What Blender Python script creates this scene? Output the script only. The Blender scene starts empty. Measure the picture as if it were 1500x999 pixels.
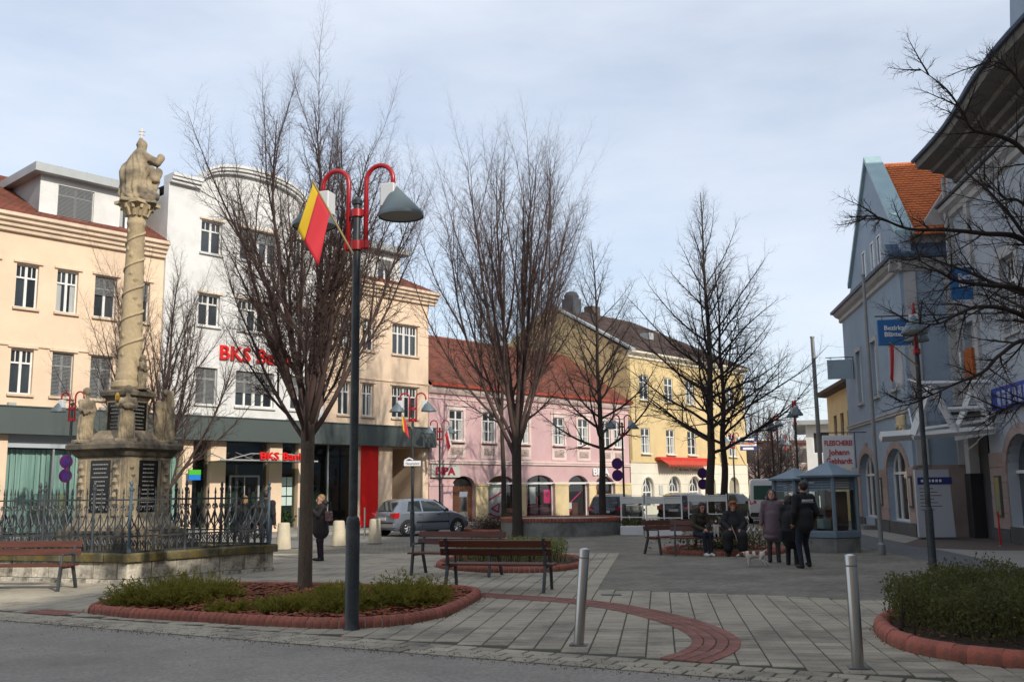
import bpy, math, random
import numpy as np
from mathutils import Vector, Matrix
random.seed(7)
scene = bpy.context.scene
COL = scene.collection
# ---------------------------------------------------------------- camera
FPX, EYE = 1420.0, 1.68
pitch = math.atan((718 - 499.5) / FPX); roll = 0.0114
Fv = Vector((0, math.cos(pitch), math.sin(pitch))); U0 = Vector((0, -math.sin(pitch), math.cos(pitch))); R0 = Vector((1, 0, 0))
Rv = R0 * math.cos(roll) - U0 * math.sin(roll); Uv = U0 * math.cos(roll) + R0 * math.sin(roll)
cam_d = bpy.data.cameras.new('camera'); cam = bpy.data.objects.new('camera', cam_d); COL.objects.link(cam)
cam.matrix_world = Matrix(((Rv.x, Uv.x, -Fv.x, 0), (Rv.y, Uv.y, -Fv.y, 0), (Rv.z, Uv.z, -Fv.z, EYE), (0, 0, 0, 1)))
cam_d.sensor_width = 36; cam_d.lens = 36 * FPX / 1500; cam_d.clip_end = 3000; cam_d.clip_start = 0.1
scene.camera = cam
# ---------------------------------------------------------------- sky, sun, exposure
SUN_AZ = Vector((0.60, -0.80, 0)); SUN_EL = math.radians(29)
SKY_STRENGTH, SUN_STRENGTH, EXPOSURE = 0.15, 3.5, 0.12
world = bpy.data.worlds.new('World'); scene.world = world; world.use_nodes = True
wn, wl = world.node_tree.nodes, world.node_tree.links
bg = wn['Background']; bg.inputs[1].default_value = SKY_STRENGTH
sky = wn.new('ShaderNodeTexSky'); sky.sky_type = 'NISHITA'; sky.sun_disc = False
sky.sun_elevation = SUN_EL; sky.sun_rotation = math.atan2(SUN_AZ.x, SUN_AZ.y)
sky.air_density = 1.0; sky.dust_density = 1.2; sky.ozone_density = 1.6
tc = wn.new('ShaderNodeTexCoord'); mp = wn.new('ShaderNodeMapping'); mp.inputs['Scale'].default_value = (1.6, 1.6, 5.5); mp.inputs['Rotation'].default_value = (0.12, 0.10, 0.5)
cn = wn.new('ShaderNodeTexNoise'); cn.inputs['Scale'].default_value = 1.5; cn.inputs['Detail'].default_value = 7; cn.inputs['Roughness'].default_value = 0.52
cr = wn.new('ShaderNodeValToRGB'); cr.color_ramp.elements[0].position = 0.28; cr.color_ramp.elements[0].color = (0.36, 0.36, 0.36, 1); cr.color_ramp.elements[1].position = 0.74; cr.color_ramp.elements[1].color = (0.86, 0.86, 0.86, 1)
cm = wn.new('ShaderNodeMixRGB'); cm.inputs[2].default_value = (5.7, 6.05, 6.65, 1)
wl.new(tc.outputs['Generated'], mp.inputs[0]); wl.new(mp.outputs[0], cn.inputs[0]); wl.new(cn.outputs[0], cr.inputs[0])
wl.new(cr.outputs[0], cm.inputs[0]); wl.new(sky.outputs[0], cm.inputs[1]); wl.new(cm.outputs[0], bg.inputs[0])
sd = bpy.data.lights.new('sun', 'SUN'); sd.energy = SUN_STRENGTH; sd.angle = math.radians(0.9); sd.color = (1.0, 0.93, 0.82)
sun = bpy.data.objects.new('sun', sd); COL.objects.link(sun)
sdir = Vector((SUN_AZ.x * math.cos(SUN_EL), SUN_AZ.y * math.cos(SUN_EL), math.sin(SUN_EL)))
sun.rotation_euler = sdir.to_track_quat('Z', 'Y').to_euler(); sun.location = (20, -30, 30)
vs = scene.view_settings; vs.view_transform = 'Standard'; vs.look = 'None'; vs.gamma = 1; vs.exposure = EXPOSURE; vs.use_curve_mapping = False
scene.render.engine = 'CYCLES'

# ---------------------------------------------------------------- pixel helpers (photo pixels, 1500 wide)
def ray(u, v): return Fv + Rv * ((u - 750) / FPX) + Uv * ((499.5 - v) / FPX)
def G(u, v, z=0.0):
    d = ray(u, v); return Vector((0, 0, EYE)) + d * ((z - EYE) / d.z)
def atY(u, v, y):
    d = ray(u, v); return Vector((0, 0, EYE)) + d * (y / d.y)

# ---------------------------------------------------------------- materials
MATS = {}
def mat(name, col, rough=0.7, col2=None, nscale=3.0, fine=0.0, bump=0.0, bscale=40.0, metal=0.0, spec=0.5, rnd=0.0, world_pos=False, dirt=None, dscale=0.7, damt=0.5, stretch=None, coat=0.0):
    """principled material: large-scale blend col->col2, fine speckle, per-object value jitter, dirt stains, bump"""
    if name in MATS: return MATS[name]
    m = bpy.data.materials.new(name); m.use_nodes = True; MATS[name] = m
    n, l = m.node_tree.nodes, m.node_tree.links; b = n['Principled BSDF']
    b.inputs['Roughness'].default_value = rough; b.inputs['Metallic'].default_value = metal; b.inputs['Specular IOR Level'].default_value = spec
    if coat: b.inputs['Coat Weight'].default_value = coat; b.inputs['Coat Roughness'].default_value = 0.06
    if world_pos:
        g = n.new('ShaderNodeNewGeometry'); co = g.outputs['Position']
    else:
        t = n.new('ShaderNodeTexCoord'); co = t.outputs['Object']
    if stretch:
        ms = n.new('ShaderNodeMapping'); ms.inputs['Scale'].default_value = stretch; l.new(co, ms.inputs[0]); co = ms.outputs[0]
    cur = None
    def noise(sc, det=5, ro=0.6):
        q = n.new('ShaderNodeTexNoise'); q.inputs['Scale'].default_value = sc; q.inputs['Detail'].default_value = det; q.inputs['Roughness'].default_value = ro
        l.new(co, q.inputs['Vector']); return q.outputs[0]
    def ramp(sock, a, c):
        q = n.new('ShaderNodeMapRange'); q.inputs[1].default_value = a; q.inputs[2].default_value = c; l.new(sock, q.inputs[0]); return q.outputs[0]
    rgb = n.new('ShaderNodeRGB'); rgb.outputs[0].default_value = (*col, 1); cur = rgb.outputs[0]
    if col2:
        mx = n.new('ShaderNodeMixRGB'); l.new(ramp(noise(nscale), 0.35, 0.65), mx.inputs[0]); l.new(cur, mx.inputs[1]); mx.inputs[2].default_value = (*col2, 1); cur = mx.outputs[0]
    if fine:
        mx = n.new('ShaderNodeMixRGB'); mx.blend_type = 'MULTIPLY'; mx.inputs[0].default_value = 1.0
        mr = n.new('ShaderNodeMapRange'); mr.inputs[1].default_value = 0.3; mr.inputs[2].default_value = 0.7; mr.inputs[3].default_value = 1 - fine; mr.inputs[4].default_value = 1 + fine
        l.new(noise(bscale * 0.8, 3, 0.7), mr.inputs[0]); cc = n.new('ShaderNodeCombineXYZ')
        for i in range(3): l.new(mr.outputs[0], cc.inputs[i])
        l.new(cur, mx.inputs[1]); l.new(cc.outputs[0], mx.inputs[2]); cur = mx.outputs[0]
    if dirt:
        mx = n.new('ShaderNodeMixRGB'); q = n.new('ShaderNodeMath'); q.operation = 'MULTIPLY'; q.inputs[1].default_value = damt
        l.new(ramp(noise(dscale, 8, 0.7), 0.48, 0.68), q.inputs[0]); l.new(q.outputs[0], mx.inputs[0]); l.new(cur, mx.inputs[1]); mx.inputs[2].default_value = (*dirt, 1); cur = mx.outputs[0]
    if rnd:
        oi = n.new('ShaderNodeObjectInfo'); hs = n.new('ShaderNodeHueSaturation')
        mr = n.new('ShaderNodeMapRange'); mr.inputs[3].default_value = 1 - rnd; mr.inputs[4].default_value = 1 + rnd; l.new(oi.outputs['Random'], mr.inputs[0])
        l.new(mr.outputs[0], hs.inputs['Value']); l.new(cur, hs.inputs['Color']); cur = hs.outputs[0]
    l.new(cur, b.inputs['Base Color'])
    if bump:
        bp = n.new('ShaderNodeBump'); bp.inputs['Strength'].default_value = bump; bp.inputs['Distance'].default_value = 0.02
        l.new(noise(bscale, 6, 0.65), bp.inputs['Height']); l.new(bp.outputs[0], b.inputs['Normal'])
    return m
def glass_mat(name, tint, refl=0.14):
    """see-through pane: transparent film plus mirror reflection"""
    m = bpy.data.materials.new(name); m.use_nodes = True; MATS[name] = m; n, l = m.node_tree.nodes, m.node_tree.links
    n.remove(n['Principled BSDF']); o = n['Material Output']
    t = n.new('ShaderNodeBsdfTransparent'); t.inputs[0].default_value = (*tint, 1)
    g = n.new('ShaderNodeBsdfGlossy'); g.inputs['Roughness'].default_value = 0.02
    lw = n.new('ShaderNodeLayerWeight'); lw.inputs[0].default_value = refl + 0.15
    mr = n.new('ShaderNodeMapRange'); mr.inputs[3].default_value = refl * 0.6; mr.inputs[4].default_value = 0.9
    x = n.new('ShaderNodeMixShader'); l.new(lw.outputs['Fresnel'], mr.inputs[0]); l.new(mr.outputs[0], x.inputs[0]); l.new(t.outputs[0], x.inputs[1]); l.new(g.outputs[0], x.inputs[2]); l.new(x.outputs[0], o.inputs[0])
    return m
W3 = dict(bump=0.25, bscale=30, fine=0.05)
M = dict(
 cream=mat('cream plaster', (.78, .60, .43), .9, (.70, .53, .38), .6, dirt=(.50, .40, .31), dscale=.5, damt=.3, **W3),
 cream_trim=mat('cream trim', (.74, .58, .43), .85, (.62, .48, .35), .8, dirt=(.36, .29, .24), dscale=.9, damt=.4, **W3),
 white=mat('white plaster', (.70, .70, .68), .9, (.62, .62, .60), .6, dirt=(.5, .5, .48), dscale=.6, damt=.35, **W3),
 pink=mat('pink plaster', (.58, .385, .385), .9, (.50, .32, .325), .7, dirt=(.5, .36, .35), dscale=1.0, damt=.5, **W3),
 pink_trim=mat('pale pink trim', (.72, .58, .53), .9, (.62, .49, .45), .8, dirt=(.42, .34, .32), dscale=1.0, damt=.4, **W3),
 sand=mat('sandstone piers', (.66, .53, .30), .9, (.56, .44, .25), 1.2, dirt=(.36, .29, .19), damt=.5, **W3),
 yellow=mat('yellow plaster', (.63, .49, .255), .9, (.56, .43, .22), .5, dirt=(.45, .35, .2), dscale=.5, damt=.4, **W3),
 offwhite=mat('off white plaster', (.72, .68, .56), .9, (.65, .61, .50), .5, dirt=(.45, .42, .36), damt=.35, **W3),
 blue=mat('blue plaster', (.32, .395, .475), .9, (.28, .35, .43), .6, dirt=(.2, .25, .3), damt=.4, **W3),
 paleblue=mat('pale grey blue plaster', (.42, .455, .49), .9, (.37, .40, .435), .6, dirt=(.25, .27, .3), damt=.4, **W3),
 greywall=mat('grey white plaster', (.50, .49, .47), .9, (.42, .41, .40), .6, dirt=(.3, .29, .28), damt=.4, **W3),
 redstone=mat('rose stone blocks', (.38, .29, .255), .85, (.31, .235, .21), 1.2, dirt=(.2, .15, .13), damt=.4, rnd=.1, **W3),
 plinth=mat('dark plinth', (.10, .10, .10), .9, (.07, .07, .07), 1, **W3),
 band=mat('grey green metal fascia', (.085, .105, .10), .45, (.095, .115, .11), .4, metal=.2),
 zinc=mat('zinc sheet', (.42, .44, .43), .5, (.36, .38, .38), 1.2, metal=.3, dirt=(.25, .26, .26), damt=.4),
 framew=mat('white window frame', (.78, .77, .74), .5, (.70, .69, .66), 3),
 frameb=mat('brown window frame', (.16, .09, .05), .5),
 glass=mat('window glass', (.025, .032, .038), .06, (.05, .06, .065), .8, spec=.8, rnd=.5),
 curtain=mat('curtain', (.32, .34, .33), .9, (.44, .45, .43), 5, stretch=(6, 1, .2)),
 greencurtain=mat('pale green curtain', (.50, .60, .58), .8, (.26, .35, .34), 3, stretch=(5, 1, .1)),
 blind=mat('grey blind slat', (.21, .22, .22), .5),
 redtile=mat('red brown clay tile', (.25, .082, .05), .85, (.17, .062, .042), 1.4, dirt=(.10, .05, .035), dscale=1.0, damt=.6, fine=.15, bump=.3, bscale=25),
 orangetile=mat('orange clay tile', (.62, .17, .04), .8, (.50, .13, .035), 2.2, fine=.15, bump=.3, bscale=25),
 browntile=mat('dark brown tile', (.085, .052, .042), .85, (.06, .042, .037), 1.4, dirt=(.14, .10, .085), dscale=.8, damt=.6, fine=.15, bump=.3, bscale=25),
 gutter=mat('red gutter', (.36, .06, .03), .5),
 redpanel=mat('bright red panel', (.75, .008, .006), .4),
 red=mat('red paint', (.42, .011, .018), .35, (.34, .009, .015), 2, spec=.6),
 post=mat('grey black paint', (.020, .026, .031), .42, (.03, .037, .042), 3, fine=.1, dirt=(.16, .17, .17), dscale=2.0, damt=.35),
 hood=mat('grey lamp hood', (.12, .16, .18), .45, (.10, .135, .15), 2),
 hoodin=mat('lamp inside', (.30, .29, .25), .5),
 lampbox=mat('pale lamp housing', (.62, .64, .66), .5),
 steel=mat('brushed steel', (.55, .55, .53), .28, (.42, .42, .41), 4, metal=1.0, stretch=(1, 1, .1)),
 iron=mat('blue black iron', (.028, .036, .042), .5, (.05, .06, .068), 3, dirt=(.09, .075, .06), dscale=3, damt=.5),
 bluesteel=mat('blue painted post', (.08, .13, .17), .5, (.06, .10, .13), 2),
 wood=mat('red brown wood slat', (.125, .036, .019), .5, (.075, .024, .014), 2, rnd=.22, stretch=(1, 6, 6), fine=.12, bump=.15),
 door=mat('brown door wood', (.12, .042, .016), .6, (.08, .03, .013), 1, stretch=(6, 1, .3)),
 stone=mat('weathered sandstone', (.40, .325, .215), .95, (.25, .205, .145), 2.2, dirt=(.045, .042, .038), dscale=2.0, damt=.9, fine=.18, bump=.6, bscale=22),
 column=mat('pale ochre column stone', (.52, .41, .25), .95, (.42, .33, .205), 1.6, dirt=(.25, .20, .14), dscale=1.4, damt=.5, fine=.12, bump=.5, bscale=22),
 wallstone=mat('pale wall block', (.62, .56, .46), .95, (.46, .42, .34), 2.5, dirt=(.035, .034, .03), dscale=2.4, damt=.85, fine=.3, bump=.7, bscale=20, rnd=.15),
 mossstone=mat('mossy coping', (.15, .14, .095), .95, (.17, .125, .03), 2.2, dirt=(.04, .04, .03), dscale=1.8, damt=.8, fine=.25, bump=.7, bscale=20),
 slabblack=mat('black inscription slab', (.010, .010, .011), .25),
 letter=mat('pale lettering', (.36, .34, .29), .6),
 concrete=mat('concrete', (.22, .22, .205), .95, (.16, .16, .15), 1.5, dirt=(.08, .08, .07), dscale=1.5, damt=.7, fine=.15, bump=.4, bscale=30),
 bollstone=mat('pale concrete bollard', (.62, .55, .40), .9, (.52, .45, .33), 4, dirt=(.3, .26, .2), damt=.5, fine=.12, bump=.4, bscale=40),
 curb=mat('rounded red brick', (.37, .105, .066), .8, (.28, .08, .052), 6, rnd=.16, fine=.15, bump=.4, bscale=50, dirt=(.10, .07, .05), dscale=3, damt=.6),
 brick=mat('red paver', (.30, .125, .092), .9, (.23, .10, .078), 5, rnd=.18, fine=.15, bump=.4, bscale=60, dirt=(.12, .09, .075), dscale=1.2, damt=.6),
 mortar=mat('mortar', (.33, .30, .25), .95),
 slab=mat('concrete paving slab', (.385, .338, .255), .92, (.31, .275, .212), .8, rnd=.2, fine=.12, bump=.35, bscale=45, world_pos=True, dirt=(.115, .108, .09), dscale=1.1, damt=.75),
 joint=mat('dark paving joint', (.05, .053, .04), .95, (.075, .07, .045), 3, fine=.3, world_pos=True),
 asphalt=mat('asphalt', (.315, .285, .245), .9, (.26, .237, .205), .5, fine=.28, bump=.6, bscale=34, world_pos=True, dirt=(.17, .155, .135), dscale=.35, damt=.7),
 farstreet=mat('street asphalt', (.22, .21, .19), .92, (.17, .163, .15), .3, fine=.12, bump=.3, bscale=30, world_pos=True),
 sidewalk=mat('side pavement', (.30, .285, .25), .9, (.25, .235, .21), .5, fine=.1, world_pos=True),
 soil=mat('dark soil', (.045, .03, .02), 1, (.075, .045, .028), 8, fine=.4, bump=.8, bscale=40),
 bark=mat('bark mulch chip', (.34, .095, .04), .9, (.20, .07, .035), 6, fine=.3),
 trunk=mat('grey brown bark', (.16, .122, .086), .95, (.105, .082, .06), 2.5, stretch=(3, 3, .6), fine=.25, bump=.9, bscale=24),
 twig=mat('twig bark', (.060, .038, .032), .9, (.085, .052, .044), 1.0),
 darktrunk=mat('dark bark', (.038, .031, .025), .95, (.055, .043, .033), 3, stretch=(3, 3, .6), fine=.25, bump=.9, bscale=24),
 darktwig=mat('dark twig bark', (.030, .022, .018), .9, (.045, .03, .024), 1.0),
 juniper=mat('juniper needles', (.22, .22, .034), .8, (.31, .275, .042), 2.2, rnd=.2),
 hedge=mat('dark hedge leaves', (.075, .088, .024), .7, (.13, .125, .035), 2.5, rnd=.2),
 box=mat('box hedge leaves', (.12, .16, .028), .7, (.18, .20, .035), 2.5, rnd=.2),
 grass=mat('dry grass', (.10, .10, .03), .9, (.14, .12, .05), 3),
 heather=mat('brown shrub', (.10, .05, .045), .9, (.07, .06, .04), 3),
 chrome=mat('car chrome', (.6, .6, .6), .2, metal=1),
 silver=mat('silver blue car paint', (.24, .27, .32), .32, metal=.55, coat=.8),
 darkcar=mat('dark blue car paint', (.018, .025, .034), .25, metal=.3, coat=.8),
 blackcar=mat('black car paint', (.012, .013, .013), .2, metal=.2, coat=.8),
 greencar=mat('dark green car paint', (.010, .03, .024), .22, metal=.3, coat=.8),
 vanwhite=mat('white van paint', (.72, .73, .72), .35, coat=.5),
 rubber=mat('rubber', (.014, .014, .014), .8), blackplastic=mat('black plastic', (.02, .02, .022), .6),
 carglass=mat('car glass', (.02, .026, .026), .04, spec=.9), taillight=mat('red tail light', (.45, .01, .012), .15, spec=.8),
 headlight=mat('clear lamp', (.6, .62, .62), .1, spec=.8), plate=mat('number plate', (.6, .6, .6), .5),
 signblue=mat('blue sign', (.012, .11, .30), .5, (.015, .13, .33), 2), signwhite=mat('white sign', (.72, .72, .72), .5), signred=mat('red sign paint', (.48, .01, .015), .5),
 bksred=mat('red sign letter', (.72, .012, .012), .4), bipared=mat('dark red letter', (.28, .010, .04), .5), magenta=mat('magenta print', (.62, .02, .16), .5), yellowprint=mat('yellow print', (.8, .5, .02), .5),
 greysign=mat('grey sign board', (.47, .46, .42), .6), purple=mat('blue violet sign', (.06, .018, .16), .5), purplered=mat('violet sign ring', (.14, .012, .10), .5), orange=mat('orange sign', (.45, .11, .015), .5), bluebox=mat('pale blue sign box', (.33, .42, .47), .5), navy=mat('navy', (.02, .03, .18), .5),
 green=mat('green sign', (.06, .45, .03), .5), skyblue=mat('bright blue sign', (.01, .18, .6), .5),
 kiosk=mat('blue grey kiosk paint', (.16, .215, .265), .5, (.14, .19, .235), 2, dirt=(.1, .13, .15), damt=.4),
 flagred=mat('red cloth', (.60, .035, .05), .8), flagyellow=mat('yellow cloth', (.62, .42, .02), .8), flagwhite=mat('white cloth', (.7, .7, .7), .8), flagpole=mat('flag stick', (.32, .22, .09), .6),
 galv=mat('galvanised pole', (.26, .27, .27), .5, (.21, .22, .22), 2, metal=.4), dark=mat('dark interior', (.012, .011, .010), .9), awning=mat('red awning cloth', (.50, .06, .03), .8, (.42, .05, .025), 3), awnred=mat('red awning hood', (.55, .03, .02), .5),
 whitemetal=mat('white metal', (.74, .74, .73), .4, (.66, .66, .65), 2), greystele=mat('pale grey stele', (.46, .48, .52), .4),
 terracotta=mat('terracotta', (.25, .09, .05), .8), plantgreen=mat('pot plant leaf', (.03, .08, .02), .5, (.05, .11, .03), 4), gold=mat('gilt', (.6, .36, .06), .35, metal=.8),
 flesh=mat('skin', (.50, .27, .19), .6), eye=mat('eye', (.02, .015, .012), .3), lip=mat('lip', (.28, .08, .07), .5), hairred=mat('ginger hair', (.30, .075, .015), .6, (.2, .05, .012), 20), hairbrown=mat('brown hair', (.035, .018, .010), .5, (.02, .01, .007), 20), hairblack=mat('black hair', (.012, .008, .008), .5), hairblond=mat('blond hair', (.30, .18, .07), .6, (.2, .12, .05), 20), haircopper=mat('chestnut hair', (.05, .014, .010), .5),
 coatblack=mat('black cloth', (.010, .010, .012), .85, (.016, .016, .018), 5, bump=.3), coatdark=mat('dark brown cloth', (.016, .012, .014), .7, (.025, .018, .02), 6), jacketolive=mat('olive cloth', (.032, .024, .015), .85, (.045, .034, .022), 5), coatmauve=mat('mauve quilted cloth', (.14, .095, .115), .6, (.12, .08, .10), 8, bump=.5, bscale=14), jeans=mat('denim', (.011, .014, .028), .9, (.017, .022, .04), 4), trousergrey=mat('grey trouser', (.06, .045, .045), .9), trouserplum=mat('plum trouser', (.028, .016, .028), .9), shoe=mat('black shoe', (.012, .012, .012), .5), shoewhite=mat('white trainer', (.6, .6, .58), .6), furwhite=mat('white fur', (.66, .62, .56), .9, (.56, .5, .44), 8), furbrown=mat('brown fur', (.17, .065, .025), .9), furblack=mat('black fur', (.012, .011, .011), .8),
)
def leafy(name, f=.45):
    m = M[name]; n, l = m.node_tree.nodes, m.node_tree.links; b = n['Principled BSDF']; t = n.new('ShaderNodeBsdfTranslucent'); x = n.new('ShaderNodeMixShader'); x.inputs[0].default_value = f
    l.new(b.inputs['Base Color'].links[0].from_socket, t.inputs[0]); l.new(b.outputs[0], x.inputs[1]); l.new(t.outputs[0], x.inputs[2]); l.new(x.outputs[0], n['Material Output'].inputs[0])
for q_ in ('juniper', 'hedge', 'box', 'grass', 'heather', 'plantgreen'): leafy(q_)
M['clear'] = glass_mat('clear pane', (.80, .86, .84), .14)
M['greenglass'] = glass_mat('green tinted pane', (.40, .52, .47), .16)
M['paleglass'] = glass_mat('pale green pane', (.74, .86, .82), .12)
MAT_VOID = M['dark']

# ---------------------------------------------------------------- mesh building
class MB:
    def __init__(s): s.v = []; s.f = []; s.m = []
    def add(s, vs, fs, mi=0):
        o = len(s.v); s.v.extend([tuple(p) for p in vs]); s.f.extend([tuple(i + o for i in f) for f in fs]); s.m.extend([mi] * len(fs)); return s
    def box(s, a, b, mi=0, T=None):
        (x0, y0, z0), (x1, y1, z1) = a, b
        vs = [(x0, y0, z0), (x1, y0, z0), (x1, y1, z0), (x0, y1, z0), (x0, y0, z1), (x1, y0, z1), (x1, y1, z1), (x0, y1, z1)]
        if T is not None: vs = [T @ Vector(p) for p in vs]
        return s.add(vs, [(0, 3, 2, 1), (4, 5, 6, 7), (0, 1, 5, 4), (1, 2, 6, 5), (2, 3, 7, 6), (3, 0, 4, 7)], mi)
    def bbox(s, a, b, bev=0.01, mi=0, T=None):
        """box with chamfered vertical and top edges"""
        (x0, y0, z0), (x1, y1, z1) = a, b; c = bev; rings = []
        def ring(i, z): return [(x0 + i, y0 + c + i * .0, z), (x0 + c + i * .0, y0 + i, z), (x1 - c, y0 + i, z), (x1 - i, y0 + c, z), (x1 - i, y1 - c, z), (x1 - c, y1 - i, z), (x0 + c, y1 - i, z), (x0 + i, y1 - c, z)]
        vs = ring(0, z0) + ring(0, z1 - c) + ring(c * .9, z1)
        if T is not None: vs = [T @ Vector(p) for p in vs]
        fs = [tuple(range(7, -1, -1)), tuple(range(16, 24))]
        for k in (0, 8):
            for i in range(8): fs.append((k + i, k + (i + 1) % 8, k + 8 + (i + 1) % 8, k + 8 + i))
        return s.add(vs, fs, mi)
    def poly(s, pts, mi=0): return s.add(pts, [tuple(range(len(pts)))], mi)
    def prism(s, pts, vec, mi=0):
        """closed prism: polygon pts extruded by vec"""
        n = len(pts); vec = Vector(vec); vs = [Vector(p) for p in pts]; vs = vs + [p + vec for p in vs]
        fs = [tuple(range(n - 1, -1, -1)), tuple(range(n, 2 * n))] + [(i, (i + 1) % n, n + (i + 1) % n, n + i) for i in range(n)]
        return s.add(vs, fs, mi)
    def tube(s, pts, rad, n=8, mi=0, caps=True):
        pts = [Vector(p) for p in pts]; k = len(pts); rad = rad if hasattr(rad, '__len__') else [rad] * k; vs = []; fs = []
        up = Vector((0, 0, 1)); d0 = (pts[1] - pts[0]).normalized()
        if abs(d0.dot(up)) > .95: up = Vector((1, 0, 0))
        side = d0.cross(up).normalized()
        for i, p in enumerate(pts):
            d = (pts[min(i + 1, k - 1)] - pts[max(i - 1, 0)]).normalized(); side = (side - d * side.dot(d)).normalized(); w = d.cross(side)
            for j in range(n):
                a = 2 * math.pi * j / n; vs.append(p + (side * math.cos(a) + w * math.sin(a)) * rad[i])
        for i in range(k - 1):
            for j in range(n): fs.append((i * n + j, i * n + (j + 1) % n, (i + 1) * n + (j + 1) % n, (i + 1) * n + j))
        if caps: fs += [tuple(range(n - 1, -1, -1)), tuple(range((k - 1) * n, k * n))]
        return s.add(vs, fs, mi)
    def lathe(s, prof, n=16, c=(0, 0, 0), mi=0, rot=0.0):
        vs = []; fs = []; k = len(prof)
        for r, z in prof:
            for j in range(n): a = 2 * math.pi * j / n + rot; vs.append((c[0] + r * math.cos(a), c[1] + r * math.sin(a), c[2] + z))
        for i in range(k - 1):
            for j in range(n): fs.append((i * n + j, i * n + (j + 1) % n, (i + 1) * n + (j + 1) % n, (i + 1) * n + j))
        fs += [tuple(range(n - 1, -1, -1)), tuple(range((k - 1) * n, k * n))]
        return s.add(vs, fs, mi)
    def mesh(s, name, mats, smooth=False):
        me = bpy.data.meshes.new(name); me.from_pydata(s.v, [], s.f)
        for m in (mats if isinstance(mats, (list, tuple)) else [mats]): me.materials.append(M[m] if isinstance(m, str) else m)
        if any(s.m): me.polygons.foreach_set('material_index', s.m)
        if smooth:
            me.polygons.foreach_set('use_smooth', [True] * len(me.polygons))
            if smooth != 'all': me.set_sharp_from_angle(angle=math.radians(40))
        me.update(); return me
    def build(s, name, mats, parent=None, loc=None, smooth=False):
        return ob(name, s.mesh(name, mats, smooth), parent, loc)
def ob(name, data, parent=None, loc=None, rz=0.0, rot=None, scale=None):
    o = bpy.data.objects.new(name, data); COL.objects.link(o); o.parent = parent
    if loc is not None: o.location = loc
    if rot is not None: o.rotation_euler = rot
    elif rz: o.rotation_euler = (0, 0, rz)
    if scale: o.scale = scale if hasattr(scale, '__len__') else (scale,) * 3
    return o
def tag(o, label, cat, group=None, kind=None):
    if label: o['label'] = label
    if cat: o['category'] = cat
    if group: o['group'] = group
    if kind: o['kind'] = kind
    return o
def thing(name, label, cat, loc=(0, 0, 0), rz=0.0, group=None, scale=None):
    return tag(ob(name, None, None, loc, rz, scale=scale), label, cat, group)
KIDS = {}
def kids(o): return [c for c in bpy.data.objects if c.parent is o]
def copy_tree(o, loc=None, rz=None, label=None, group=None, scale=None, parent=None, _k=None):
    if _k is None:
        _k = {}
        for c in bpy.data.objects:
            if c.parent: _k.setdefault(c.parent.name, []).append(c)
    c = o.copy(); COL.objects.link(c); c.parent = parent
    if loc is not None: c.location = loc
    if rz is not None: c.rotation_euler = (0, 0, rz)
    if scale is not None: c.scale = (scale,) * 3
    if label: c['label'] = label
    if group: c['group'] = group
    for ch in _k.get(o.name, []): copy_tree(ch, parent=c, _k=_k)
    return c
def text_mesh(body, size, ext=0.01, mname='letter', align='LEFT', shear=0.0, bold=0.0, space=1.0):
    cu = bpy.data.curves.new('lettering', 'FONT'); cu.body = body; cu.size = size; cu.extrude = ext; cu.align_x = align; cu.shear = shear; cu.offset = bold; cu.space_character = space; cu.resolution_u = 2
    t = bpy.data.objects.new('tmp', cu); COL.objects.link(t); bpy.context.view_layer.update()
    me = bpy.data.meshes.new_from_object(t.evaluated_get(bpy.context.evaluated_depsgraph_get()))
    bpy.data.objects.remove(t); me.materials.clear(); me.materials.append(M[mname]); return me
TXR = (math.pi / 2, 0, 0)
# ================================================================ setting: ground, road, plaza
def sheet(name, pts, z, m):
    mb = MB(); mb.poly([(x, y, z) for x, y in pts]); return tag(mb.build(name, m), None, None, kind='structure')
gd = sheet('ground', [(-900, -900), (900, -900), (900, 1500), (-900, 1500)], -0.06, 'farstreet')
RD = Vector((.886, -.464)); RN = Vector((.464, .886))           # road edge direction / towards the plaza
RP = Vector((-3.83, 12.06))
def redge(s, o=0.0): p = RP + RD * s + RN * o; return (p.x, p.y)
road = sheet('road', [redge(-60), redge(40), redge(40, -9.5), redge(-60, -9.5)], -0.012, 'asphalt')
BA = Vector((.675, .738)); BN = Vector((.738, -.675)); BC = Vector((-4.19, 48.0))   # building row: along, outward, corner
def brow(t, n): p = BC + BA * t + BN * n; return (p.x, p.y)
plaza = sheet('plaza', [redge(-18), redge(33), (36, 26), brow(22, 10), brow(-30, 10)], -0.008, 'joint')
street = sheet('street', [brow(-40, 9.9), brow(90, 9.9), brow(90, 2.6), brow(-40, 2.6)], -0.03, 'farstreet')
sw = MB(); sw.prism([(*brow(-40, 2.6), -.05), (*brow(34, 2.6), -.05), (*brow(34, -.3), -.05), (*brow(-40, -.3), -.05)], (0, 0, .13)); tag(sw.build('pavement', 'sidewalk'), None, None, kind='structure')
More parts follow.
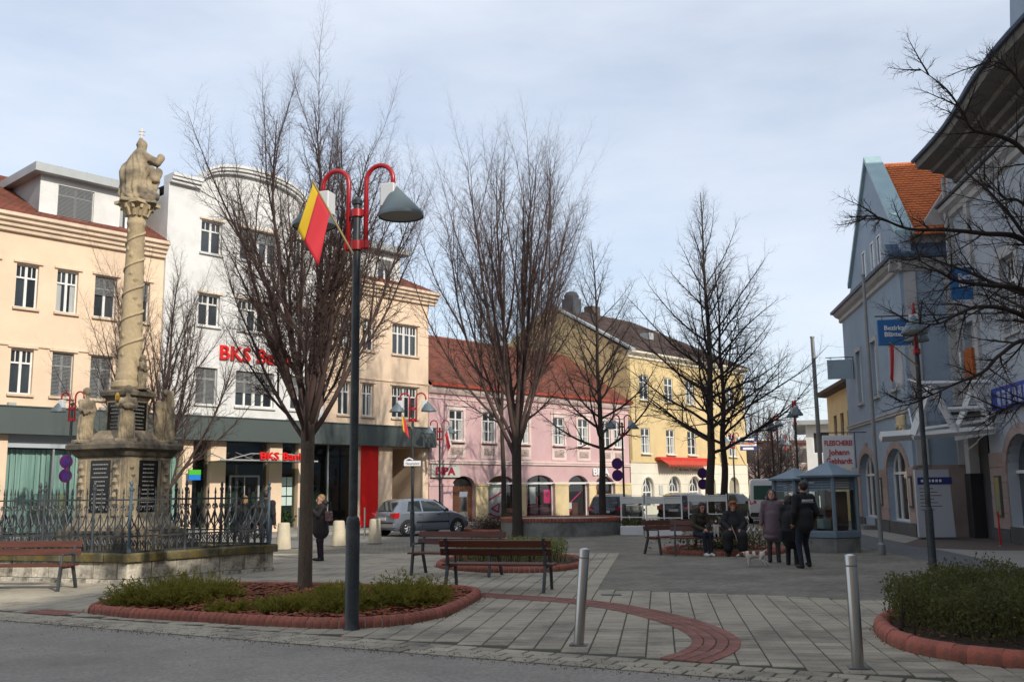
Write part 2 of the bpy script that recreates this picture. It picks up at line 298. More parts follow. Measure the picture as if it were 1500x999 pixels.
# small dark pavers in a bond over the middle and right of the plaza
pm = bpy.data.materials.new('small bond pavers'); pm.use_nodes = True; n, l = pm.node_tree.nodes, pm.node_tree.links; b = n['Principled BSDF']; b.inputs['Roughness'].default_value = .9
g = n.new('ShaderNodeNewGeometry'); mp2 = n.new('ShaderNodeMapping'); mp2.inputs['Rotation'].default_value = (0, 0, math.radians(-52)); l.new(g.outputs['Position'], mp2.inputs[0])
bk = n.new('ShaderNodeTexBrick'); l.new(mp2.outputs[0], bk.inputs[0]); bk.inputs['Scale'].default_value = 1.0; bk.inputs['Brick Width'].default_value = .2; bk.inputs['Row Height'].default_value = .1; bk.inputs['Mortar Size'].default_value = .008; bk.inputs['Mortar Smooth'].default_value = .2
bk.inputs['Color1'].default_value = (.255, .228, .178, 1); bk.inputs['Color2'].default_value = (.195, .176, .14, 1); bk.inputs['Mortar'].default_value = (.085, .085, .07, 1)
ns = n.new('ShaderNodeTexNoise'); ns.inputs['Scale'].default_value = .5; ns.inputs['Detail'].default_value = 8; ns.inputs['Roughness'].default_value = .7; l.new(g.outputs['Position'], ns.inputs['Vector'])
mr = n.new('ShaderNodeMapRange'); mr.inputs[1].default_value = .35; mr.inputs[2].default_value = .65; mr.inputs[3].default_value = .62; mr.inputs[4].default_value = 1.25; l.new(ns.outputs[0], mr.inputs[0])
mx = n.new('ShaderNodeVectorMath'); mx.operation = 'SCALE'; l.new(bk.outputs[0], mx.inputs[0]); l.new(mr.outputs[0], mx.inputs['Scale']); l.new(mx.outputs[0], b.inputs['Base Color'])
bp = n.new('ShaderNodeBump'); bp.inputs['Strength'].default_value = .6; bp.inputs['Distance'].default_value = .01; bp.invert = True; l.new(bk.outputs['Fac'], bp.inputs['Height']); l.new(bp.outputs[0], b.inputs['Normal'])
M['bond'] = pm
GA = Vector((.147, .989)); GB = Vector((.989, -.147))           # paving grid: along / across
def gz(a, c): p = Vector((1.42, 17.0)) + GA * a + GB * c; return (p.x, p.y)
sheet('bond_paving', [(1.42, 17.0), (8.7, 13.18), (13, 12), (30, 26), brow(22, 9.9), brow(-14, 9.9), gz(9.5, -8.5), gz(9.5, 0)], -0.004, 'bond')
sheet('bond_paving_side', [gz(9.45, -8.45), brow(-14, 9.95), brow(-40, 9.95), (-45, 12), (-16, 20)], -0.0055, 'bond')
# rough cobble strip and walkway along the right-hand houses
cm2 = mat('dark cobbles', (.085, .09, .095), .85, (.13, .13, .13), 9, fine=.4, bump=.9, bscale=14, world_pos=True); M['cobble'] = cm2
sheet('cobble_strip', [(9.72, 28.1), (9.32, 21.65), (8.31, 16.3), (8.0, 12), (10.0, 12), (10.35, 20.2), (11.0, 24.8), (11.87, 31.5), (13.2, 42), (11.5, 42)], 0.0, 'cobble')
sheet('walkway', [(10.0, 12), (10.35, 20.2), (11.06, 24.8), (11.87, 31.5), (13.2, 42), (15, 42), (13.5, 32.5), (15.2, 32.4), (14.6, 27), (12, 8)], 0.003, 'sidewalk')
wm = MB(); wm.poly([(*G(u, v).xy, .008) for u, v in [(1322, 797), (1345, 789), (1400, 786), (1462, 789), (1500, 797), (1500, 806), (1440, 806), (1370, 803)]]); tag(wm.build('entrance_paving', mat('brown mat paving', (.10, .075, .065), .9, fine=.2)), None, None, kind='structure')

# ---- slabs, bricks of the arc, bullnose bricks
def catmull(P, closed=False, per=12):
    P = [Vector(p) for p in P]; n = len(P); out = []
    for i in range(n if closed else n - 1):
        p0, p1, p2, p3 = (P[(i - 1) % n], P[i], P[(i + 1) % n], P[(i + 2) % n]) if closed else (P[max(i - 1, 0)], P[i], P[i + 1], P[min(i + 2, n - 1)])
        for k in range(per):
            t = k / per; out.append(0.5 * ((2 * p1) + (p2 - p0) * t + (2 * p0 - 5 * p1 + 4 * p2 - p3) * t * t + (3 * p1 - p0 - 3 * p2 + p3) * t ** 3))
    if not closed: out.append(P[-1])
    return out
def resample(P, step, closed=False):
    Q = P + [P[0]] if closed else P; L = [0]
    for a, c in zip(Q, Q[1:]): L.append(L[-1] + (c - a).length)
    k = max(2, round(L[-1] / step)); out = []; j = 0
    for i in range(k if closed else k + 1):
        s = L[-1] * i / k
        while j < len(L) - 2 and L[j + 1] < s: j += 1
        t = (s - L[j]) / max(1e-9, L[j + 1] - L[j]); p = Q[j].lerp(Q[j + 1], t); d = (Q[j + 1] - Q[j]).normalized(); out.append((p, d))
    return out
def inside(pt, poly):
    x, y = pt[0], pt[1]; c = False; n = len(poly)
    for i in range(n):
        x1, y1 = poly[i][0], poly[i][1]; x2, y2 = poly[i - 1][0], poly[i - 1][1]
        if (y1 > y) != (y2 > y) and x < (x2 - x1) * (y - y1) / (y2 - y1) + x1: c = not c
    return c
ARC = catmull([(-.60, 16.33), (.06, 15.83), (.7, 15.35), (1.15, 14.9), (1.58, 14.2), (1.93, 13.35), (2.15, 12.55), (2.24, 11.95), (2.25, 11.3), (2.14, 10.8), (1.97, 10.4), (1.72, 10.02)], per=10)
ARCW = .27
def arc_dist(p): return min((p - q).length for q in ARC)
P1 = catmull([(-6.15, 14.62), (-5.85, 14.25), (-5.22, 13.83), (-4.11, 13.32), (-3.09, 12.84), (-2.25, 12.58), (-1.6, 12.75), (-1.1, 13.4), (-.80, 14.6), (-.62, 16.0), (-.95, 16.65), (-2.2, 17.0), (-3.7, 17.5), (-5.2, 17.7), (-5.9, 17.2), (-6.15, 16.0)], True, 8)
P2 = catmull([(-1.7, 22.7), (-1.35, 21.5), (-.4, 20.6), (.65, 20.6), (1.4, 21.7), (1.5, 23.8), (.4, 25.0), (-1.2, 24.8)], True, 8)
P3 = catmull([(5.0, 12.95), (4.4, 12.0), (4.13, 11.0), (4.12, 10.35), (4.35, 9.75), (4.9, 9.3), (5.8, 9.0), (7.0, 8.9), (8.2, 9.4), (8.6, 11), (8.2, 13.0), (7.4, 14.6), (6.2, 14.6)], True, 8)
P1t = [p.to_tuple() for p in P1]; P2t = [p.to_tuple() for p in P2]; P3t = [p.to_tuple() for p in P3]
zoneL = [redge(-14, .62), redge(5.6, .62), (1.42, 17.0), gz(9.5, 0), gz(9.5, -10), (-16, 26)]
zoneR = [redge(5.6, .62), redge(12.5, .62), (13, 12), (8.7, 13.18), (1.42, 17.0)]
sw_, sl_ = .30, .20
sm = MB(); sm.bbox((-.1425, -.0945, -.05), (.1425, .0945, 0), .006); slab_mesh = sm.mesh('paving_slab', 'slab')
slabs = []
rs = random.Random(3)
org = Vector((1.42, 17.0))
for ic in range(-42, 30):
    off = rs.choice([0, .5]) * sl_
    for ia in range(-52, 50):
        p = org + GB * ((ic + .5) * sw_) + GA * ((ia + .5) * sl_ + off)
        if p.y < 8.3 or abs(p.x / p.y) > .56: continue
        if not (inside(p, zoneL) or inside(p, zoneR)): continue
        if (p - RP).dot(RN) < .62 + .12 or inside(p, P1t) or inside(p, P2t) or inside(p, P3t): continue
        if p.y < 18 and p.x > -1.2 and arc_dist(p) < ARCW - .13: continue
        slabs.append((p.x, p.y, math.atan2(GB.y, GB.x), 1.0, 1.0))
for row in range(3):                                             # border courses along the road
    for i in range(-40, 44):
        p = RP + RD * (i * .31 + row * .15) + RN * (.10 + row * .205)
        if p.y < 8.0 or abs(p.x / p.y) > .56 or inside(p, P1t) or inside(p, P3t): continue
        slabs.append((p.x, p.y, math.atan2(RD.y, RD.x), 1.0, 1.0))
slabs.sort(key=lambda q: q[1] + .3 * abs(q[0] - 1.5))
rest = MB()
for i, (x, y, a, sx, sy) in enumerate(slabs):
    dz = rs.uniform(-.002, .003)
    if i < 300:
        o = ob('paving_slab', slab_mesh, plaza, (x, y, dz), a + rs.uniform(-.008, .008))
        o.rotation_euler = (rs.uniform(-.006, .006), rs.uniform(-.005, .005), o.rotation_euler[2])
    else:
        T = Matrix.Translation((x, y, dz)) @ Matrix.Rotation(a + rs.uniform(-.008, .008), 4, 'Z')
        rest.bbox((-.1425, -.0945, -.03), (.1425, .0945, 0), .006, 0, T)
tag(rest.build('paving_slabs', 'slab', plaza), None, None, kind='stuff')
arc = tag(ob('brick_band', None, None, (0, 0, 0)), None, None, kind='structure')
bm_ = MB(); bm_.bbox((-.098, -.063, -.05), (.098, .063, 0), .006); brick_mesh = bm_.mesh('brick', 'brick')
for c in range(4):
    off = (c - 1.5) * .135
    path = [p + Vector((-d.y, d.x)) * -off for p, d in resample(ARC, .1)]
    for i, (p, d) in enumerate(resample(path, .204)):
        ob('brick', brick_mesh, arc, (p.x, p.y, 0.009 + rs.uniform(-.002, .002)), math.atan2(d.y, d.x) + rs.uniform(-.015, .015))
for c in range(3):
    for i in range(4): p = Vector((-7.05, 14.55)) + RD * (i * .21 - .1 * (c % 2)) + RN * (c * .14); ob('brick', brick_mesh, arc, (p.x, p.y, .009), math.atan2(RD.y, RD.x))
# a pale patch where a bollard or cover was set
cov = MB(); cov.bbox((-.16, -.1, -.01), (.16, .1, .012), .004); tag(cov.build('cover_plate', 'concrete', None, (1.55, 16.05, 0)), 'small pale cover plate set into the paving above the red brick arc', 'cover plate')
# ---- rounded brick kerbs
def bull_mesh(w):
    pts = [(0, -.10, -.04), (0, -.10, .05), (0, -.085, .105), (0, -.045, .145), (0, 0, .155), (0, .045, .145), (0, .085, .105), (0, .10, .05), (0, .10, -.04)]
    mb = MB(); mb.prism([(-w / 2, y, z) for _, y, z in pts], (w, 0, 0)); return mb.mesh('brick', 'curb', True)
BULL = bull_mesh(.0935); BULLW = bull_mesh(.162)
def kerb(parent, outline, step, mesh, sc=1.0, lo=0, hi=10**6):
    mm = MB(); R = resample(outline, step, True)
    for i, (p, d) in enumerate(R):
        ob('brick', mesh, parent, (p.x, p.y, rs.uniform(-.004, .004)), math.atan2(d.y, d.x) + rs.uniform(-.03, .03), scale=(1, sc, sc))
    k = len(R)
    vs = []; fs = []
    for p, d in R:
        nn = Vector((-d.y, d.x))
        for o_, z in ((-.097, 0), (-.083, .103), (0, .152), (.083, .103), (.097, 0)): q = p + nn * o_ * sc; vs.append((q.x, q.y, z * sc))
    for i in range(k):
        for j in range(4): fs.append((i * 5 + j, i * 5 + j + 1, ((i + 1) % k) * 5 + j + 1, ((i + 1) % k) * 5 + j))
    mm.add(vs, fs); mm.build('mortar', 'mortar', parent)
def bed_soil(parent, outline, z, hump=.06):
    c = sum(outline, Vector((0, 0))) / len(outline); vs = [(c.x, c.y, z + hump)]; k = len(outline); fs = []
    rings = (.35, .7, 1.0)
    for r in rings:
        for p in outline: q = c.lerp(p, r); vs.append((q.x, q.y, z + hump * (1 - r * r) + rs.uniform(-.012, .012)))
    for i in range(k): fs.append((0, 1 + i, 1 + (i + 1) % k))
    for r in range(2):
        for i in range(k): fs.append((1 + r * k + i, 1 + (r + 1) * k + i, 1 + (r + 1) * k + (i + 1) % k, 1 + r * k + (i + 1) % k))
    mb = MB(); mb.add(vs, fs); return mb.build('soil', 'soil', parent, smooth=True)
def chips(parent, outline, count, z, mname='bark', size=.03):
    xs = [p.x for p in outline]; ys = [p.y for p in outline]; ot = [p.to_tuple() for p in outline]; mb = MB(); k = 0
    while k < count:
        p = (rs.uniform(min(xs), max(xs)), rs.uniform(min(ys), max(ys)))
        if not inside(p, ot): continue
        k += 1; a, t = rs.uniform(0, 6.28), rs.uniform(-.5, .5); s = size * rs.uniform(.5, 1.5)
        T = Matrix.Translation((p[0], p[1], z + rs.uniform(0, .03))) @ Matrix.Rotation(a, 4, 'Z') @ Matrix.Rotation(t, 4, 'X')
        mb.add([T @ Vector(q) for q in ((-s, -s * .4, 0), (s, -s * .3, 0), (s * .8, s * .4, .006), (-s * .9, s * .4, .004))], [(0, 1, 2, 3)])
    return tag(mb.build('bark_mulch', mname, parent), None, None, kind='stuff')
bed1 = thing('flower_bed', 'diamond shaped bed of bark mulch with rounded red brick kerb around the street tree', 'flower bed', (0, 0, 0))
kerb(bed1, P1, .102, BULL, .82); bed_soil(bed1, P1, .045, .012); chips(bed1, P1, 9000, .075, size=.036)
bed2 = thing('flower_bed', 'round brick-edged bed with clipped green box behind the two back-to-back benches', 'flower bed', (0, 0, 0)); kerb(bed2, P2, .102, BULL, .82); bed_soil(bed2, P2, .06); chips(bed2, P2, 500, .08)
bed3 = thing('flower_bed', 'kerbed bed of smooth red brick pieces holding a dark low hedge', 'flower bed', (0, 0, 0)); kerb(bed3, P3, .150, BULLW, 1.0); bed_soil(bed3, P3, .06); chips(bed3, P3, 500, .08)

# ================================================================ foliage makers
def leaf_arrays(cent, dirs, length, width, rng):
    n = len(cent); a = dirs / np.linalg.norm(dirs, axis=1, keepdims=True); r = rng.normal(size=(n, 3)); s = np.cross(a, r); s /= np.linalg.norm(s, axis=1, keepdims=True) + 1e-9
    L = (length * rng.uniform(.6, 1.3, (n, 1))); W = (width * rng.uniform(.6, 1.3, (n, 1)))
    v = np.stack([cent, cent + a * L * .5 + s * W * .5, cent + a * L, cent + a * L * .5 - s * W * .5], 1).reshape(-1, 3)
    return v
def quads_mesh(name, v, m):
    me = bpy.data.meshes.new(name); n = len(v) // 4; me.vertices.add(len(v)); me.vertices.foreach_set('co', v.astype(np.float32).ravel())
    me.loops.add(n * 4); me.loops.foreach_set('vertex_index', np.arange(n * 4, dtype=np.int32)); me.polygons.add(n); me.polygons.foreach_set('loop_start', np.arange(0, n * 4, 4, dtype=np.int32))
    me.materials.append(M[m]); me.update(calc_edges=True); return me
def juniper(seed, rx, ry, h, stems=200):
    rng = np.random.default_rng(seed); vs = []; st = MB()
    for s in range(stems):
        a = rng.uniform(0, 2 * np.pi); rr = rng.uniform(0, 1) ** .6; b0 = np.array([rx * rr * .75 * np.cos(a), ry * rr * .75 * np.sin(a), 0.0]); a2 = a + rng.normal() * .7
        ln = rng.uniform(.22, .50) * (1.1 - .3 * rr) * h / .4; el = rng.uniform(.35, 1.35) * (1.15 - .45 * rr)
        d = np.array([np.cos(a2) * np.cos(el), np.sin(a2) * np.cos(el), np.sin(el)]); k = 34; t = rng.uniform(.12, 1, k)
        c = b0 + d * (t * ln)[:, None] + np.array([0, 0, -.10])[None] * (t ** 2)[:, None] * ln; c[:, 2] = np.maximum(c[:, 2], .015)
        dd = d[None] + rng.normal(size=(k, 3)) * .75
        vs.append(leaf_arrays(c, dd, .06, .015, rng)); 
        if s % 3 == 0: st.tube([b0, b0 + d * ln * .8], [.006, .002], 3, caps=False)
    return np.concatenate(vs), st
def shrub(name, label, loc, v, st, m, cat='shrub', group=None):
    t = thing(name, label, cat, loc, 0, group); ob('foliage', quads_mesh('foliage', v, m), t)
    st.build('stem', 'darktwig', t)['kind'] = 'stuff'; return t
def hedge_leaves(seed, pts, zfun, z0, size, dens, rng=None):
    rng = np.random.default_rng(seed); vs = []
    pts = np.array(pts); n = len(pts); h = zfun(pts)
    z = z0 + (h - z0) * rng.uniform(0, 1, n) ** .7
    c = np.column_stack([pts, z]) + rng.normal(size=(n, 3)) * .022
    d = rng.normal(size=(n, 3)) + np.array([0, 0, .7]); return leaf_arrays(c, d, size, size * .45, rng)
def pts_in(outline, n, rng, edge=.0, edge_w=.25):
    ot = [p.to_tuple() for p in outline]; xs = [p[0] for p in ot]; ys = [p[1] for p in ot]; out = []
    while len(out) < n:
        q = rng.uniform([min(xs), min(ys)], [max(xs), max(ys)])
        if inside(q, ot): out.append(q)
    return out
def scaled(outline, f, c=None):
    c = c or sum(outline, Vector((0, 0))) / len(outline); return [c.lerp(p, f) for p in outline]
rng0 = np.random.default_rng(5)
for k, (x, y, rx, ry, h, s, nm) in enumerate([(-5.25, 14.75, .72, .5, .46, 420, 'spreading yellow green juniper at the tip of the mulched bed beside the stone wall'),
        (-4.95, 15.6, .7, .5, .42, 320, 'spreading yellow green juniper between the bed tip and the tree trunk'),
        (-3.15, 13.85, .5, .4, .30, 230, 'dark green juniper low in the mulch in front of the tree trunk'),
        (-2.35, 13.75, .45, .45, .38, 260, 'dark green juniper close against the lamp post base'),
        (-1.55, 14.5, .55, .6, .46, 380, 'tall yellow green juniper on the bench side of the lamp post'),
        (-2.75, 15.6, .4, .35, .24, 110, 'small sparse juniper behind the lamp post in the mulched bed'),
        (-3.95, 13.75, .25, .2, .2, 70, 'tiny juniper tuft near the brick kerb in the mulched bed')]):
    v, st = juniper(20 + k, rx, ry, h, s); shrub('juniper_shrub', nm, (x, y, .06), v, st, 'juniper', group='junipers in the mulched bed')
# clipped box behind the benches
def ring_h(c, R, h): return lambda P: .15 + (h - .15) * np.clip(1.25 - (np.linalg.norm((P - np.array(c)) / np.array(R), axis=1)) ** 4, 0, 1)
o2 = scaled(P2, .80); q = np.array(pts_in(o2, 9000, rng0)); v = hedge_leaves(3, q, lambda P: .55 + .06 * np.sin(P[:, 0] * 7) * np.sin(P[:, 1] * 6 + 1), .12, .05, 1)
st = MB(); [st.tube([(x, y, 0), (x + rs.uniform(-.1, .1), y + rs.uniform(-.1, .1), .45)], [.012, .004], 4, caps=False) for x, y in q[:120]]
t = thing('box_hedge', 'light green clipped box hedge filling the round bed behind the benches', 'hedge', (0, 0, 0)); ob('foliage', quads_mesh('foliage', v, 'box'), t); st.build('stem', 'darktwig', t)['kind'] = 'stuff'
o3 = [Vector(p) for p in [(5.0, 12.8), (4.42, 12.0), (4.28, 11.2), (4.36, 10.55), (4.7, 10.0), (5.6, 9.55), (7.2, 9.6), (8.1, 10.2), (8.2, 12), (7.6, 13.6), (6.2, 13.9)]]
q = np.array(pts_in(o3, 60000, rng0)); v = hedge_leaves(4, q, lambda P: .56 + .09 * np.sin(P[:, 0] * 4.1) * np.sin(P[:, 1] * 3.7 + 1) + .05 * np.sin(P[:, 0] * 9 + 2 * np.sin(P[:, 1] * 5)) + .04 * np.sin(P[:, 1] * 15 + P[:, 0] * 6), .10, .048, 1)
st = MB(); [st.tube([(x, y, 0), (x + rs.uniform(-.12, .12), y + rs.uniform(-.12, .12), .5)], [.012, .004], 4, caps=False) for x, y in q[:260]]
t = thing('low_hedge', 'dark green low hedge growing in the kerbed bed near the steel bollard', 'hedge', (0, 0, 0)); ob('foliage', quads_mesh('foliage', v, 'hedge'), t); st.build('stem', 'darktwig', t)['kind'] = 'stuff'
# moss and grass in the joints round the kerbs
gv = []
for out, f in ((P1, 1.045), (P3, 1.055), (P2, 1.04)):
    R = resample(scaled(out, f), .05, True); c = np.array([(p.x, p.y, 0) for p, d in R for _ in range(3)]) + rng0.normal(size=(len(R) * 3, 3)) * [.035, .035, 0]
    c = c[rng0.uniform(size=len(c)) < .55]; gv.append(leaf_arrays(c, rng0.normal(size=(len(c), 3)) * [.7, .7, .1] + [0, 0, .6], .035, .01, rng0))
gr = ob('grass_tufts', quads_mesh('grass_tufts', np.concatenate(gv), 'grass')); tag(gr, 'short moss and grass growing along the brick kerbs', 'grass', kind='stuff')

M['grit'] = mat('grit', (.10, .095, .085), .95, (.26, .24, .21), 9)
# grit and dirt where the paving meets the road
gv = []
for nn_, off, sg, sz in ((2200, -.03, .10, .009), (1300, .30, .25, .007), (350, -.9, .8, .006)):
    s_ = rng0.uniform(-9, 12, nn_); o_ = off + rng0.normal(size=nn_) * sg; c = np.column_stack([RP.x + RD.x * s_ + RN.x * o_, RP.y + RD.y * s_ + RN.y * o_, np.full(nn_, -.004) + (o_ > 0) * .008])
    dd = rng0.normal(size=(nn_, 3)) * [1, 1, .25]; gv.append(leaf_arrays(c, dd, sz * 2.2, sz * 2, rng0))
tag(ob('road_grit', quads_mesh('road_grit', np.concatenate(gv), 'grit')), 'dark grit and dirt scattered along the paving edge', 'grit', kind='stuff')
# ================================================================ building helpers (local x along the facade, -y outward, z up)
def wall(parent, m, x0, x1, z0, z1, holes=(), y=0.0, depth=.28, name='wall', segs=12):
    mb = MB(); xs = sorted({x0, x1, *[h[0] for h in holes], *[h[1] for h in holes]}); zs = sorted({z0, z1, *[h[2] for h in holes], *[h[3] for h in holes]})
    xs = [x for x in xs if x0 <= x <= x1]; zs = [z for z in zs if z0 <= z <= z1]
    for a, c in zip(xs, xs[1:]):
        for e, g_ in zip(zs, zs[1:]):
            cx, cz = (a + c) / 2, (e + g_) / 2
            if any(h[0] < cx < h[1] and h[2] < cz < h[3] for h in holes): continue
            mb.poly([(a, y, e), (c, y, e), (c, y, g_), (a, y, g_)])
    for h in holes:
        a, c, e, g_ = h[:4]; rise = h[4] if len(h) > 4 else 0; zs_ = g_ - rise
        cur = [(a, e), (a, zs_)] if rise else [(a, e), (a, g_), (c, g_), (c, e)]
        if rise:
            for i in range(1, segs): t = math.pi * (1 - i / segs); cur.append(((a + c) / 2 + (c - a) / 2 * math.cos(t), zs_ + rise * math.sin(t)))
            cur += [(c, zs_), (c, e)]
            top = cur[1:-1]
            for p, q in zip(top, top[1:]): mb.poly([(p[0], y, p[1]), (q[0], y, q[1]), (q[0], y, g_), (p[0], y, g_)])
        for p, q in zip(cur, cur[1:]): mb.poly([(p[0], y, p[1]), (p[0], y + depth, p[1]), (q[0], y + depth, q[1]), (q[0], y, q[1])])
        if e > z0 + .01: mb.poly([(a, y, e), (c, y, e), (c, y + depth, e), (a, y + depth, e)])
    return mb.build(name, m, parent)
WP = {}
def window(parent, x0, x1, z0, z1, y=.14, style='cross', frame='framew', blind=None, curtain=True, sill=None, sill_m='cream_trim'):
    w, h = x1 - x0, z1 - z0; key = (round(w, 2), round(h, 2), style, frame)
    if key not in WP:
        fr = MB(); f = .055; panes = []
        fr.box((0, 0, 0), (f, .07, h)); fr.box((w - f, 0, 0), (w, .07, h)); fr.box((f, 0, 0), (w - f, .07, f)); fr.box((f, 0, h - f), (w - f, .07, h))
        cols = 4 if style == 'double' else (1 if style == 'single' else 2); tz = h * .68
        if style in ('cross', 'double', 'six'):
            fr.box((f, -.01, tz), (w - f, .068, tz + .06)); zr = [(f, tz), (tz + .06, h - f)]
        else: zr = [(f, h - f)]
        cw = (w - 2 * f) / cols
        for i in range(1, cols):
            xx = f + i * cw; k = .045 if not (style == 'double' and i == 2) else .07; fr.box((xx - k, -.006, f), (xx + k, .066, h - f))
        if style == 'six':
            fr.box((f, -.004, h * .34), (w - f, .06, h * .34 + .03))
        for i in range(cols):
            for (a, c) in zr:
                xa, xb = f + i * cw + (.045 if i else 0), f + (i + 1) * cw - (.045 if i < cols - 1 else 0)
                pm_ = MB(); pm_.poly([(0, 0, 0), (xb - xa, 0, 0), (xb - xa, 0, c - a), (0, 0, c - a)]); panes.append((pm_.mesh('pane', 'glass'), (xa, .035, a)))
                if style in ('cross', 'double') and c > h * .8 and w / cols > .3: fr.box(((xa + xb) / 2 - .015, .0, a), ((xa + xb) / 2 + .015, .05, c))
        WP[key] = (fr.mesh('window', frame), panes)
    me, panes = WP[key]; o = ob('window', me, parent, (x0, y, z0))
    for pm_, lo in panes: ob('pane', pm_, o, lo)
    if curtain and blind is None:
        cb = MB(); cz = h * .66
        sd3 = random.random()
        for (a, c) in ((.06, w * .30), (w * .70, w - .06)):
            if sd3 < .6: cb = MB(); cb.box((a, .030, .06), (c, .0335, cz)); cb.build('curtain', 'curtain', o)
    if blind:
        bl = MB(); zz = h - .02; zb = h * (1 - blind)
        while zz > zb: bl.box((.03, -.035, zz - .028), (w - .03, -.025, zz - .004)); bl.box((.03, -.03, zz - .006), (w - .03, -.012, zz - .002)); zz -= .05
        bl.build('blind', 'blind', o)
    if sill:
        sb = MB(); sb.bbox((-.07, -.24, -.09), (w + .07, .04, -.005), .01); sb.build('sill', sill_m, o)
    return o
def cornice(parent, m, x0, x1, prof, y=0.0, name='cornice', ends=True):
    """moulding: list of (out, z) polygon extruded along x"""
    mb = MB(); mb.prism([(x0, y - o, z) for o, z in prof], (x1 - x0, 0, 0)); return mb.build(name, m, parent)
def tiles(parent, name, m, p00, p10, p11, p01, tw=.22, th=.18, keep=None, seed=1):
    """stepped roof tiles over the quad p00-p10 (eave) p11-p01 (ridge)"""
    p00, p10, p11, p01 = map(Vector, (p00, p10, p11, p01)); L = (p10 - p00).length; Hh = (p01 - p00).length; nu, nv = max(1, int(L / tw)), max(1, int(Hh / th)); r = random.Random(seed)
    nn = (p10 - p00).cross(p01 - p00).normalized(); mb = MB()
    def P(u, v): return p00.lerp(p10, u).lerp(p01.lerp(p11, u), v)
    mb.poly([p00 - nn * .03, p10 - nn * .03, p11 - nn * .03, p01 - nn * .03])
    for j in range(nv):
        for i in range(nu):
            u0, u1 = (i + .04 + (.5 if j % 2 else 0)) / nu, (i + .97 + (.5 if j % 2 else 0)) / nu
            if u1 > 1: u1 = 1
            if u0 >= 1: continue
            if keep and not keep((u0 + u1) / 2, (j + .5) / nv): continue
            v0, v1 = (j - .12) / nv, min(1, (j + 1.0) / nv); up = .028 + r.uniform(-.006, .008); a, b_, c, d = P(u0, v0) + nn * up, P(u1, v0) + nn * (up + r.uniform(-.004, .004)), P(u1, v1), P(u0, v1)
            mb.add([a, b_, c, d, a - nn * .03, b_ - nn * .03], [(0, 1, 2, 3), (4, 5, 1, 0)])
    o = mb.build(name, m, parent); o['kind'] = 'stuff'; return o
def letters(parent, body, size, x, z, y, m, ext=.02, name='lettering', bold=.0, width=None, space=1.0, shear=0.0):
    me = text_mesh(body, size, ext, m, bold=bold, space=space, shear=shear); o = ob(name, me, parent, (x, y, z), rot=TXR)
    if width:
        xs = [v.co.x for v in me.vertices]; o.location.x = x - min(xs) * width / (max(xs) - min(xs)); o.scale = (width / (max(xs) - min(xs)), 1, 1)
    return o
ROWANG = math.atan2(BA.y, BA.x)
random.seed(11)
# ================================================================ bank building (left)
bank = thing('bank_building', 'cream and white three storey bank with curved white gable and dark grey fascia', 'building', (BC.x, BC.y, 0), ROWANG)
TL = -27.0
lw = [(-25.35, -24.58), (-23.95, -23.18), (-22.5, -21.73), (-21.1, -20.33), (-19.7, -18.93), (-18.28, -17.51), (-16.89, -16.05), (-15.4, -14.72)]
rw = [(-5.55, -4.84), (-4.16, -3.48), (-2.35, -.71)]
ww = [(-12.71, -11.75), (-10.9, -9.04), (-8.21, -7.3)]
hl = [(a, c, 8.26, 9.82) for a, c in lw] + [(a, c, 5.20, 6.78) for a, c in lw]
hr = [(a, c, 8.25, 9.72) for a, c in rw] + [(a, c, 5.18, 6.68) for a, c in rw]
hw = [(a, c, z0, z1) for a, c in ww for z0, z1 in ((11.45, 12.8), (8.43, 9.72), (5.25, 6.72))]
wall(bank, 'cream', TL, -14.2, 4.6, 11.0, hl); wall(bank, 'cream', -6.45, 0, 4.6, 11.0, hr); wall(bank, 'white', -14.2, -6.45, 4.6, 13.6, hw, y=-.14, depth=.34)
ws = MB(); ws.poly([(-14.2, -.14, 4.6), (-14.2, -.14, 13.6), (-14.2, 5, 13.6), (-14.2, 5, 4.6)]); ws.poly([(-6.45, -.14, 4.6), (-6.45, 5, 4.6), (-6.45, 5, 13.6), (-6.45, -.14, 13.6)])
top = [(-14.2, 13.6)] + [(-14.2, 14.05), (-12.9, 14.05)] + [(-10.33 + 2.57 * math.cos(math.pi * (1 - i / 16)), 14.05 + 1.05 * math.sin(math.pi * i / 16) ** .8) for i in range(1, 16)] + [(-7.76, 14.05), (-6.45, 14.05), (-6.45, 13.6)]
ws.prism([(x, -.14, z) for x, z in top], (0, .4, 0)); ws.build('gable_wall', 'white', bank)
for (o_, zz, m_) in ((.20, .0, 'white'), (.30, .12, 'white'), (.36, .24, 'white')):
    cp = MB(); crv = top[1:-1]
    for p, q in zip(crv, crv[1:]): cp.prism([(p[0], -.14 - o_, p[1] + zz - .02), (q[0], -.14 - o_, q[1] + zz - .02), (q[0], -.14 - o_, q[1] + zz + .10), (p[0], -.14 - o_, p[1] + zz + .10)], (0, o_ + .45, 0))
    cp.build('gable_moulding', m_, bank)
for i, (a, c) in enumerate(lw):
    window(bank, a, c, 8.26, 9.82, sill=True, blind=.45 if i in (6, 7) else None); window(bank, a, c, 5.20, 6.78, sill=True, blind=.97 if i in (5, 6) else None)
for i, (a, c) in enumerate(rw):
    for z0, z1 in ((8.25, 9.72), (5.18, 6.68)): window(bank, a, c, z0, z1, sill=True, style='double' if c - a > 1 else 'cross')
for i, (a, c) in enumerate(ww):
    for k, (z0, z1) in enumerate(((11.45, 12.8), (8.43, 9.72), (5.25, 6.72))):
        window(bank, a, c, z0, z1, y=.0, sill=True, sill_m='white', style='double' if c - a > 1.2 else 'cross', blind=(.98 if i == 0 else .62) if k == 2 else (.35 if (k == 0 and i == 1) else None))
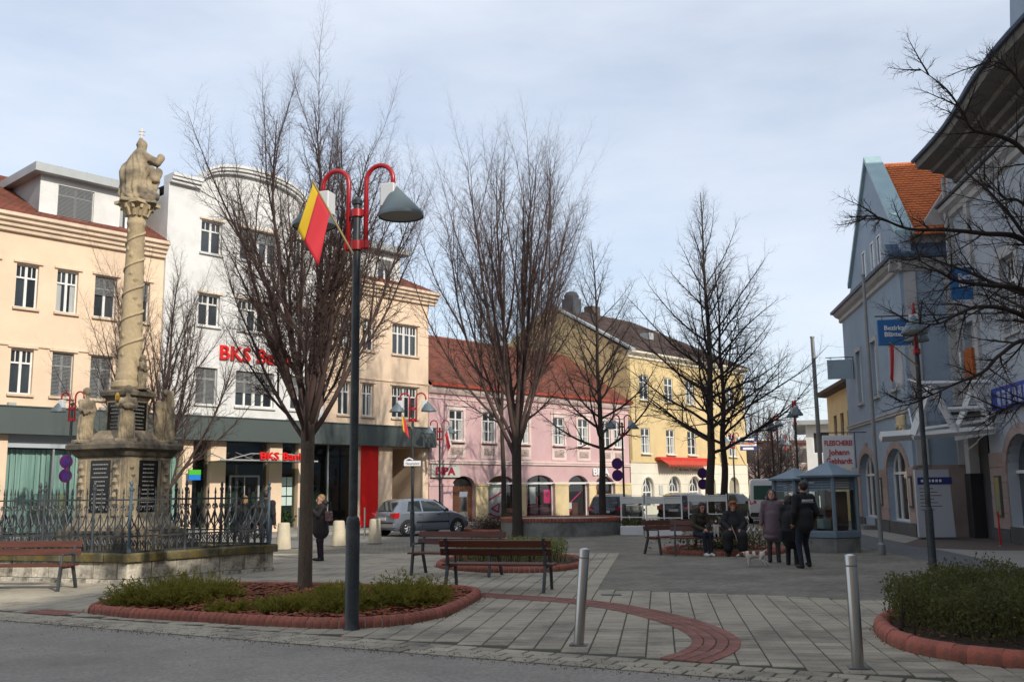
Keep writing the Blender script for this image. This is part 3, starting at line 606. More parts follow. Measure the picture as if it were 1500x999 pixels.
for a, c in lw + rw:
    for z in (9.82, 6.78) if a < -10 else (9.72, 6.68): hd = MB(); hd.box((a - .12, -.07, z + .04), (c + .12, .003, z + .12)); hd.build('window_head', 'cream_trim', bank)
for a, c in ww:
    for z in (12.8, 9.72): hd = MB(); hd.box((a - .1, -.21, z + .03), (c + .1, -.137, z + .1)); hd.build('window_head', 'cream_trim', bank)
CPROF = [(0, 10.9), (.14, 10.92), (.14, 11.05), (.24, 11.08), (.24, 11.2), (.36, 11.24), (.36, 11.36), (.48, 11.4), (.48, 11.52), (0, 11.56)]
for a, c in ((TL, -14.2), (-6.45, .40)): cornice(bank, 'cream_trim', a, c, CPROF)
SPROF = [(0, 6.86), (.06, 6.88), (.06, 6.93), (0, 6.95)]
cornice(bank, 'cream_trim', TL, -14.2, SPROF, name='string_course'); cornice(bank, 'cream_trim', -6.45, .02, SPROF, name='string_course')
# body behind, roof and dormers
bd = MB(); bd.poly([(0, 0, 0), (0, 12, 0), (0, 12, 11), (0, 0, 11)]); bd.poly([(TL, 0, 0), (TL, 0, 11), (TL, 12, 11), (TL, 12, 0)]); bd.poly([(TL, 12, 0), (TL, 12, 11), (0, 12, 11), (0, 12, 0)]); bd.build('side_wall', 'cream', bank)
for a, c, sd_ in ((TL, -14.2, 1), (-6.45, .3, 2)):
    tiles(bank, 'roof_tiles', 'redtile', (a, -.35, 11.55), (c, -.35, 11.55), (c - (3.2 if c > 0 else 0), 5.5, 14.6), (a, 5.5, 14.6), .25, .22, seed=sd_)
tiles(bank, 'roof_tiles', 'redtile', (.3, -.35, 11.55), (.3, 11, 11.55), (-2.9, 8, 14.6), (-2.9, 5.5, 14.6), .25, .22, seed=9)
rf = MB(); rf.poly([(TL, 5.5, 14.58), (-2.9, 5.5, 14.58), (-2.9, 8, 14.58), (TL, 8, 14.58)]); rf.poly([(TL, 8, 14.58), (-2.9, 8, 14.58), (.3, 12, 11.5), (TL, 12, 11.5)]); rf.build('rear_roof', 'redtile', bank)
def dormer(x0, x1, zt, wins, ov=.35):
    d = MB(); holes = [(a, c, e, g_) for a, c, e, g_ in wins]
    wall(bank, 'white', x0, x1, 11.5, zt, holes, y=.35, depth=.2, name='dormer_wall')
    d.poly([(x0, .35, 11.5), (x0, .35, zt), (x0, 6, zt), (x0, 6, 11.5)]); d.poly([(x1, .35, 11.5), (x1, 6, 11.5), (x1, 6, zt), (x1, .35, zt)]); d.build('dormer_cheek', 'zinc', bank)
    r = MB(); r.box((x0 - ov, -.05, zt), (x1 + ov, 6, zt + .32)); o = r.build('dormer_roof', 'zinc', bank)
    s = MB(); k = x0 - ov + .9
    while k < x1 + ov: s.box((k, -.058, zt + .004), (k + .02, 6.0, zt + .335)); k += .95
    s.build('seam', 'zinc', o)
    for i, (a, c, e, g_) in enumerate(wins): window(bank, a, c, e, g_, y=.42, sill=True, sill_m='zinc', blind=.97 if c - a > 1 else (.45 if x0 > -10 else None))
dormer(-18.95, -14.9, 13.35, [(-18.3, -16.95, 11.85, 13.1), (-15.95, -15.3, 11.85, 13.1)])
dormer(-6.3, -1.6, 13.25, [(-5.6, -4.9, 11.8, 12.9), (-3.0, -2.1, 11.8, 12.9)])
wb = MB(); wb.poly([(-14.2, 5, 4.6), (-14.2, 5, 14.05), (-6.45, 5, 14.05), (-6.45, 5, 4.6)]); wb.poly([(-14.2, .2, 14.0), (-6.45, .2, 14.0), (-6.45, 5, 14.0), (-14.2, 5, 14.0)]); wb.build('gable_back', 'zinc', bank)
# fascia band and ground floor
fb = MB(); fb.box((TL, -.42, 3.79), (.17, .02, 4.72)); fb.box((TL, -.46, 4.72), (.21, .02, 4.76)); fo = fb.build('fascia', 'band', bank)
for x in (-19.8, -16.6, -12.8, -8.4, -5.0, -1.9): lb = MB(); lb.box((x, -.40, 4.76), (x + .25, -.2, 4.86)); lb.build('floodlight', 'zinc', bank)
cols = [(-25.2, -24.6), (-20.1, -19.6), (-13.05, -12.62), (-11.85, -11.15), (-9.08, -8.45), (-7.62, -7.45), (-4.35, -4.2), (-3.18, -2.3), (-.45, 0)]
for a, c in cols: pb = MB(); pb.bbox((a, -.02, 0), (c, .5, 3.79), .015); pb.build('pier', 'cream', bank)
fl = MB(); fl.box((TL, -.05, 0), (-12.0, .45, .35)); fl.box((-8.4, -.05, 0), (-4.2, .45, .22)); fl.build('plinth', 'concrete', bank)
rp = MB(); rp.box((-4.2, -.04, .12), (-3.18, .2, 3.79)); rp.build('red_panel', 'redpanel', bank)
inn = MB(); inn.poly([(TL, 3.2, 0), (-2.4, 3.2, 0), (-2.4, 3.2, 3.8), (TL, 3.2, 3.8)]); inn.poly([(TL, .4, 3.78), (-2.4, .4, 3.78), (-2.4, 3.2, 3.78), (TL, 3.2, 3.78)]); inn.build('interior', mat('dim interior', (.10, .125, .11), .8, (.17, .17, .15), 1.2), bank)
for a, c in ((-24.6, -20.1), (-19.6, -13.05), (-12.62, -11.85), (-11.15, -9.08), (-8.45, -7.62), (-7.45, -4.35)):
    left = c < -13; gz0, gz1 = (.35, 3.35) if left else (.05, 3.79); nb = max(1, round((c - a) / 1.6)); step = (c - a) / nb; z0 = .35 if left else (.22 if a > -8 else .05)
    for i in range(nb):
        g_ = MB(); g_.poly([(0, 0, 0), (step - .05, 0, 0), (step - .05, 0, gz1 - z0), (0, 0, gz1 - z0)]); g_.build('pane', 'paleglass' if left else 'greenglass', bank, (a + i * step + .025, .22, z0))
        if i: mu = MB(); mu.box((a + i * step - .03, .17, z0), (a + i * step + .03, .27, gz1)); mu.build('mullion', 'zinc', bank)
    if left:
        lt = MB(); lt.box((a, .1, 3.35), (c, .3, 3.79)); lt.build('lintel_panel', mat('pale lintel', (.42, .46, .50), .6), bank)
        cu = MB(); x = a
        while x < c: cu.box((x, .5 + .03 * math.sin(x * 30), .4), (x + .09, .53 + .03 * math.sin(x * 30), 3.3)); x += .095
        for (p, q) in ((a + .2, a + 2.6), (a + 3.3, c - .3)): pass
        cu.build('curtain', 'greencurtain', bank)
        for k in range(2): ps = MB(); ps.box((a + 1.1 + k * 2.9, .30, .95), (a + 2.3 + k * 2.9, .33, 1.75), 0); pso = ps.build('poster', mat('poster blue', (.22, .34, .36), .5, (.35, .25, .1), 1.4), bank)
dr = MB(); dr.box((-10.85, .16, .05), (-10.78, .26, 2.35)); dr.box((-9.5, .16, .05), (-9.43, .26, 2.35)); dr.box((-10.85, .16, 2.35), (-9.43, .26, 2.42)); dr.box((-10.16, .17, .05), (-10.12, .25, 2.35)); dr.build('door_frame', 'zinc', bank)
ca = MB(); ca.box((-12.3, -1.5, 2.93), (-7.7, .1, 2.96)); cao = ca.build('glass_canopy', 'greenglass', bank)
cs = MB()
for x in (-12.0, -10.7, -9.4, -8.0): cs.tube([(x, 0, 3.35), (x, -1.4, 2.98)], .02, 5); 
cs.tube([(-12.3, -1.5, 2.98), (-7.7, -1.5, 2.98)], .035, 6); cs.tube([(-11.9, -1.45, 3.0), (-10.9, -1.45, 3.25), (-9.0, -1.45, 3.25), (-7.9, -1.45, 3.0)], .02, 5); cs.build('canopy_rod', 'zinc', cao)
letters(bank, 'BKS Bank', .82, -11.7, 7.12, -.20, 'bksred', .05, bold=.012, width=3.5)
letters(cao, 'BKS Bank', .42, -10.55, 3.02, -1.56, 'bksred', .04, bold=.008, width=2.15)
at = MB(); at.box((-12.95, -.35, 2.42), (-12.45, -.25, 2.62), 0); at.box((-12.95, -.34, 2.22), (-12.45, -.26, 2.42), 1); at.build('cash_sign', ['green', 'skyblue'], bank)
for k in range(6): pp = MB(); pp.box((0, 0, 0), (.26, .01, .36)); pp.build('notice', mat('pale notice', (.5, .62, .58), .6), bank, (-8.36 + (k % 2) * .3, .17, 1.15 + (k // 2) * .42))
ps = MB(); ps.box((-.45, .0, .0), (-.0, .02, .6)); 
# passage
pa = MB(); pa.poly([(-.45, .5, 0), (-.45, 9, 0), (-.45, 9, 3.79), (-.45, .5, 3.79)]); pa.poly([(-2.3, .5, 0), (-2.3, .5, 3.79), (-2.3, 9, 3.79), (-2.3, 9, 0)]); pa.poly([(-2.3, .0, 3.78), (-.45, .0, 3.78), (-.45, 9, 3.78), (-2.3, 9, 3.78)]); pa.poly([(-2.3, 9, 0), (-2.3, 9, 3.79), (-.45, 9, 3.79), (-.45, 9, 0)]); pa.build('passage_wall', 'cream', bank)
db = MB(); db.box((-.46, 2.2, .9), (-.44, 3.0, 1.7)); db.build('meter_box', mat('grey box', (.25, .23, .2), .6), bank)
chb = MB(); chb.box((.5, 3.2, 9.4), (1.7, 4.2, 11.5)); chb.box((.45, 3.15, 11.5), (1.75, 4.25, 11.62)); 
# indoor plant by the bank window
pl = thing('potted_plant', 'leafy green pot plant standing on the ledge inside the bank window', 'plant', (*brow(-8.05, -.45), .05))
pb = MB(); pb.lathe([(.13, 0), (.17, .32), (.16, .33)], 12); pb.build('pot', 'whitemetal', pl)
rr = np.random.default_rng(2); c = rr.normal(size=(260, 3)) * [.22, .22, .16] + [0, 0, .62]; ob('foliage', quads_mesh('foliage', leaf_arrays(c, rr.normal(size=(260, 3)) + [0, 0, .3], .14, .07, rr), 'plantgreen'), pl)

# ================================================================ pink shop house
pink = thing('pink_house', 'pink two storey shop house with arched openings and red brown tiled roof', 'house', (BC.x, BC.y, 0), ROWANG)
PE = 16.85
pa_ = [(1.62, 3.28, .12, 2.43, .55), (4.19, 6.42, .2, 2.46, .55), (7.18, 9.61, .2, 2.50, .55), (10.81, 12.7, .2, 2.50, .55), (13.35, 15.25, .2, 2.46, .55)]
pw = [(1.42, 2.42), (3.83, 4.83), (6.5, 7.5), (9.55, 10.55), (11.8, 12.8), (14.05, 14.95), (15.25, 16.15)]
wall(pink, 'pink', 0.02, PE, 0, 6.6, pa_ + [(a, c, 4.2, 5.75) for a, c in pw], depth=.32)
for a, c in pw:
    window(pink, a, c, 4.2, 5.75, y=.05, style='six', sill=True, sill_m='pink_trim')
    fr = MB()
    for (x0, x1, z0, z1) in ((a - .16, a, 4.1, 5.75), (c, c + .16, 4.1, 5.75), (a - .16, c + .16, 5.75, 5.92)): fr.box((x0, -.035, z0), (x1, .003, z1))
    fr.box((a - .24, -.09, 5.95), (c + .24, .003, 6.05)); fr.build('window_surround', 'pink_trim', pink)
    pn = MB(); pn.box((a - .14, -.035, 3.33), (c + .14, .003, 4.0)); pno = pn.build('relief_panel', 'pink_trim', pink)
    p2 = MB(); p2.box((a + .08, -.055, 3.5), (c - .08, -.033, 3.86)); p2.box((a + .16, -.075, 3.56), (c - .16, -.05, 3.8)); p2.tube([(a + .25, -.08, 3.62), ((a + c) / 2, -.09, 3.74), (c - .25, -.08, 3.62)], .02, 5); p2.build('relief', mat('relief shade', (.46, .36, .32), .95, (.36, .28, .25), 12, bump=.8, bscale=30), pno)  # relief has a darker mottled tone than its panel
cornice(pink, 'pink_trim', .02, PE, [(0, 3.02), (.10, 3.04), (.10, 3.14), (.14, 3.15), (.14, 3.2), (0, 3.24)], name='string_course')
cornice(pink, 'pink_trim', .02, PE, [(0, 6.25), (.05, 6.27), (.05, 6.32), (0, 6.34)], name='string_course')
cornice(pink, 'pink_trim', .02, PE, [(0, 6.5), (.12, 6.54), (.2, 6.66), (.26, 6.8), (.26, 6.88), (0, 6.9)])
gt = MB(); gt.prism([(.02, -.42, 6.88), (.02, -.24, 6.86), (.02, -.22, 7.02), (.02, -.43, 7.02)], (PE - .02, 0, 0)); gt.build('gutter', 'gutter', pink)
tiles(pink, 'roof_tiles', 'redtile', (.02, -.34, 6.98), (PE + .15, -.34, 6.98), (PE + .15, 5.0, 10.4), (.02, 5.0, 10.4), .2, .17, seed=4)
rf = MB(); rf.poly([(.02, 5, 10.38), (PE, 5, 10.38), (PE, 10, 6.9), (.02, 10, 6.9)]); rf.build('rear_roof', 'redtile', pink)
rg = MB(); rg.tube([(.02, 5, 10.42), (PE, 5, 10.42)], .1, 8); rg.build('ridge_tile', 'redtile', pink)
chm = MB(); chm.box((.15, 3.2, 8.9), (1.15, 4.2, 11.15)); chm.box((.10, 3.15, 11.15), (1.2, 4.25, 11.25)); cho = chm.build('chimney', mat('chimney red', (.36, .085, .05), .8), pink)
cpp = MB(); cpp.tube([(.5, 3.7, 11.2), (.5, 3.7, 11.75)], .12, 8); cpp.lathe([(.2, 0), (.2, .04)], 8, (.5, 3.7, 11.85)); [cpp.tube([(.5 + dx, 3.7, 11.7), (.5 + dx, 3.7, 11.86)], .015, 4) for dx in (-.1, .1)]; cpp.build('flue', 'zinc', cho)
prev = .02
for k, h in enumerate(pa_ + [(PE, PE, 0, 0)]):
    a = h[0]; 
    if a - prev > .2: pb = MB(); pb.bbox((prev + (.0 if k == 0 else .0), -.06, 0), (a, .06, 1.93), .012, 0); pb.box((prev - .04 if k else prev, -.10, 1.93), (a + (.04 if a < PE else 0), .05, 2.05)); pb.build('pier', 'sand' if k else 'pink', pink)
    prev = h[1]
dd = MB()
for k in range(2):
    x = 1.64 + k * .82; dd.box((x, .22, .12), (x + .80, .30, 1.9))
    for zz in (.3, .95, 1.5): dd.box((x + .12, .19, zz), (x + .68, .222, zz + .42))
do = dd.build('door', 'door', pink)
fan = MB(); fan.poly([(1.62, .25, 1.9), (3.28, .25, 1.9), (3.28, .25, 2.43), (1.62, .25, 2.43)]); fan.build('fanlight', 'dark', do)
hn = MB(); hn.tube([(2.4, .17, 1.0), (2.4, .17, 1.15)], .02, 6); hn.build('handle', 'steel', do)
ib = MB(); ib.poly([(3.9, 3.2, 0), (PE, 3.2, 0), (PE, 3.2, 2.9), (3.9, 3.2, 2.9)]); ib.poly([(3.9, .35, .2), (PE, .35, .2), (PE, 3.2, .2), (3.9, 3.2, .2)]); ib.poly([(3.9, .35, 2.6), (3.9, 3.2, 2.6), (PE, 3.2, 2.6), (PE, .35, 2.6)]); ib.build('interior', mat('shop interior', (.10, .02, .03), .8, (.06, .02, .03), 1), pink)
bar = MB(); bar.box((4.0, -.075, 2.04), (15.6, -.03, 2.10)); bar.build('rail', 'whitemetal', pink)
for h in pa_[1:]:
    g_ = MB(); w_ = h[1] - h[0]; g_.poly([(0, 0, 0), (w_, 0, 0), (w_, 0, 2.3), (0, 0, 2.3)]); g_.build('pane', 'clear', pink, (h[0], .2, .2))
    fm = MB(); fm.box((h[0], .17, .2), (h[0] + .05, .24, 2.4)); fm.box((h[1] - .05, .17, .2), (h[1], .24, 2.4)); fm.box((h[0] + .05, .17, 2.0), (h[1] - .05, .24, 2.06)); fm.build('shop_frame', 'whitemetal', pink)
# shop window prints: white panel with magenta triangle, display shelf, red display box
pr = MB(); pr.box((4.25, .28, .25), (5.95, .3, 2.0)); pr.build('window_print', 'signwhite', pink)
mg = MB()
def strip(p, q, w=.10, y=.27):
    p, q = Vector((p[0], y, p[1])), Vector((q[0], y, q[1])); d = (q - p).normalized(); s = Vector((-d.z, 0, d.x)) * w / 2; mg.prism([p - s, q - s, q + s, p + s], (0, .006, 0))
strip((4.25, 1.05), (5.9, 1.75)); strip((4.25, .55), (5.6, .22)); strip((4.75, .75), (5.35, 1.0), .09, .262); strip((5.35, 1.0), (5.3, .55), .09, .264); strip((5.3, .55), (4.75, .75), .09, .266); strip((5.8, .25), (5.8, 1.7), .06)
strip((11.0, .75), (12.3, 1.55), .08); strip((10.95, .3), (11.6, .7), .08, .262); strip((11.6, .7), (11.6, .3), .08, .264)
mg.build('window_print', 'magenta', pink)
for (x0, x1, z0, z1, m_) in ((7.75, 8.25, .95, 1.85, 'signwhite'), (7.3, 7.6, .9, 1.55, 'magenta'), (8.95, 9.5, .95, 1.7, 'magenta'), (9.1, 9.4, 1.3, 1.55, 'yellowprint'), (11.45, 11.95, .25, .95, 'wood'), (11.1, 11.4, .6, .95, 'signwhite'), (13.4, 13.8, 1.25, 1.65, 'yellowprint'), (13.4, 13.75, .7, 1.2, 'signwhite'), (13.4, 13.9, 1.68, 1.95, 'signred'), (8.3, 8.9, .25, .6, 'purplered')):
    q = MB(); q.box((x0, .235, z0), (x1, .33, z1)); q.build('display', m_, pink)
rk = MB(); _t = rk.tube
rk.tube = lambda P_, r_, n_: _t([(x_, y_ - .22, z_) for x_, y_, z_ in P_], r_ * 1.4, n_)
for k in range(7): rk.tube([(7.45 + k * .16, .5, .25), (7.45 + k * .16, .5, .8)], .014, 4)
rk.tube([(7.4, .5, .8), (8.9, .5, .82)], .025, 5); rk.tube([(7.6, .5, .82), (7.6, .55, 1.35), (8.2, .55, 1.5), (8.5, .55, 1.2), (8.4, .5, .9)], .025, 5); rk.tube([(7.9, .5, .85), (7.95, .5, 1.15), (8.15, .5, 1.1)], .02, 5); rk.build('display_rack', 'magenta', pink)
r2 = MB(); r2.tube([(8.2, .42, .3), (8.2, .42, .65), (8.9, .42, .7), (8.95, .42, .3)], .018, 5); r2.build('display_rail', 'steel', pink)
sb = MB(); sb.box((.10, -.16, 2.36), (2.02, -.02, 2.98)); sbo = sb.build('sign_board', 'greysign', pink)
letters(sbo, 'BIPA', .52, .34, 2.49, -.175, 'bipared', .015, bold=.02, width=1.35)
letters(pink, 'BIPA', .55, 13.1, 2.52, -.06, 'signwhite', .03, bold=.02, width=1.55)
sd_ = MB(); sd_.poly([(PE, 0, 0), (PE, 10, 0), (PE, 10, 6.9), (PE, 5, 10.35), (PE, 0, 6.9)]); sd_.poly([(.02, 10, 0), (.02, 10, 6.9), (PE, 10, 6.9), (PE, 10, 0)]); sd_.build('side_wall', 'pink', pink)
hs = MB(); hs.bbox((.85, -.03, 2.08), (.98, -.0, 2.22), .01)
# ================================================================ yellow house
yel = thing('yellow_house', 'tall yellow corner house with white ground floor and dark brown tiled roof', 'house', (BC.x, BC.y, 0), ROWANG)
Y0, Y1 = 16.9, 31.4
yw = [(18.15, 19.15), (21.0, 22.0), (23.55, 24.6), (26.05, 27.05), (28.9, 30.0)]
ya = [(18.1, 19.3, .65, 2.38, .6), (21.02, 22.4, .65, 2.45, .68), (23.46, 24.84, .65, 2.45, .68), (25.96, 26.86, .05, 2.42, .45), (28.7, 30.1, .05, 2.46, .7)]
wall(yel, 'yellow', Y0, Y1, 3.32, 10.2, [(a, c, z0, z1) for a, c in yw for z0, z1 in ((7.3, 8.9), (3.9, 5.5))], depth=.25); wall(yel, 'offwhite', Y0, Y1, 0, 3.3, ya, y=-.04, depth=.35, name='ground_floor_wall')
for a, c in yw:
    for z0, z1 in ((7.3, 8.9), (3.9, 5.5)): window(yel, a, c, z0, z1, y=.06, style='six', sill=True, sill_m='offwhite')
for z in (.62, 1.3, 1.95, 2.62):
    gv_ = MB(); x = Y0
    for h in ya + [(Y1, Y1)]:
        if z > 2.5: continue
        if h[0] - x > .3: gv_.box((x + .002, -.046, z), (h[0] - .02, -.036, z + .02))
        x = h[1] + .02
    if z > 2.5: gv_.box((Y0, -.046, z), (Y1, -.036, z + .02))
    gv_.build('joint_line', mat('shadow groove', (.40, .37, .30), .9), yel)  # joint lines are thin strips in a darker tone than the wall
for h in ya[:3]:
    fr = MB(); cx, r_ = (h[0] + h[1]) / 2, (h[1] - h[0]) / 2; zs_ = h[3] - h[4]
    fr.box((h[0], .12, h[2]), (h[0] + .07, .2, zs_)); fr.box((h[1] - .07, .12, h[2]), (h[1], .2, zs_)); fr.box((h[0] + .07, .12, zs_ - .35), (h[1] - .07, .2, zs_ - .27)); fr.box((cx - .03, .125, h[2]), (cx + .03, .195, zs_ + h[4] * .97))
    fr.tube([(cx + (r_ - .03) * math.cos(math.pi * (1 - i / 12)), .16, zs_ + (h[4] - .03) * math.sin(math.pi * i / 12)) for i in range(13)], .045, 5); fr.tube([(cx + r_ * .5 * math.cos(math.pi * (1 - i / 10)), .16, zs_ - .27 + h[4] * .75 * math.sin(math.pi * i / 10)) for i in range(11)], .03, 5)
    wo = fr.build('arched_window', 'framew', yel)
    g_ = MB(); g_.poly([(h[0], .18, h[2]), (h[1], .18, h[2]), (h[1], .18, h[3]), (h[0], .18, h[3])]); g_.build('pane', 'glass', wo)
    for x0, x1 in ((h[0] - .14, h[0]), (h[1], h[1] + .14)): pass
    sr = MB(); sr.tube([(h[0] - .07, -.05, .6), (h[0] - .07, -.05, zs_)] + [(cx + (r_ + .07) * math.cos(math.pi * (1 - i / 12)), -.05, zs_ + (h[4] + .07) * math.sin(math.pi * i / 12)) for i in range(1, 12)] + [(h[1] + .07, -.05, zs_), (h[1] + .07, -.05, .6)], .06, 5); sr.build('window_surround', 'offwhite', yel)
for h in ya[3:]: q = MB(); q.poly([(h[0], .3, h[2]), (h[1], .3, h[2]), (h[1], .3, h[3]), (h[0], .3, h[3])]); q.build('doorway', mat('door shade beige', (.30, .27, .20), .8), yel)  # plain beige sheet closing each door opening
cornice(yel, 'offwhite', Y0, Y1 + .1, [(0, 9.85), (.12, 9.9), (.12, 10.05), (.3, 10.12), (.42, 10.2), (.42, 10.32), (0, 10.36)]); cornice(yel, 'yellow', Y0, Y1, [(0, 3.28), (.09, 3.3), (.09, 3.4), (0, 3.44)], name='string_course')
gw = MB(); gw.prism([(Y0, 0, 0), (Y0, 0, 10.3), (Y0, 6.4, 14.0), (Y0, 12.8, 10.3), (Y0, 12.8, 0)], (.3, 0, 0)); gw.poly([(Y1, 0, 0), (Y1, 12.8, 0), (Y1, 12.8, 10.3), (Y1, 0, 10.3)]); gw.build('gable_wall', 'yellow', yel)
gc = MB(); gc.prism([(Y0 - .12, -.45, 10.28), (Y0 - .12, 6.4, 14.1), (Y0 - .12, 6.4, 14.26), (Y0 - .12, -.45, 10.42)], (.45, 0, 0)); gc.build('verge', 'zinc', yel)
HX = 5.2
tiles(yel, 'roof_tiles', 'browntile', (Y0 + .3, -.42, 10.34), (Y1 + .42, -.42, 10.34), (Y1 - HX, 6.4, 14.1), (Y0 + .3, 6.4, 14.1), .26, .22, seed=5)
tiles(yel, 'roof_tiles', 'browntile', (Y1 + .42, -.42, 10.34), (Y1 + .42, 13.2, 10.34), (Y1 - HX, 6.5, 14.1), (Y1 - HX, 6.4, 14.1), .26, .22, seed=6)
rf = MB(); rf.poly([(Y0, 6.4, 14.05), (Y1 - HX, 6.4, 14.05), (Y1, 12.8, 10.3), (Y0, 12.8, 10.3)]); rf.build('rear_roof', 'browntile', yel)
chy = MB(); chy.box((18.6, 5.6, 13.4), (19.5, 6.6, 14.75)); chy.lathe([(.5, 0), (.55, .25), (.4, .5), (.1, .6)], 10, (19.05, 6.1, 14.7)); chy.build('chimney', mat('dark chimney cowl', (.06, .065, .075), .6), yel)
ch2 = MB(); ch2.box((22.6, 7.0, 13.2), (23.5, 7.8, 14.9)); ch2.build('chimney', mat('chimney brown', (.10, .07, .06), .9), yel)
sk = MB(); sk.box((22.6, 2.2, 11.88), (23.2, 2.9, 12.36)); sk.build('skylight', 'zinc', yel)
aw = MB(); aw.box((19.6, -.45, 3.50), (25.5, -.08, 3.68)); awo = aw.build('awning', 'awnred', yel)
av = MB(); av.prism([(19.75, -.40, 3.52), (19.75, -.95, 3.2), (19.75, -.95, 3.17), (19.75, -.40, 3.49)], (5.6, 0, 0))
x = 19.75
while x < 25.3: av.poly([(x, -.95, 3.19), (x + .14, -.95, 3.02), (x + .28, -.95, 3.19)]); x += .28
av.build('valance', 'awning', awo)
q = MB(); q.box((21.5, -.12, 2.72), (25.2, -.04, 3.12)); sgo = q.build('sign_board', mat('cream sign', (.62, .56, .42), .7), yel)
letters(sgo, 'C. du bon Traiteur', .3, 21.7, 2.82, -.13, 'trousergrey', .005, width=3.2)
vb = MB(); vb.box((19.9, -.1, 1.3), (20.3, -.04, 1.9)); vb.build('menu_case', 'greysign', yel)
# ================================================================ right-hand houses (local x towards the camera, +y into the house)
AD = Vector((.143, .990)); RANG = math.atan2(-AD.y, -AD.x); AO = Vector((13.29, 32.49)); NO = Vector((14.59, 29.63))
blue = thing('blue_house', 'pale blue gabled town house with rose stone ground floor arches', 'house', (AO.x, AO.y, 0), RANG)
aa = [(-8.5, -5.6, .45, 3.0, .85), (-3.7, -.75, .45, 3.0, .85)]
aw_ = [(-7.85, -6.95), (-5.05, -4.15), (-2.05, -1.15)]
wall(blue, 'blue', -10.35, 0, 0, 9.25, aa + [(a, c, 5.05, 7.2) for a, c in aw_], depth=.4)
for a, c in aw_:
    window(blue, a, c, 5.05, 7.2, y=.12, style='six', sill=True, sill_m='greywall')
    fr = MB(); [fr.box((x0, -.04, 4.95), (x1, .003, 7.2)) for x0, x1 in ((a - .13, a), (c, c + .13))]; fr.box((a - .13, -.04, 7.2), (c + .13, .003, 7.35)); fr.build('window_surround', 'greywall', blue)
# gable
gp = [(-9.2, 9.25), (-8.1, 10.0), (-3.55, 14.06), (.35, 10.1), (.35, 9.25)]
gh = MB(); gh.prism([(x, 0, z) for x, z in gp], (0, .35, 0)); gh.build('gable_wall', 'blue', blue)
for x in (-5.3, -3.8, -2.7): window(blue, x, x + .55, 9.75, 10.85, y=-.06, style='single'); 
cp = MB()
for p, q in zip(gp[1:3], gp[2:4]): cp.prism([(p[0], -.12, p[1]), (q[0], -.12, q[1]), (q[0], -.12, q[1] + .2), (p[0], -.12, p[1] + .2)], (0, .62, 0))
cp.build('gable_coping', mat('pale blue coping sheet', (.36, .50, .52), .5, (.30, .43, .46), 2), blue)
cornice(blue, 'greywall', -10.6, .35, [(0, 8.9), (.1, 8.95), (.1, 9.1), (.25, 9.18), (.35, 9.3), (0, 9.32)]); cornice(blue, mat('slate blue sheet', (.06, .10, .16), .5), -10.7, .45, [(0, 9.32), (.42, 9.32), (.45, 9.42), (0, 9.62)], name='cornice_sheet')
cornice(blue, 'greywall', -10.35, .04, [(0, 4.12), (.07, 4.14), (.07, 4.22), (.11, 4.24), (.11, 4.3), (0, 4.33)], name='string_course')
# orange roof behind the gable: ridge runs into the block
tiles(blue, 'roof_tiles', 'orangetile', (.25, .45, 10.15), (.25, 9, 10.15), (-3.55, 9, 13.95), (-3.55, .45, 13.95), .2, .17, seed=8)
rf = MB(); rf.poly([(-3.55, .35, 13.9), (-3.55, 9, 13.9), (-9.3, 9, 9.3), (-9.3, .35, 9.3)]); rf.build('far_roof', 'orangetile', blue)
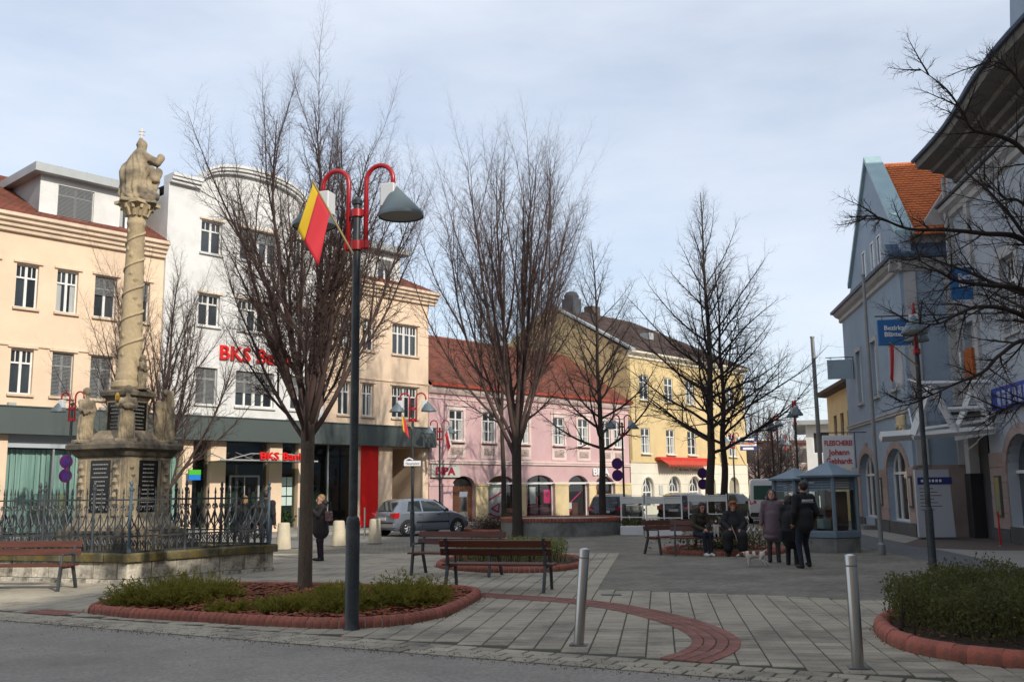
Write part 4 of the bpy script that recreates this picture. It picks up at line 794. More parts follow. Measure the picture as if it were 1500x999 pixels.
# rose stone blocks on the ground floor (courses, pieces) and voussoir rings
prev = -10.35
spans = [(-10.35, -8.5), (-5.6, -3.7), (-.75, .06)]
zc = [.45, .85, 1.25, 1.65, 2.05, 2.32]
for k, (a, c) in enumerate(spans):
    for z0, z1 in zip(zc, zc[1:]):
        nb = 2 if c - a > 1.2 else 1
        for i in range(nb):
            q = MB(); q.bbox((0, 0, 0), ((c - a) / nb - .012, .12, z1 - z0 - .014), .006); q.build('stone', 'redstone', blue, (a + i * (c - a) / nb + .006, -.05, z0))
    q = MB(); q.box((a, -.08, 0), (c, .05, .43)); q.build('plinth', 'plinth', blue)
q = MB(); q.box((-3.7, -.06, 0), (-.75, .05, .43)); q.box((-8.5, -.06, 0), (-8.0, .05, .43)); q.box((-6.1, -.06, 0), (-5.6, .05, .43)); q.build('plinth', 'plinth', blue)
for (a, c, e, g_, rise) in aa:
    cx, r_ = (a + c) / 2, (c - a) / 2; zs_ = g_ - rise; nv = 13
    for i in range(nv):
        t0, t1 = math.pi * (1 - i / nv), math.pi * (1 - (i + .96) / nv); ex = .42 if i == nv // 2 else .26
        P = [(cx + r_ * math.cos(t0), -.06, zs_ + rise * math.sin(t0)), (cx + r_ * math.cos(t1), -.06, zs_ + rise * math.sin(t1)), (cx + (r_ + ex) * math.cos(t1), -.06, zs_ + (rise + ex) * math.sin(t1)), (cx + (r_ + ex) * math.cos(t0), -.06, zs_ + (rise + ex) * math.sin(t0))]
        q = MB(); q.prism(P, (0, .1, 0)); q.build('voussoir', 'redstone', blue)
    fr = MB()
    for x in (a, a + (c - a) * .27, a + (c - a) * .62, c - .07): fr.box((x, .2, e), (x + .07, .28, zs_ + (rise * .9 if a < x < c - .1 else 0)))
    fr.box((a, .195, zs_ - .06), (c, .285, zs_ + .03)); fr.box((a, .197, e), (c, .283, e + .07)); fr.tube([(cx + (r_ - .04) * math.cos(math.pi * (1 - i / 14)), .24, zs_ + (rise - .04) * math.sin(math.pi * i / 14)) for i in range(15)], .045, 5); fo = fr.build('arched_window', 'whitemetal', blue)
    pb = MB(); pb.poly([(a, .26, e), (c, .26, e), (c, .26, g_), (a, .26, g_)]); pb.build('pane', 'clear', fo)
    di = MB(); di.poly([(a - .2, 1.6, .1), (c + .2, 1.6, .1), (c + .2, 1.6, 3.2), (a - .2, 1.6, 3.2)]); di.poly([(a - .2, .4, .1), (a - .2, 1.6, .1), (a - .2, 1.6, 3.2), (a - .2, .4, 3.2)]); di.poly([(a - .2, .4, .43), (c + .2, .4, .43), (c + .2, 1.6, .43), (a - .2, 1.6, .43)]); di.build('interior', mat('shop dim', (.035, .033, .03), .8, (.12, .05, .03), 1.6), blue)
    for (x0, x1, z0, z1, m_) in ((a + .9, a + 1.6, .6, 1.2, 'signwhite'), (c - 1.1, c - .4, .5, 1.5, 'navy'), (c - 1.3, c - .6, 2.2, 2.7, 'orange')): q = MB(); q.box((x0, .5, z0), (x1, .56, z1)); q.build('display', m_, blue)
st = MB(); st.box((-8.0, -.5, 0), (-6.1, .1, .16)); st.build('doorstep', 'concrete', blue)
for x in (-9.4, -4.9, -.5):
    q = MB(); q.box((x, -.10, .95), (x + .42, -.045, 2.0)); qo = q.build('display_case', 'plinth', blue); q = MB(); q.box((x + .05, -.106, 1.02), (x + .37, -.099, 1.93)); q.build('poster', mat('case poster', (.24, .27, .28), .4, (.35, .22, .16), 3), qo)
rl = MB(); rl.bbox((-1.5, -.12, 3.42), (-.5, .0, 4.08), .03); rlo = rl.build('relief_plaque', 'sand', blue); q = MB(); q.tube([(-1.3, -.14, 3.6), (-1.0, -.16, 3.9), (-.7, -.14, 3.6)], .05, 6); q.lathe([(.09, 0), (.1, .1), (.03, .2)], 8, (-1.0, -.14, 3.68)); q.build('relief', 'sand', rlo)
# return wall facing the square, with pilasters and its own cornice
RT = 1.78
rwm = MB(); rwm.poly([(0, 0, 2.35), (0, RT, 2.35), (0, RT, 9.3), (0, 0, 9.3)]); rwm.build('return_wall', 'blue', blue)
rw2 = MB(); rw2.poly([(.01, 0, 0), (.01, RT, 0), (.01, RT, 2.35), (.01, 0, 2.35)]); rw2.build('return_base_wall', 'redstone', blue)
for y0, y1 in ((.12, .5), (1.42, 1.77)): q = MB(); q.box((.0, y0, 2.35), (.08, y1, 8.9)); q.build('pilaster', 'greywall', blue)
rc = MB(); rc.prism([(0, -.35, 8.9), (.1, -.35, 8.95), (.25, -.35, 9.18), (.35, -.35, 9.3), (0, -.35, 9.32)], (0, RT + .35, 0)); rc.build('cornice', 'greywall', blue)
rc = MB(); rc.prism([(0, -.42, 9.33), (.42, -.42, 9.33), (.45, -.42, 9.45), (0, -.42, 9.9)], (0, RT + .42, 0)); rc.build('cornice_sheet', 'slate blue sheet' if False else MATS['slate blue sheet'], blue)
hg = MB(); hg.prism([(-.1, .1, 9.4), (-.1, 2.6, 9.4), (-.1, 2.6, 13.0), (-.1, 2.0, 12.2)], (-.3, 0, 0)); hg.build('half_gable', 'greywall', blue)
sdw = MB(); sdw.poly([(-10.35, 0, 0), (-10.35, 0, 9.25), (-10.35, 10, 9.25), (-10.35, 10, 0)]); sdw.build('side_wall', 'greywall', blue)
# near house
near = thing('corner_house', 'tall pale blue house with deep curved eaves standing beside the shopping passage', 'house', (NO.x, NO.y, 0), RANG)
XN0, XN1 = -2.42, 48.0
nh = [(-2.05, -.35, 0, 3.35), (1.05, 3.6, .5, 3.1, 1.05), (5.2, 7.8, .5, 3.1, 1.05), (9.5, 12, .5, 3.1, 1.05)]
nw = [(1.95, 3.15), (5.6, 6.8), (9.2, 10.4), (12.8, 14)]
wall(near, 'paleblue', XN0, XN1, 0, 12.3, nh + [(a, c, 5.95, 8.15) for a, c in nw] + [(-1.9, -.9, 4.4, 6.9)], depth=.5)
for a, c in nw: window(near, a, c, 5.95, 8.15, y=.15, style='cross', sill=True, sill_m='greywall'); fr = MB(); [fr.box((x0, -.06, 5.8), (x1, .003, 8.3)) for x0, x1 in ((a - .22, a), (c, c + .22))]; fr.box((a - .22, -.06, 8.15), (c + .22, .003, 8.45)); fr.build('window_surround', 'greywall', near)
window(near, -1.9, -.9, 4.4, 6.9, y=.25, style='cross')
q = MB(); q.box((-2.35, -.10, 3.4), (-2.05, .0, 10.9)); q.box((-.62, -.10, 3.4), (-.3, .0, 10.9)); q.build('pilaster', 'greywall', near)
for z0, z1 in zip([.4, .85, 1.3, 1.75, 2.2], [.85, 1.3, 1.75, 2.2, 2.65]): q = MB(); q.bbox((0, 0, 0), (1.38, .12, z1 - z0 - .014), .006); q.build('stone', 'redstone', near, (-.35, -.05, z0)); q = MB(); q.bbox((0, 0, 0), (1.58, .12, z1 - z0 - .014), .006); q.build('stone', 'redstone', near, (3.6, -.05, z0))
q = MB(); q.box((-.35, -.09, 0), (1.05, .05, .38)); q.box((1.05, -.07, 0), (XN1, .05, .48)); q.build('plinth', 'plinth', near)
for (a, c, e, g_, rise) in nh[1:]:
    cx, r_ = (a + c) / 2, (c - a) / 2; zs_ = g_ - rise
    for i in range(13):
        t0, t1 = math.pi * (1 - i / 13), math.pi * (1 - (i + .96) / 13); q = MB(); q.prism([(cx + r_ * math.cos(t0), -.06, zs_ + rise * math.sin(t0)), (cx + r_ * math.cos(t1), -.06, zs_ + rise * math.sin(t1)), (cx + (r_ + .3) * math.cos(t1), -.06, zs_ + (rise + .3) * math.sin(t1)), (cx + (r_ + .3) * math.cos(t0), -.06, zs_ + (rise + .3) * math.sin(t0))], (0, .1, 0)); q.build('voussoir', 'redstone', near)
    q = MB(); q.poly([(a, .3, e), (c, .3, e), (c, .3, g_), (a, .3, g_)]); q.build('pane', 'glass', near); q = MB(); q.box((a, .22, zs_ - .05), (c, .3, zs_ + .04)); q.box((cx - .04, .225, e), (cx + .04, .295, g_)); q.build('shop_frame', 'whitemetal', near)
cornice(near, 'greywall', XN0, XN1, [(0, 10.55), (.12, 10.6), (.16, 10.75), (.32, 10.85), (.36, 10.98), (0, 11.0)]); cornice(near, 'plinth', XN0 - .02, XN1, [(0, 11.0), (.42, 11.0), (.45, 11.06), (0, 11.3)], name='cornice_sheet')
EP = [(0, 11.55), (.1, 11.6), (.12, 11.72), (.35, 11.78), (.4, 11.9), (.75, 11.95), (.8, 12.06), (1.25, 12.12), (1.3, 12.36), (1.1, 12.42), (0, 12.6)]
mb = MB(); secs = []
x = XN0 + 1.0
while x < XN1:
    bend = .22 * math.sin(x * .55 + 1.0); secs.append([(x, -o_ + (bend * o_ / 1.3), z + .10 * math.sin(x * .55 + 1.0) * o_ / 1.3) for o_, z in EP]); x += .6
for s0, s1 in zip(secs, secs[1:]):
    k = len(s0)
    mb.add(s0 + s1, [(i, (i + 1) % k, k + (i + 1) % k, k + i) for i in range(k)])
mb.poly(secs[0][::-1]); mb.build('eave', mat('eave boards', (.19, .175, .155), .9, (.14, .13, .115), 1, **W3), near)
eg = MB(); eg.tube([(s[8][0], s[8][1] - .06, s[8][2] + .02) for s in secs], .07, 6); eg.build('gutter', MATS['slate blue sheet'], near)
rf = MB(); rf.poly([(XN0 + 1.0, -1.1, 12.45), (XN1, -1.1, 12.45), (XN1, 4.2, 19.0), (XN0 + 3.1, 4.2, 19.0)]); rf.poly([(XN0 + 1.0, -1.1, 12.45), (XN0 + 3.1, 4.2, 19), (XN0 + 3.1, 12, 19), (XN0 + 1.0, 12, 12.45)]); rf.build('roof', 'browntile', near)
q = MB(); q.poly([(XN0, 0, 0), (XN0, 0, 12.3), (XN0, 12, 12.3), (XN0, 12, 0)]); q.build('side_wall', 'greywall', near)
gb = MB(); gb.prism([(4.0, -.05, 12.3), (10.5, -.05, 12.3), (9.6, -.05, 16.5), (7.2, -.05, 19.2), (4.9, -.05, 16.5)], (0, .5, 0)); gb.build('gable_wall', 'blue', near)
dp = MB(); dp.tube([(-2.15, -.18, 9.0), (-2.15, -.18, 12.0)], .07, 8); dp.build('downpipe', 'greywall', near)
# passage: dark recess, posters, lamps
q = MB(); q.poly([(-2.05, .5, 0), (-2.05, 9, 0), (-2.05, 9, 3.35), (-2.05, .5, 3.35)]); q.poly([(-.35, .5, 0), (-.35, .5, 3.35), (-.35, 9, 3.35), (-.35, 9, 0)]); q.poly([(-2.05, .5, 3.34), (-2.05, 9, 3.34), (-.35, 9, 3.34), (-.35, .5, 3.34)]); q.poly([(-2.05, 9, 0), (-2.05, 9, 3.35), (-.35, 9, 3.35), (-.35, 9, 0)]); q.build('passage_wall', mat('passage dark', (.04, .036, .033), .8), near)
q = MB(); q.bbox((-2.3, -.22, 0), (-1.78, .2, 2.05), .02); q.build('dark_pillar', mat('dark granite', (.03, .03, .034), .4), near)
q = MB(); q.bbox((-2.25, -.18, 2.05), (-1.83, .15, 3.35), .02); q.build('pillar', 'greywall', near)
lm = bpy.data.materials.new('warm lamp glow'); lm.use_nodes = True; e_ = lm.node_tree.nodes['Principled BSDF']; e_.inputs['Emission Color'].default_value = (1, .72, .3, 1); e_.inputs['Emission Strength'].default_value = 4; M['lampglow'] = lm
for k in range(2): q = MB(); q.lathe([(.02, -.05), (.055, 0), (.02, .05)], 8, (-.8 - k * .2, 1.6, 2.45)); q.build('passage_lamp', 'lampglow', near)
q = MB(); q.box((.15, -.12, .75), (.6, -.05, 1.95)); qo = q.build('display_case', 'plinth', near); q = MB(); q.box((.2, -.126, .8), (.55, -.119, 1.9)); q.build('poster', mat('case poster two', (.16, .25, .22), .4, (.4, .3, .08), 1.5), qo)
q = MB(); q.box((.7, -.16, 3.85), (5.5, -.02, 4.5)); so = q.build('sign_board', mat('cobalt sign', (.02, .05, .32), .5), near); q = MB(); [q.box((1.2 + k * .42, -.172, 3.95), (1.45 + k * .42, -.158, 4.38)) for k in range(8)]; q.build('lettering', mat('pale blue letters', (.35, .4, .55), .5), so)
q = MB(); q.box((-1.62, -.14, 4.55), (-.85, -.05, 6.0), 0); so = q.build('shop_sign', 'orange', near)
letters(so, 'nez', .95, -1.55, 4.7, -.155, mat('pale sign letter', (.72, .36, .16), .5).name if False else 'letter', .01, width=.66); 
q = MB(); [q.tube([(-1.78, -.2, 5.75), (-1.78 + .14 * math.cos(k * 1.047), -.2, 5.75 + .26 * math.sin(k * 1.047))], .02, 4) for k in range(6)]; q.build('star_light', 'signwhite', near)
q = MB(); q.box((-2.0, -.9, 3.95), (-.5, -.05, 4.15)); q.build('shop_canopy', 'plinth', near)
# shopping passage canopy of white trusses and glass
can = thing('glass_canopy', 'white steel truss canopy with glass over the passage entrance', 'canopy', (0, 0, 0))
def wp(u, v, y): p = atY(u, v, y); return (p.x, p.y, p.z)
cb = MB(); yy = 29.0
def beam(a, c, r=.07): cb.tube([a, c], r * 1.6, 4)
L0, Lb = wp(1337, 639, yy), wp(1455, 628, yy); 
beam(wp(1290, 640, yy + .3), wp(1345, 636, yy + .3), .10); beam(L0, Lb, .07); beam(wp(1345, 630, yy + .9), wp(1455, 616, yy + .9), .05)
beam(wp(1338, 638, yy), wp(1362, 566, yy), .085); beam(wp(1364, 566, yy), wp(1402, 634, yy), .075); beam(wp(1400, 634, yy + .9), wp(1425, 568, yy + .9), .07); beam(wp(1425, 566, yy), wp(1452, 622, yy), .075); beam(wp(1350, 562, yy), wp(1450, 560, yy), .05); beam(wp(1388, 600, yy), wp(1450, 597, yy), .05)
cb.build('truss', 'whitemetal', can)
fb = MB(); a, c = Vector(wp(1400, 634, yy)), Vector(wp(1458, 624, yy)); fb.prism([a, c, c + Vector((0, 0, -.22)), a + Vector((0, 0, -.22))], (0, .1, 0)); fb.build('fascia', 'whitemetal', can)
gp_ = MB(); gp_.poly([Vector(L0) + Vector((0, .05, .05)), Vector(Lb) + Vector((0, .05, .05)), Vector(Lb) + Vector((.2, 2.4, .5)), Vector(L0) + Vector((.6, 2.6, .5))]); gp_.build('pane', 'clear', can)
rdb = MB(); rdb.tube([Vector(L0) + Vector((.1, .1, 0)), (13.2, 32.3, 4.2)], .03, 5); rdb.tube([Vector(Lb), (14.75, 31.3, 4.2)], .03, 5); rdb.tube([Vector(wp(1363, 566, yy)), (13.25, 32.3, 5.2)], .025, 5); rdb.tube([Vector(wp(1426, 566, yy)), (14.8, 31.2, 5.2)], .025, 5); rdb.build('tie_rod', 'whitemetal', can)
# far right yellow house, modern block, distant block
yr = thing('ochre_house', 'ochre house with dark overhanging eaves beyond the blue gabled house', 'house', (AO.x, AO.y, 0), RANG)
yh = [(-12.2 - k * 1.9, -11.3 - k * 1.9, 3.6, 5.4) for k in range(5)]
wall(yr, 'yellow', -21.5, -10.4, 0, 6.7, yh, y=1.05, depth=.2)
for h in yh: window(yr, *h, y=1.15, style='cross', frame='frameb')
cornice(yr, 'browntile', -21.8, -10.36, [(0, 6.55), (.55, 6.6), (.6, 6.75), (-.2, 7.2), (-.2, 6.6)], y=1.05, name='eave')
rf = MB(); rf.poly([(-21.8, .5, 6.75), (-10.36, .5, 6.75), (-10.36, 6, 9.6), (-21.8, 6, 9.6)]); rf.poly([(-21.5, 1.05, 0), (-21.5, 8, 0), (-21.5, 8, 6.7), (-21.5, 1.05, 6.7)]); rf.build('roof', 'browntile', yr)
def simple_block(name, label, x0, x1, y0, y1, h, m, rows, cols, roofm=None, ov=.4, rz=0.0, style='single'):
    cx, cy = (x0 + x1) / 2, y0; t = thing(name, label, 'building', (cx, cy, 0), rz); w = x1 - x0; d = y1 - y0; holes = []
    for r in range(rows):
        for c in range(cols): zz = 1.0 + r * (h / rows); xa = -w / 2 + (c + .22) * w / cols; holes.append((xa, xa + w / cols * .56, zz, zz + h / rows * .5))
    wall(t, m, -w / 2, w / 2, 0, h, holes, depth=.2)
    for q in holes: window(t, *q, y=.08, style=style, curtain=False)
    s = MB(); s.poly([(-w / 2, 0, 0), (-w / 2, 0, h), (-w / 2, d, h), (-w / 2, d, 0)]); s.poly([(w / 2, 0, 0), (w / 2, d, 0), (w / 2, d, h), (w / 2, 0, h)]); s.poly([(-w / 2, d, 0), (-w / 2, d, h), (w / 2, d, h), (w / 2, d, 0)]); s.build('side_wall', m, t)
    r = MB(); r.box((-w / 2 - ov, -ov, h), (w / 2 + ov, d + ov, h + .3)); r.build('roof', roofm or 'zinc', t); return t
simple_block('modern_block', 'white modern block with a projecting flat roof at the end of the street', 20.6, 27, 68, 80, 6.0, 'white', 2, 3, 'zinc', .9, -0.3)
simple_block('distant_block', 'long pale grey apartment block far down the street', 33.5, 38.5, 118, 130, 6.2, 'white', 2, 3, 'zinc', .3)
simple_block('distant_house', 'dim brown house behind the bare trees down the street', 25, 35, 108, 118, 6.5, 'redstone', 2, 5, 'redtile', .5)
# unseen house block added behind the camera, its height set to shade the square
simple_block('apartment_house', 'six storey apartment house across the road facing the square', -34, 46, -36, -13.5, 18.5, 'cream', 6, 26, 'zinc', .5, 0.0).rotation_euler = (0, 0, 0)
# ================================================================ bare trees
def seg_mesh(name, S, m, sides):
    """S: array (n,8) p0 p1 r0 r1 -> prisms"""
    S = np.asarray(S, dtype=np.float64)
    if len(S) == 0: return None
    p0, p1, r0, r1 = S[:, 0:3], S[:, 3:6], S[:, 6], S[:, 7]; d = p1 - p0; L = np.linalg.norm(d, axis=1, keepdims=True) + 1e-9; d = d / L
    ref = np.where(np.abs(d[:, 2:3]) > .9, np.array([[1., 0, 0]]), np.array([[0, 0, 1.]])); s = np.cross(d, ref); s /= np.linalg.norm(s, axis=1, keepdims=True); w = np.cross(d, s)
    n = len(S); V = np.zeros((n, 2 * sides, 3)); p1 = p1 + d * r1[:, None] * .4
    for j in range(sides):
        a = 2 * np.pi * j / sides; v = s * np.cos(a) + w * np.sin(a); V[:, j] = p0 + v * r0[:, None]; V[:, sides + j] = p1 + v * r1[:, None]
    F = np.zeros((n, sides, 4), np.int64); base = np.arange(n) * 2 * sides
    for j in range(sides): k = (j + 1) % sides; F[:, j] = np.stack([base + j, base + k, base + sides + k, base + sides + j], 1)
    me = bpy.data.meshes.new(name); me.vertices.add(n * 2 * sides); me.vertices.foreach_set('co', V.astype(np.float32).ravel()); nf = n * sides
    me.loops.add(nf * 4); me.loops.foreach_set('vertex_index', F.reshape(-1).astype(np.int32)); me.polygons.add(nf); me.polygons.foreach_set('loop_start', np.arange(0, nf * 4, 4, dtype=np.int32)); me.polygons.foreach_set('use_smooth', np.ones(nf, bool))
    me.materials.append(M[m]); me.update(calc_edges=True); return me
class Tree:
    def __init__(s, seed): s.r = random.Random(seed); s.big = []; s.thin = []
    def put(s, a, b, ra, rb): (s.big if ra > .012 else s.thin).append((*a, *b, ra, rb))
    def branch(s, p, d, L, r, lvl, P):
        """grow one axis, then its side shoots; P: per-level settings"""
        c = P[lvl]; n = c['n']; R = s.r; up = c['up']; pts = [(p, r)]; q = p; dd = d.normalized(); step = L / n; tip = c.get('tip', .25)
        for i in range(n):
            wob = c['wob']; dd = Vector((dd.x + R.gauss(0, wob), dd.y + R.gauss(0, wob), dd.z + R.gauss(0, wob) + up)).normalized(); q2 = q + dd * step
            ra, rb = r * (1 - (1 - tip) * i / n), r * (1 - (1 - tip) * (i + 1) / n); s.put(q, q2, ra, rb); q = q2; pts.append((q, rb))
        if lvl + 1 >= len(P): return
        k = c['kids']; k = max(1, int(round(k * (.6 + .4 * L / c.get('refL', L)))))
        ph = R.uniform(0, 6.28)
        for j in range(k):
            t = c['from'] + (1 - c['from']) * (j + R.uniform(.1, .9)) / k; x = t * n; i = min(n - 1, int(x)); f = x - i; a = pts[i][0].lerp(pts[i + 1][0], f); ra = pts[i][1] * (1 - f) + pts[i + 1][1] * f
            ax = (pts[i + 1][0] - pts[i][0]).normalized(); ph += 2.4 + R.uniform(-.5, .5); side = ax.orthogonal().normalized(); side.rotate(Matrix.Rotation(ph, 3, ax))
            an = R.uniform(*c['ang']); nd = (ax * math.cos(an) + side * math.sin(an)); kl = c['len'] * L * (1 - c['fall'] * t) * R.uniform(.65, 1.25)
            if lvl + 1 >= 2: kl = max(kl, c.get('minL', .05))
            s.branch(a, nd, kl, min(ra * c['rr'], c.get('rmax', 1)), lvl + 1, P)
        if 'shoots' in c:
            sl_, cnt, fl, f0 = c['shoots']
            for j in range(cnt):
                t = f0 + (1 - f0) * (j + R.random()) / cnt; x = t * n; i = min(n - 1, int(x)); a = pts[i][0].lerp(pts[i + 1][0], x - i); ax = (pts[i + 1][0] - pts[i][0]).normalized(); ph += 2.4 + R.uniform(-.5, .5); side = ax.orthogonal().normalized(); side.rotate(Matrix.Rotation(ph, 3, ax)); an = R.uniform(.4, .8)
                s.branch(a, ax * math.cos(an) + side * math.sin(an), fl * L * (1.1 - .5 * t) * R.uniform(.6, 1.2), min(pts[i][1] * .5, .011), sl_, P)
def finish_tree(T, name, label, loc, trunk_pts, tm, wm, rz=0.0, group=None, flare=1.35):
    t = thing(name, label, 'tree', loc, rz, group); tb = MB(); P = catmull([p for p, r in trunk_pts], per=6); R = []
    k = len(trunk_pts)
    for i in range(len(P)): x = i / 6; j = min(k - 2, int(x)); f = x - j; R.append(trunk_pts[j][1] * (1 - f) + trunk_pts[j + 1][1] * f)
    R[0] *= flare; R[1] *= 1 + (flare - 1) * .5; tb.tube(P, R, 14); tb.build('trunk', tm, t, smooth='all')
    cr = ob('crown', seg_mesh('limbs', T.big, tm if False else wm, 5), t)
    ob('twigs', seg_mesh('twigs', T.thin, wm, 3), cr); return t
def fan_tree(seed, label, loc, H, fork, tr, nlimb, spread, tm, wm, dens=1.0, tw=.0045, group='street trees on the square', lean=(0, 0), heights=None, skew=(0, 0)):
    """upright crown: a few thick limbs leave the fork, split into long sub-limbs and carry dense upright shoots"""
    T = Tree(seed); R = T.r; Lc = H - fork; d_ = dens
    P = [None, dict(n=12, wob=.05, up=.058, kids=6, ang=(.22, .45), len=.72, fall=.55, rr=.70, **{'from': .10}, tip=.10, shoots=(3, int(26 * d_), .17, .22), topr=.5),
         dict(n=10, wob=.05, up=.05, kids=int(19 * d_), ang=(.35, .75), len=.22, fall=.25, rr=.5, rmax=.014, **{'from': .10}, tip=.10, refL=Lc * .5, minL=.25),
         dict(n=5, wob=.08, up=.05, kids=int(8 * d_), ang=(.40, .90), len=.36, fall=.30, rr=.6, rmax=.0075, **{'from': .08}, tip=.30, refL=Lc * .11, minL=.14),
         dict(n=2, wob=.12, up=.04, kids=int(3.4 * d_), ang=(.45, .95), len=.48, fall=.3, rr=.75, rmax=tw * 1.2, **{'from': .12}, tip=.55, refL=Lc * .045, minL=.09),
         dict(n=1, wob=.15, up=.03, kids=0, ang=(.4, .9), len=.4, fall=.2, rr=.8, **{'from': .2}, tip=.7)]
    top = Vector((lean[0], lean[1], fork))
    for i in range(nlimb):
        ph = i * 2.4 + R.uniform(-.3, .3); u = (i + .3) / nlimb; an = (spread * (.10 + .90 * u ** .7)) * R.uniform(.88, 1.12); z0 = fork + (.75 * (1 - u) - .35 * u) * R.uniform(.6, 1.1) * Lc / 7
        L = Lc * (1.0 - .20 * u) * R.uniform(.92, 1.04) * (heights[i % len(heights)] if heights else 1) * (H - z0) / Lc
        d = Vector((math.sin(an) * math.cos(ph) + skew[0], math.sin(an) * math.sin(ph) + skew[1], math.cos(an))); r = tr * R.uniform(.40, .56) * (1.1 - .35 * u)
        T.branch(Vector((lean[0] * z0 / fork, lean[1] * z0 / fork, z0 - .12)), d, L, r, 1, P)
    tp = [(Vector((0, 0, -.12)), tr * 1.0), (Vector((lean[0] * .3, lean[1] * .3, fork * .35)), tr * .92), (Vector((lean[0] * .7, lean[1] * .7, fork * .75)), tr * .9), (top + Vector((0, 0, .05)), tr * .95), (top + Vector((0, 0, Lc * .11)), tr * .55)]
    return finish_tree(T, 'street_tree', label, loc, tp, tm, wm, group=group)
def leader_tree(seed, label, loc, H, first, tr, nl, spread, tm, wm, dens=1.0, tw=.0032, name='street_tree', group='street trees on the square', shape=None, droop=.05):
    """central leader with tiers of side limbs that curve up"""
    T = Tree(seed); R = T.r
    P = [None, dict(n=10, wob=.06, up=droop, kids=int(13 * dens), ang=(.45, .95), len=.40, fall=.55, rr=.55, rmax=.03, **{'from': .12}, tip=.12, refL=spread),
         dict(n=6, wob=.08, up=.04, kids=int(8 * dens), ang=(.45, .95), len=.42, fall=.35, rr=.55, rmax=.009, **{'from': .1}, tip=.25, refL=spread * .3, minL=.15),
         dict(n=4, wob=.10, up=.02, kids=int(5 * dens), ang=(.5, 1.0), len=.45, fall=.3, rr=.65, rmax=tw * 1.25, **{'from': .12}, tip=.5, refL=spread * .1, minL=.1),
         dict(n=1, wob=.14, up=.01, kids=0, ang=(.4, .9), len=.4, fall=.2, rr=.7, **{'from': .2}, tip=.6)]
    k = 9; tp = []; x = y = 0.0
    for i in range(k + 1):
        z = H * i / k; tp.append((Vector((x, y, z - (.12 if i == 0 else 0))), tr * (1 - .96 * (i / k) ** .85) + .004)); x += R.gauss(0, .06) * (1 if i else 0); y += R.gauss(0, .06) * (1 if i else 0)
    for i in range(nl):
        u = (i + R.uniform(0, .8)) / nl; z = first + (H * .97 - first) * u; j = min(k - 1, int(z / H * k)); f = z / H * k - j; p = tp[j][0].lerp(tp[j + 1][0], f); rr = tp[j][1] * (1 - f) + tp[j + 1][1] * f
        ph = i * 2.4 + R.uniform(-.5, .5); an = (1.25 - .85 * u) * R.uniform(.85, 1.1); sh = (shape(u) if shape else (1 - u) ** .75 * .92 + .08); L = spread * sh * R.uniform(.75, 1.15)
        T.branch(p, Vector((math.sin(an) * math.cos(ph), math.sin(an) * math.sin(ph), math.cos(an))), L, min(rr * .55, .075 * (1 - .5 * u)), 1, P)
    return finish_tree(T, name, label, loc, tp, tm, wm, group=group)
fan_tree(101, 'tall bare hornbeam with fan crown rising from the mulched brick bed', (-3.62, 17.15, .02), 8.75, 2.7, .128, 12, .80, 'trunk', 'twig', 1.2, .0050, heights=[1.0, .95, .9, 1.0, .86], skew=(-.06, 0))
fan_tree(112, 'bare fan crowned tree directly behind the saint column', (-10.1, 27.2, 0), 8.0, 1.4, .14, 10, .72, 'trunk', 'twig', 1.0, .0064)
fan_tree(103, 'tallest bare tree standing at the end of the round concrete planter', (.12, 36.3, 0), 15.0, 3.4, .20, 13, .52, 'darktrunk', 'twig', 1.2, .0085, heights=[1.0, .95, .98, .84])
leader_tree(104, 'slim bare tree just left behind the tallest one by the heather bed', (-.45, 44.5, 0), 12.5, 4.3, .14, 26, 3.6, 'darktrunk', 'darktwig', .95, .007)
leader_tree(105, 'bare dark trunked tree in front of the pink house near the no parking signs', (4.02, 44.6, 0), 13.4, 3.2, .18, 34, 4.6, 'darktrunk', 'darktwig', 1.05, .0075, shape=lambda u: (1 - u) ** .6 * .8 + .16, droop=.07)
leader_tree(106, 'spreading bare tree with straight dark trunk behind the occupied bench', (8.15, 40.8, 0), 14.4, 3.1, .21, 40, 6.0, 'darktrunk', 'darktwig', 1.15, .0072, shape=lambda u: (1 - u) ** .8 * .88 + .12)
leader_tree(107, 'second dark trunk leaning beside the spreading tree behind the occupied bench', (8.95, 41.8, 0), 11.3, 3.2, .18, 32, 5.6, 'darktrunk', 'darktwig', 1.1, .0072)
g8 = 'bare trees far down the street'
far = leader_tree(108, 'bare brown tree far down the street in front of dim houses', (21.0, 84, 0), 9.0, 1.5, .16, 34, 3.6, 'darktrunk', 'twig', .8, .011, group=g8, shape=lambda u: .95 - .6 * u * u)
for x, y, s, rz in ((24.5, 92, 1.0, 1.2), (27.5, 96, .92, 2.5), (20.2, 76, .72, 4.0), (30, 104, 1.0, .5), (26, 105, 1.1, 3.1), (21.8, 80, .8, 5.1), (23.0, 88, .95, .3)): copy_tree(far, (x, y, 0), rz, scale=s)
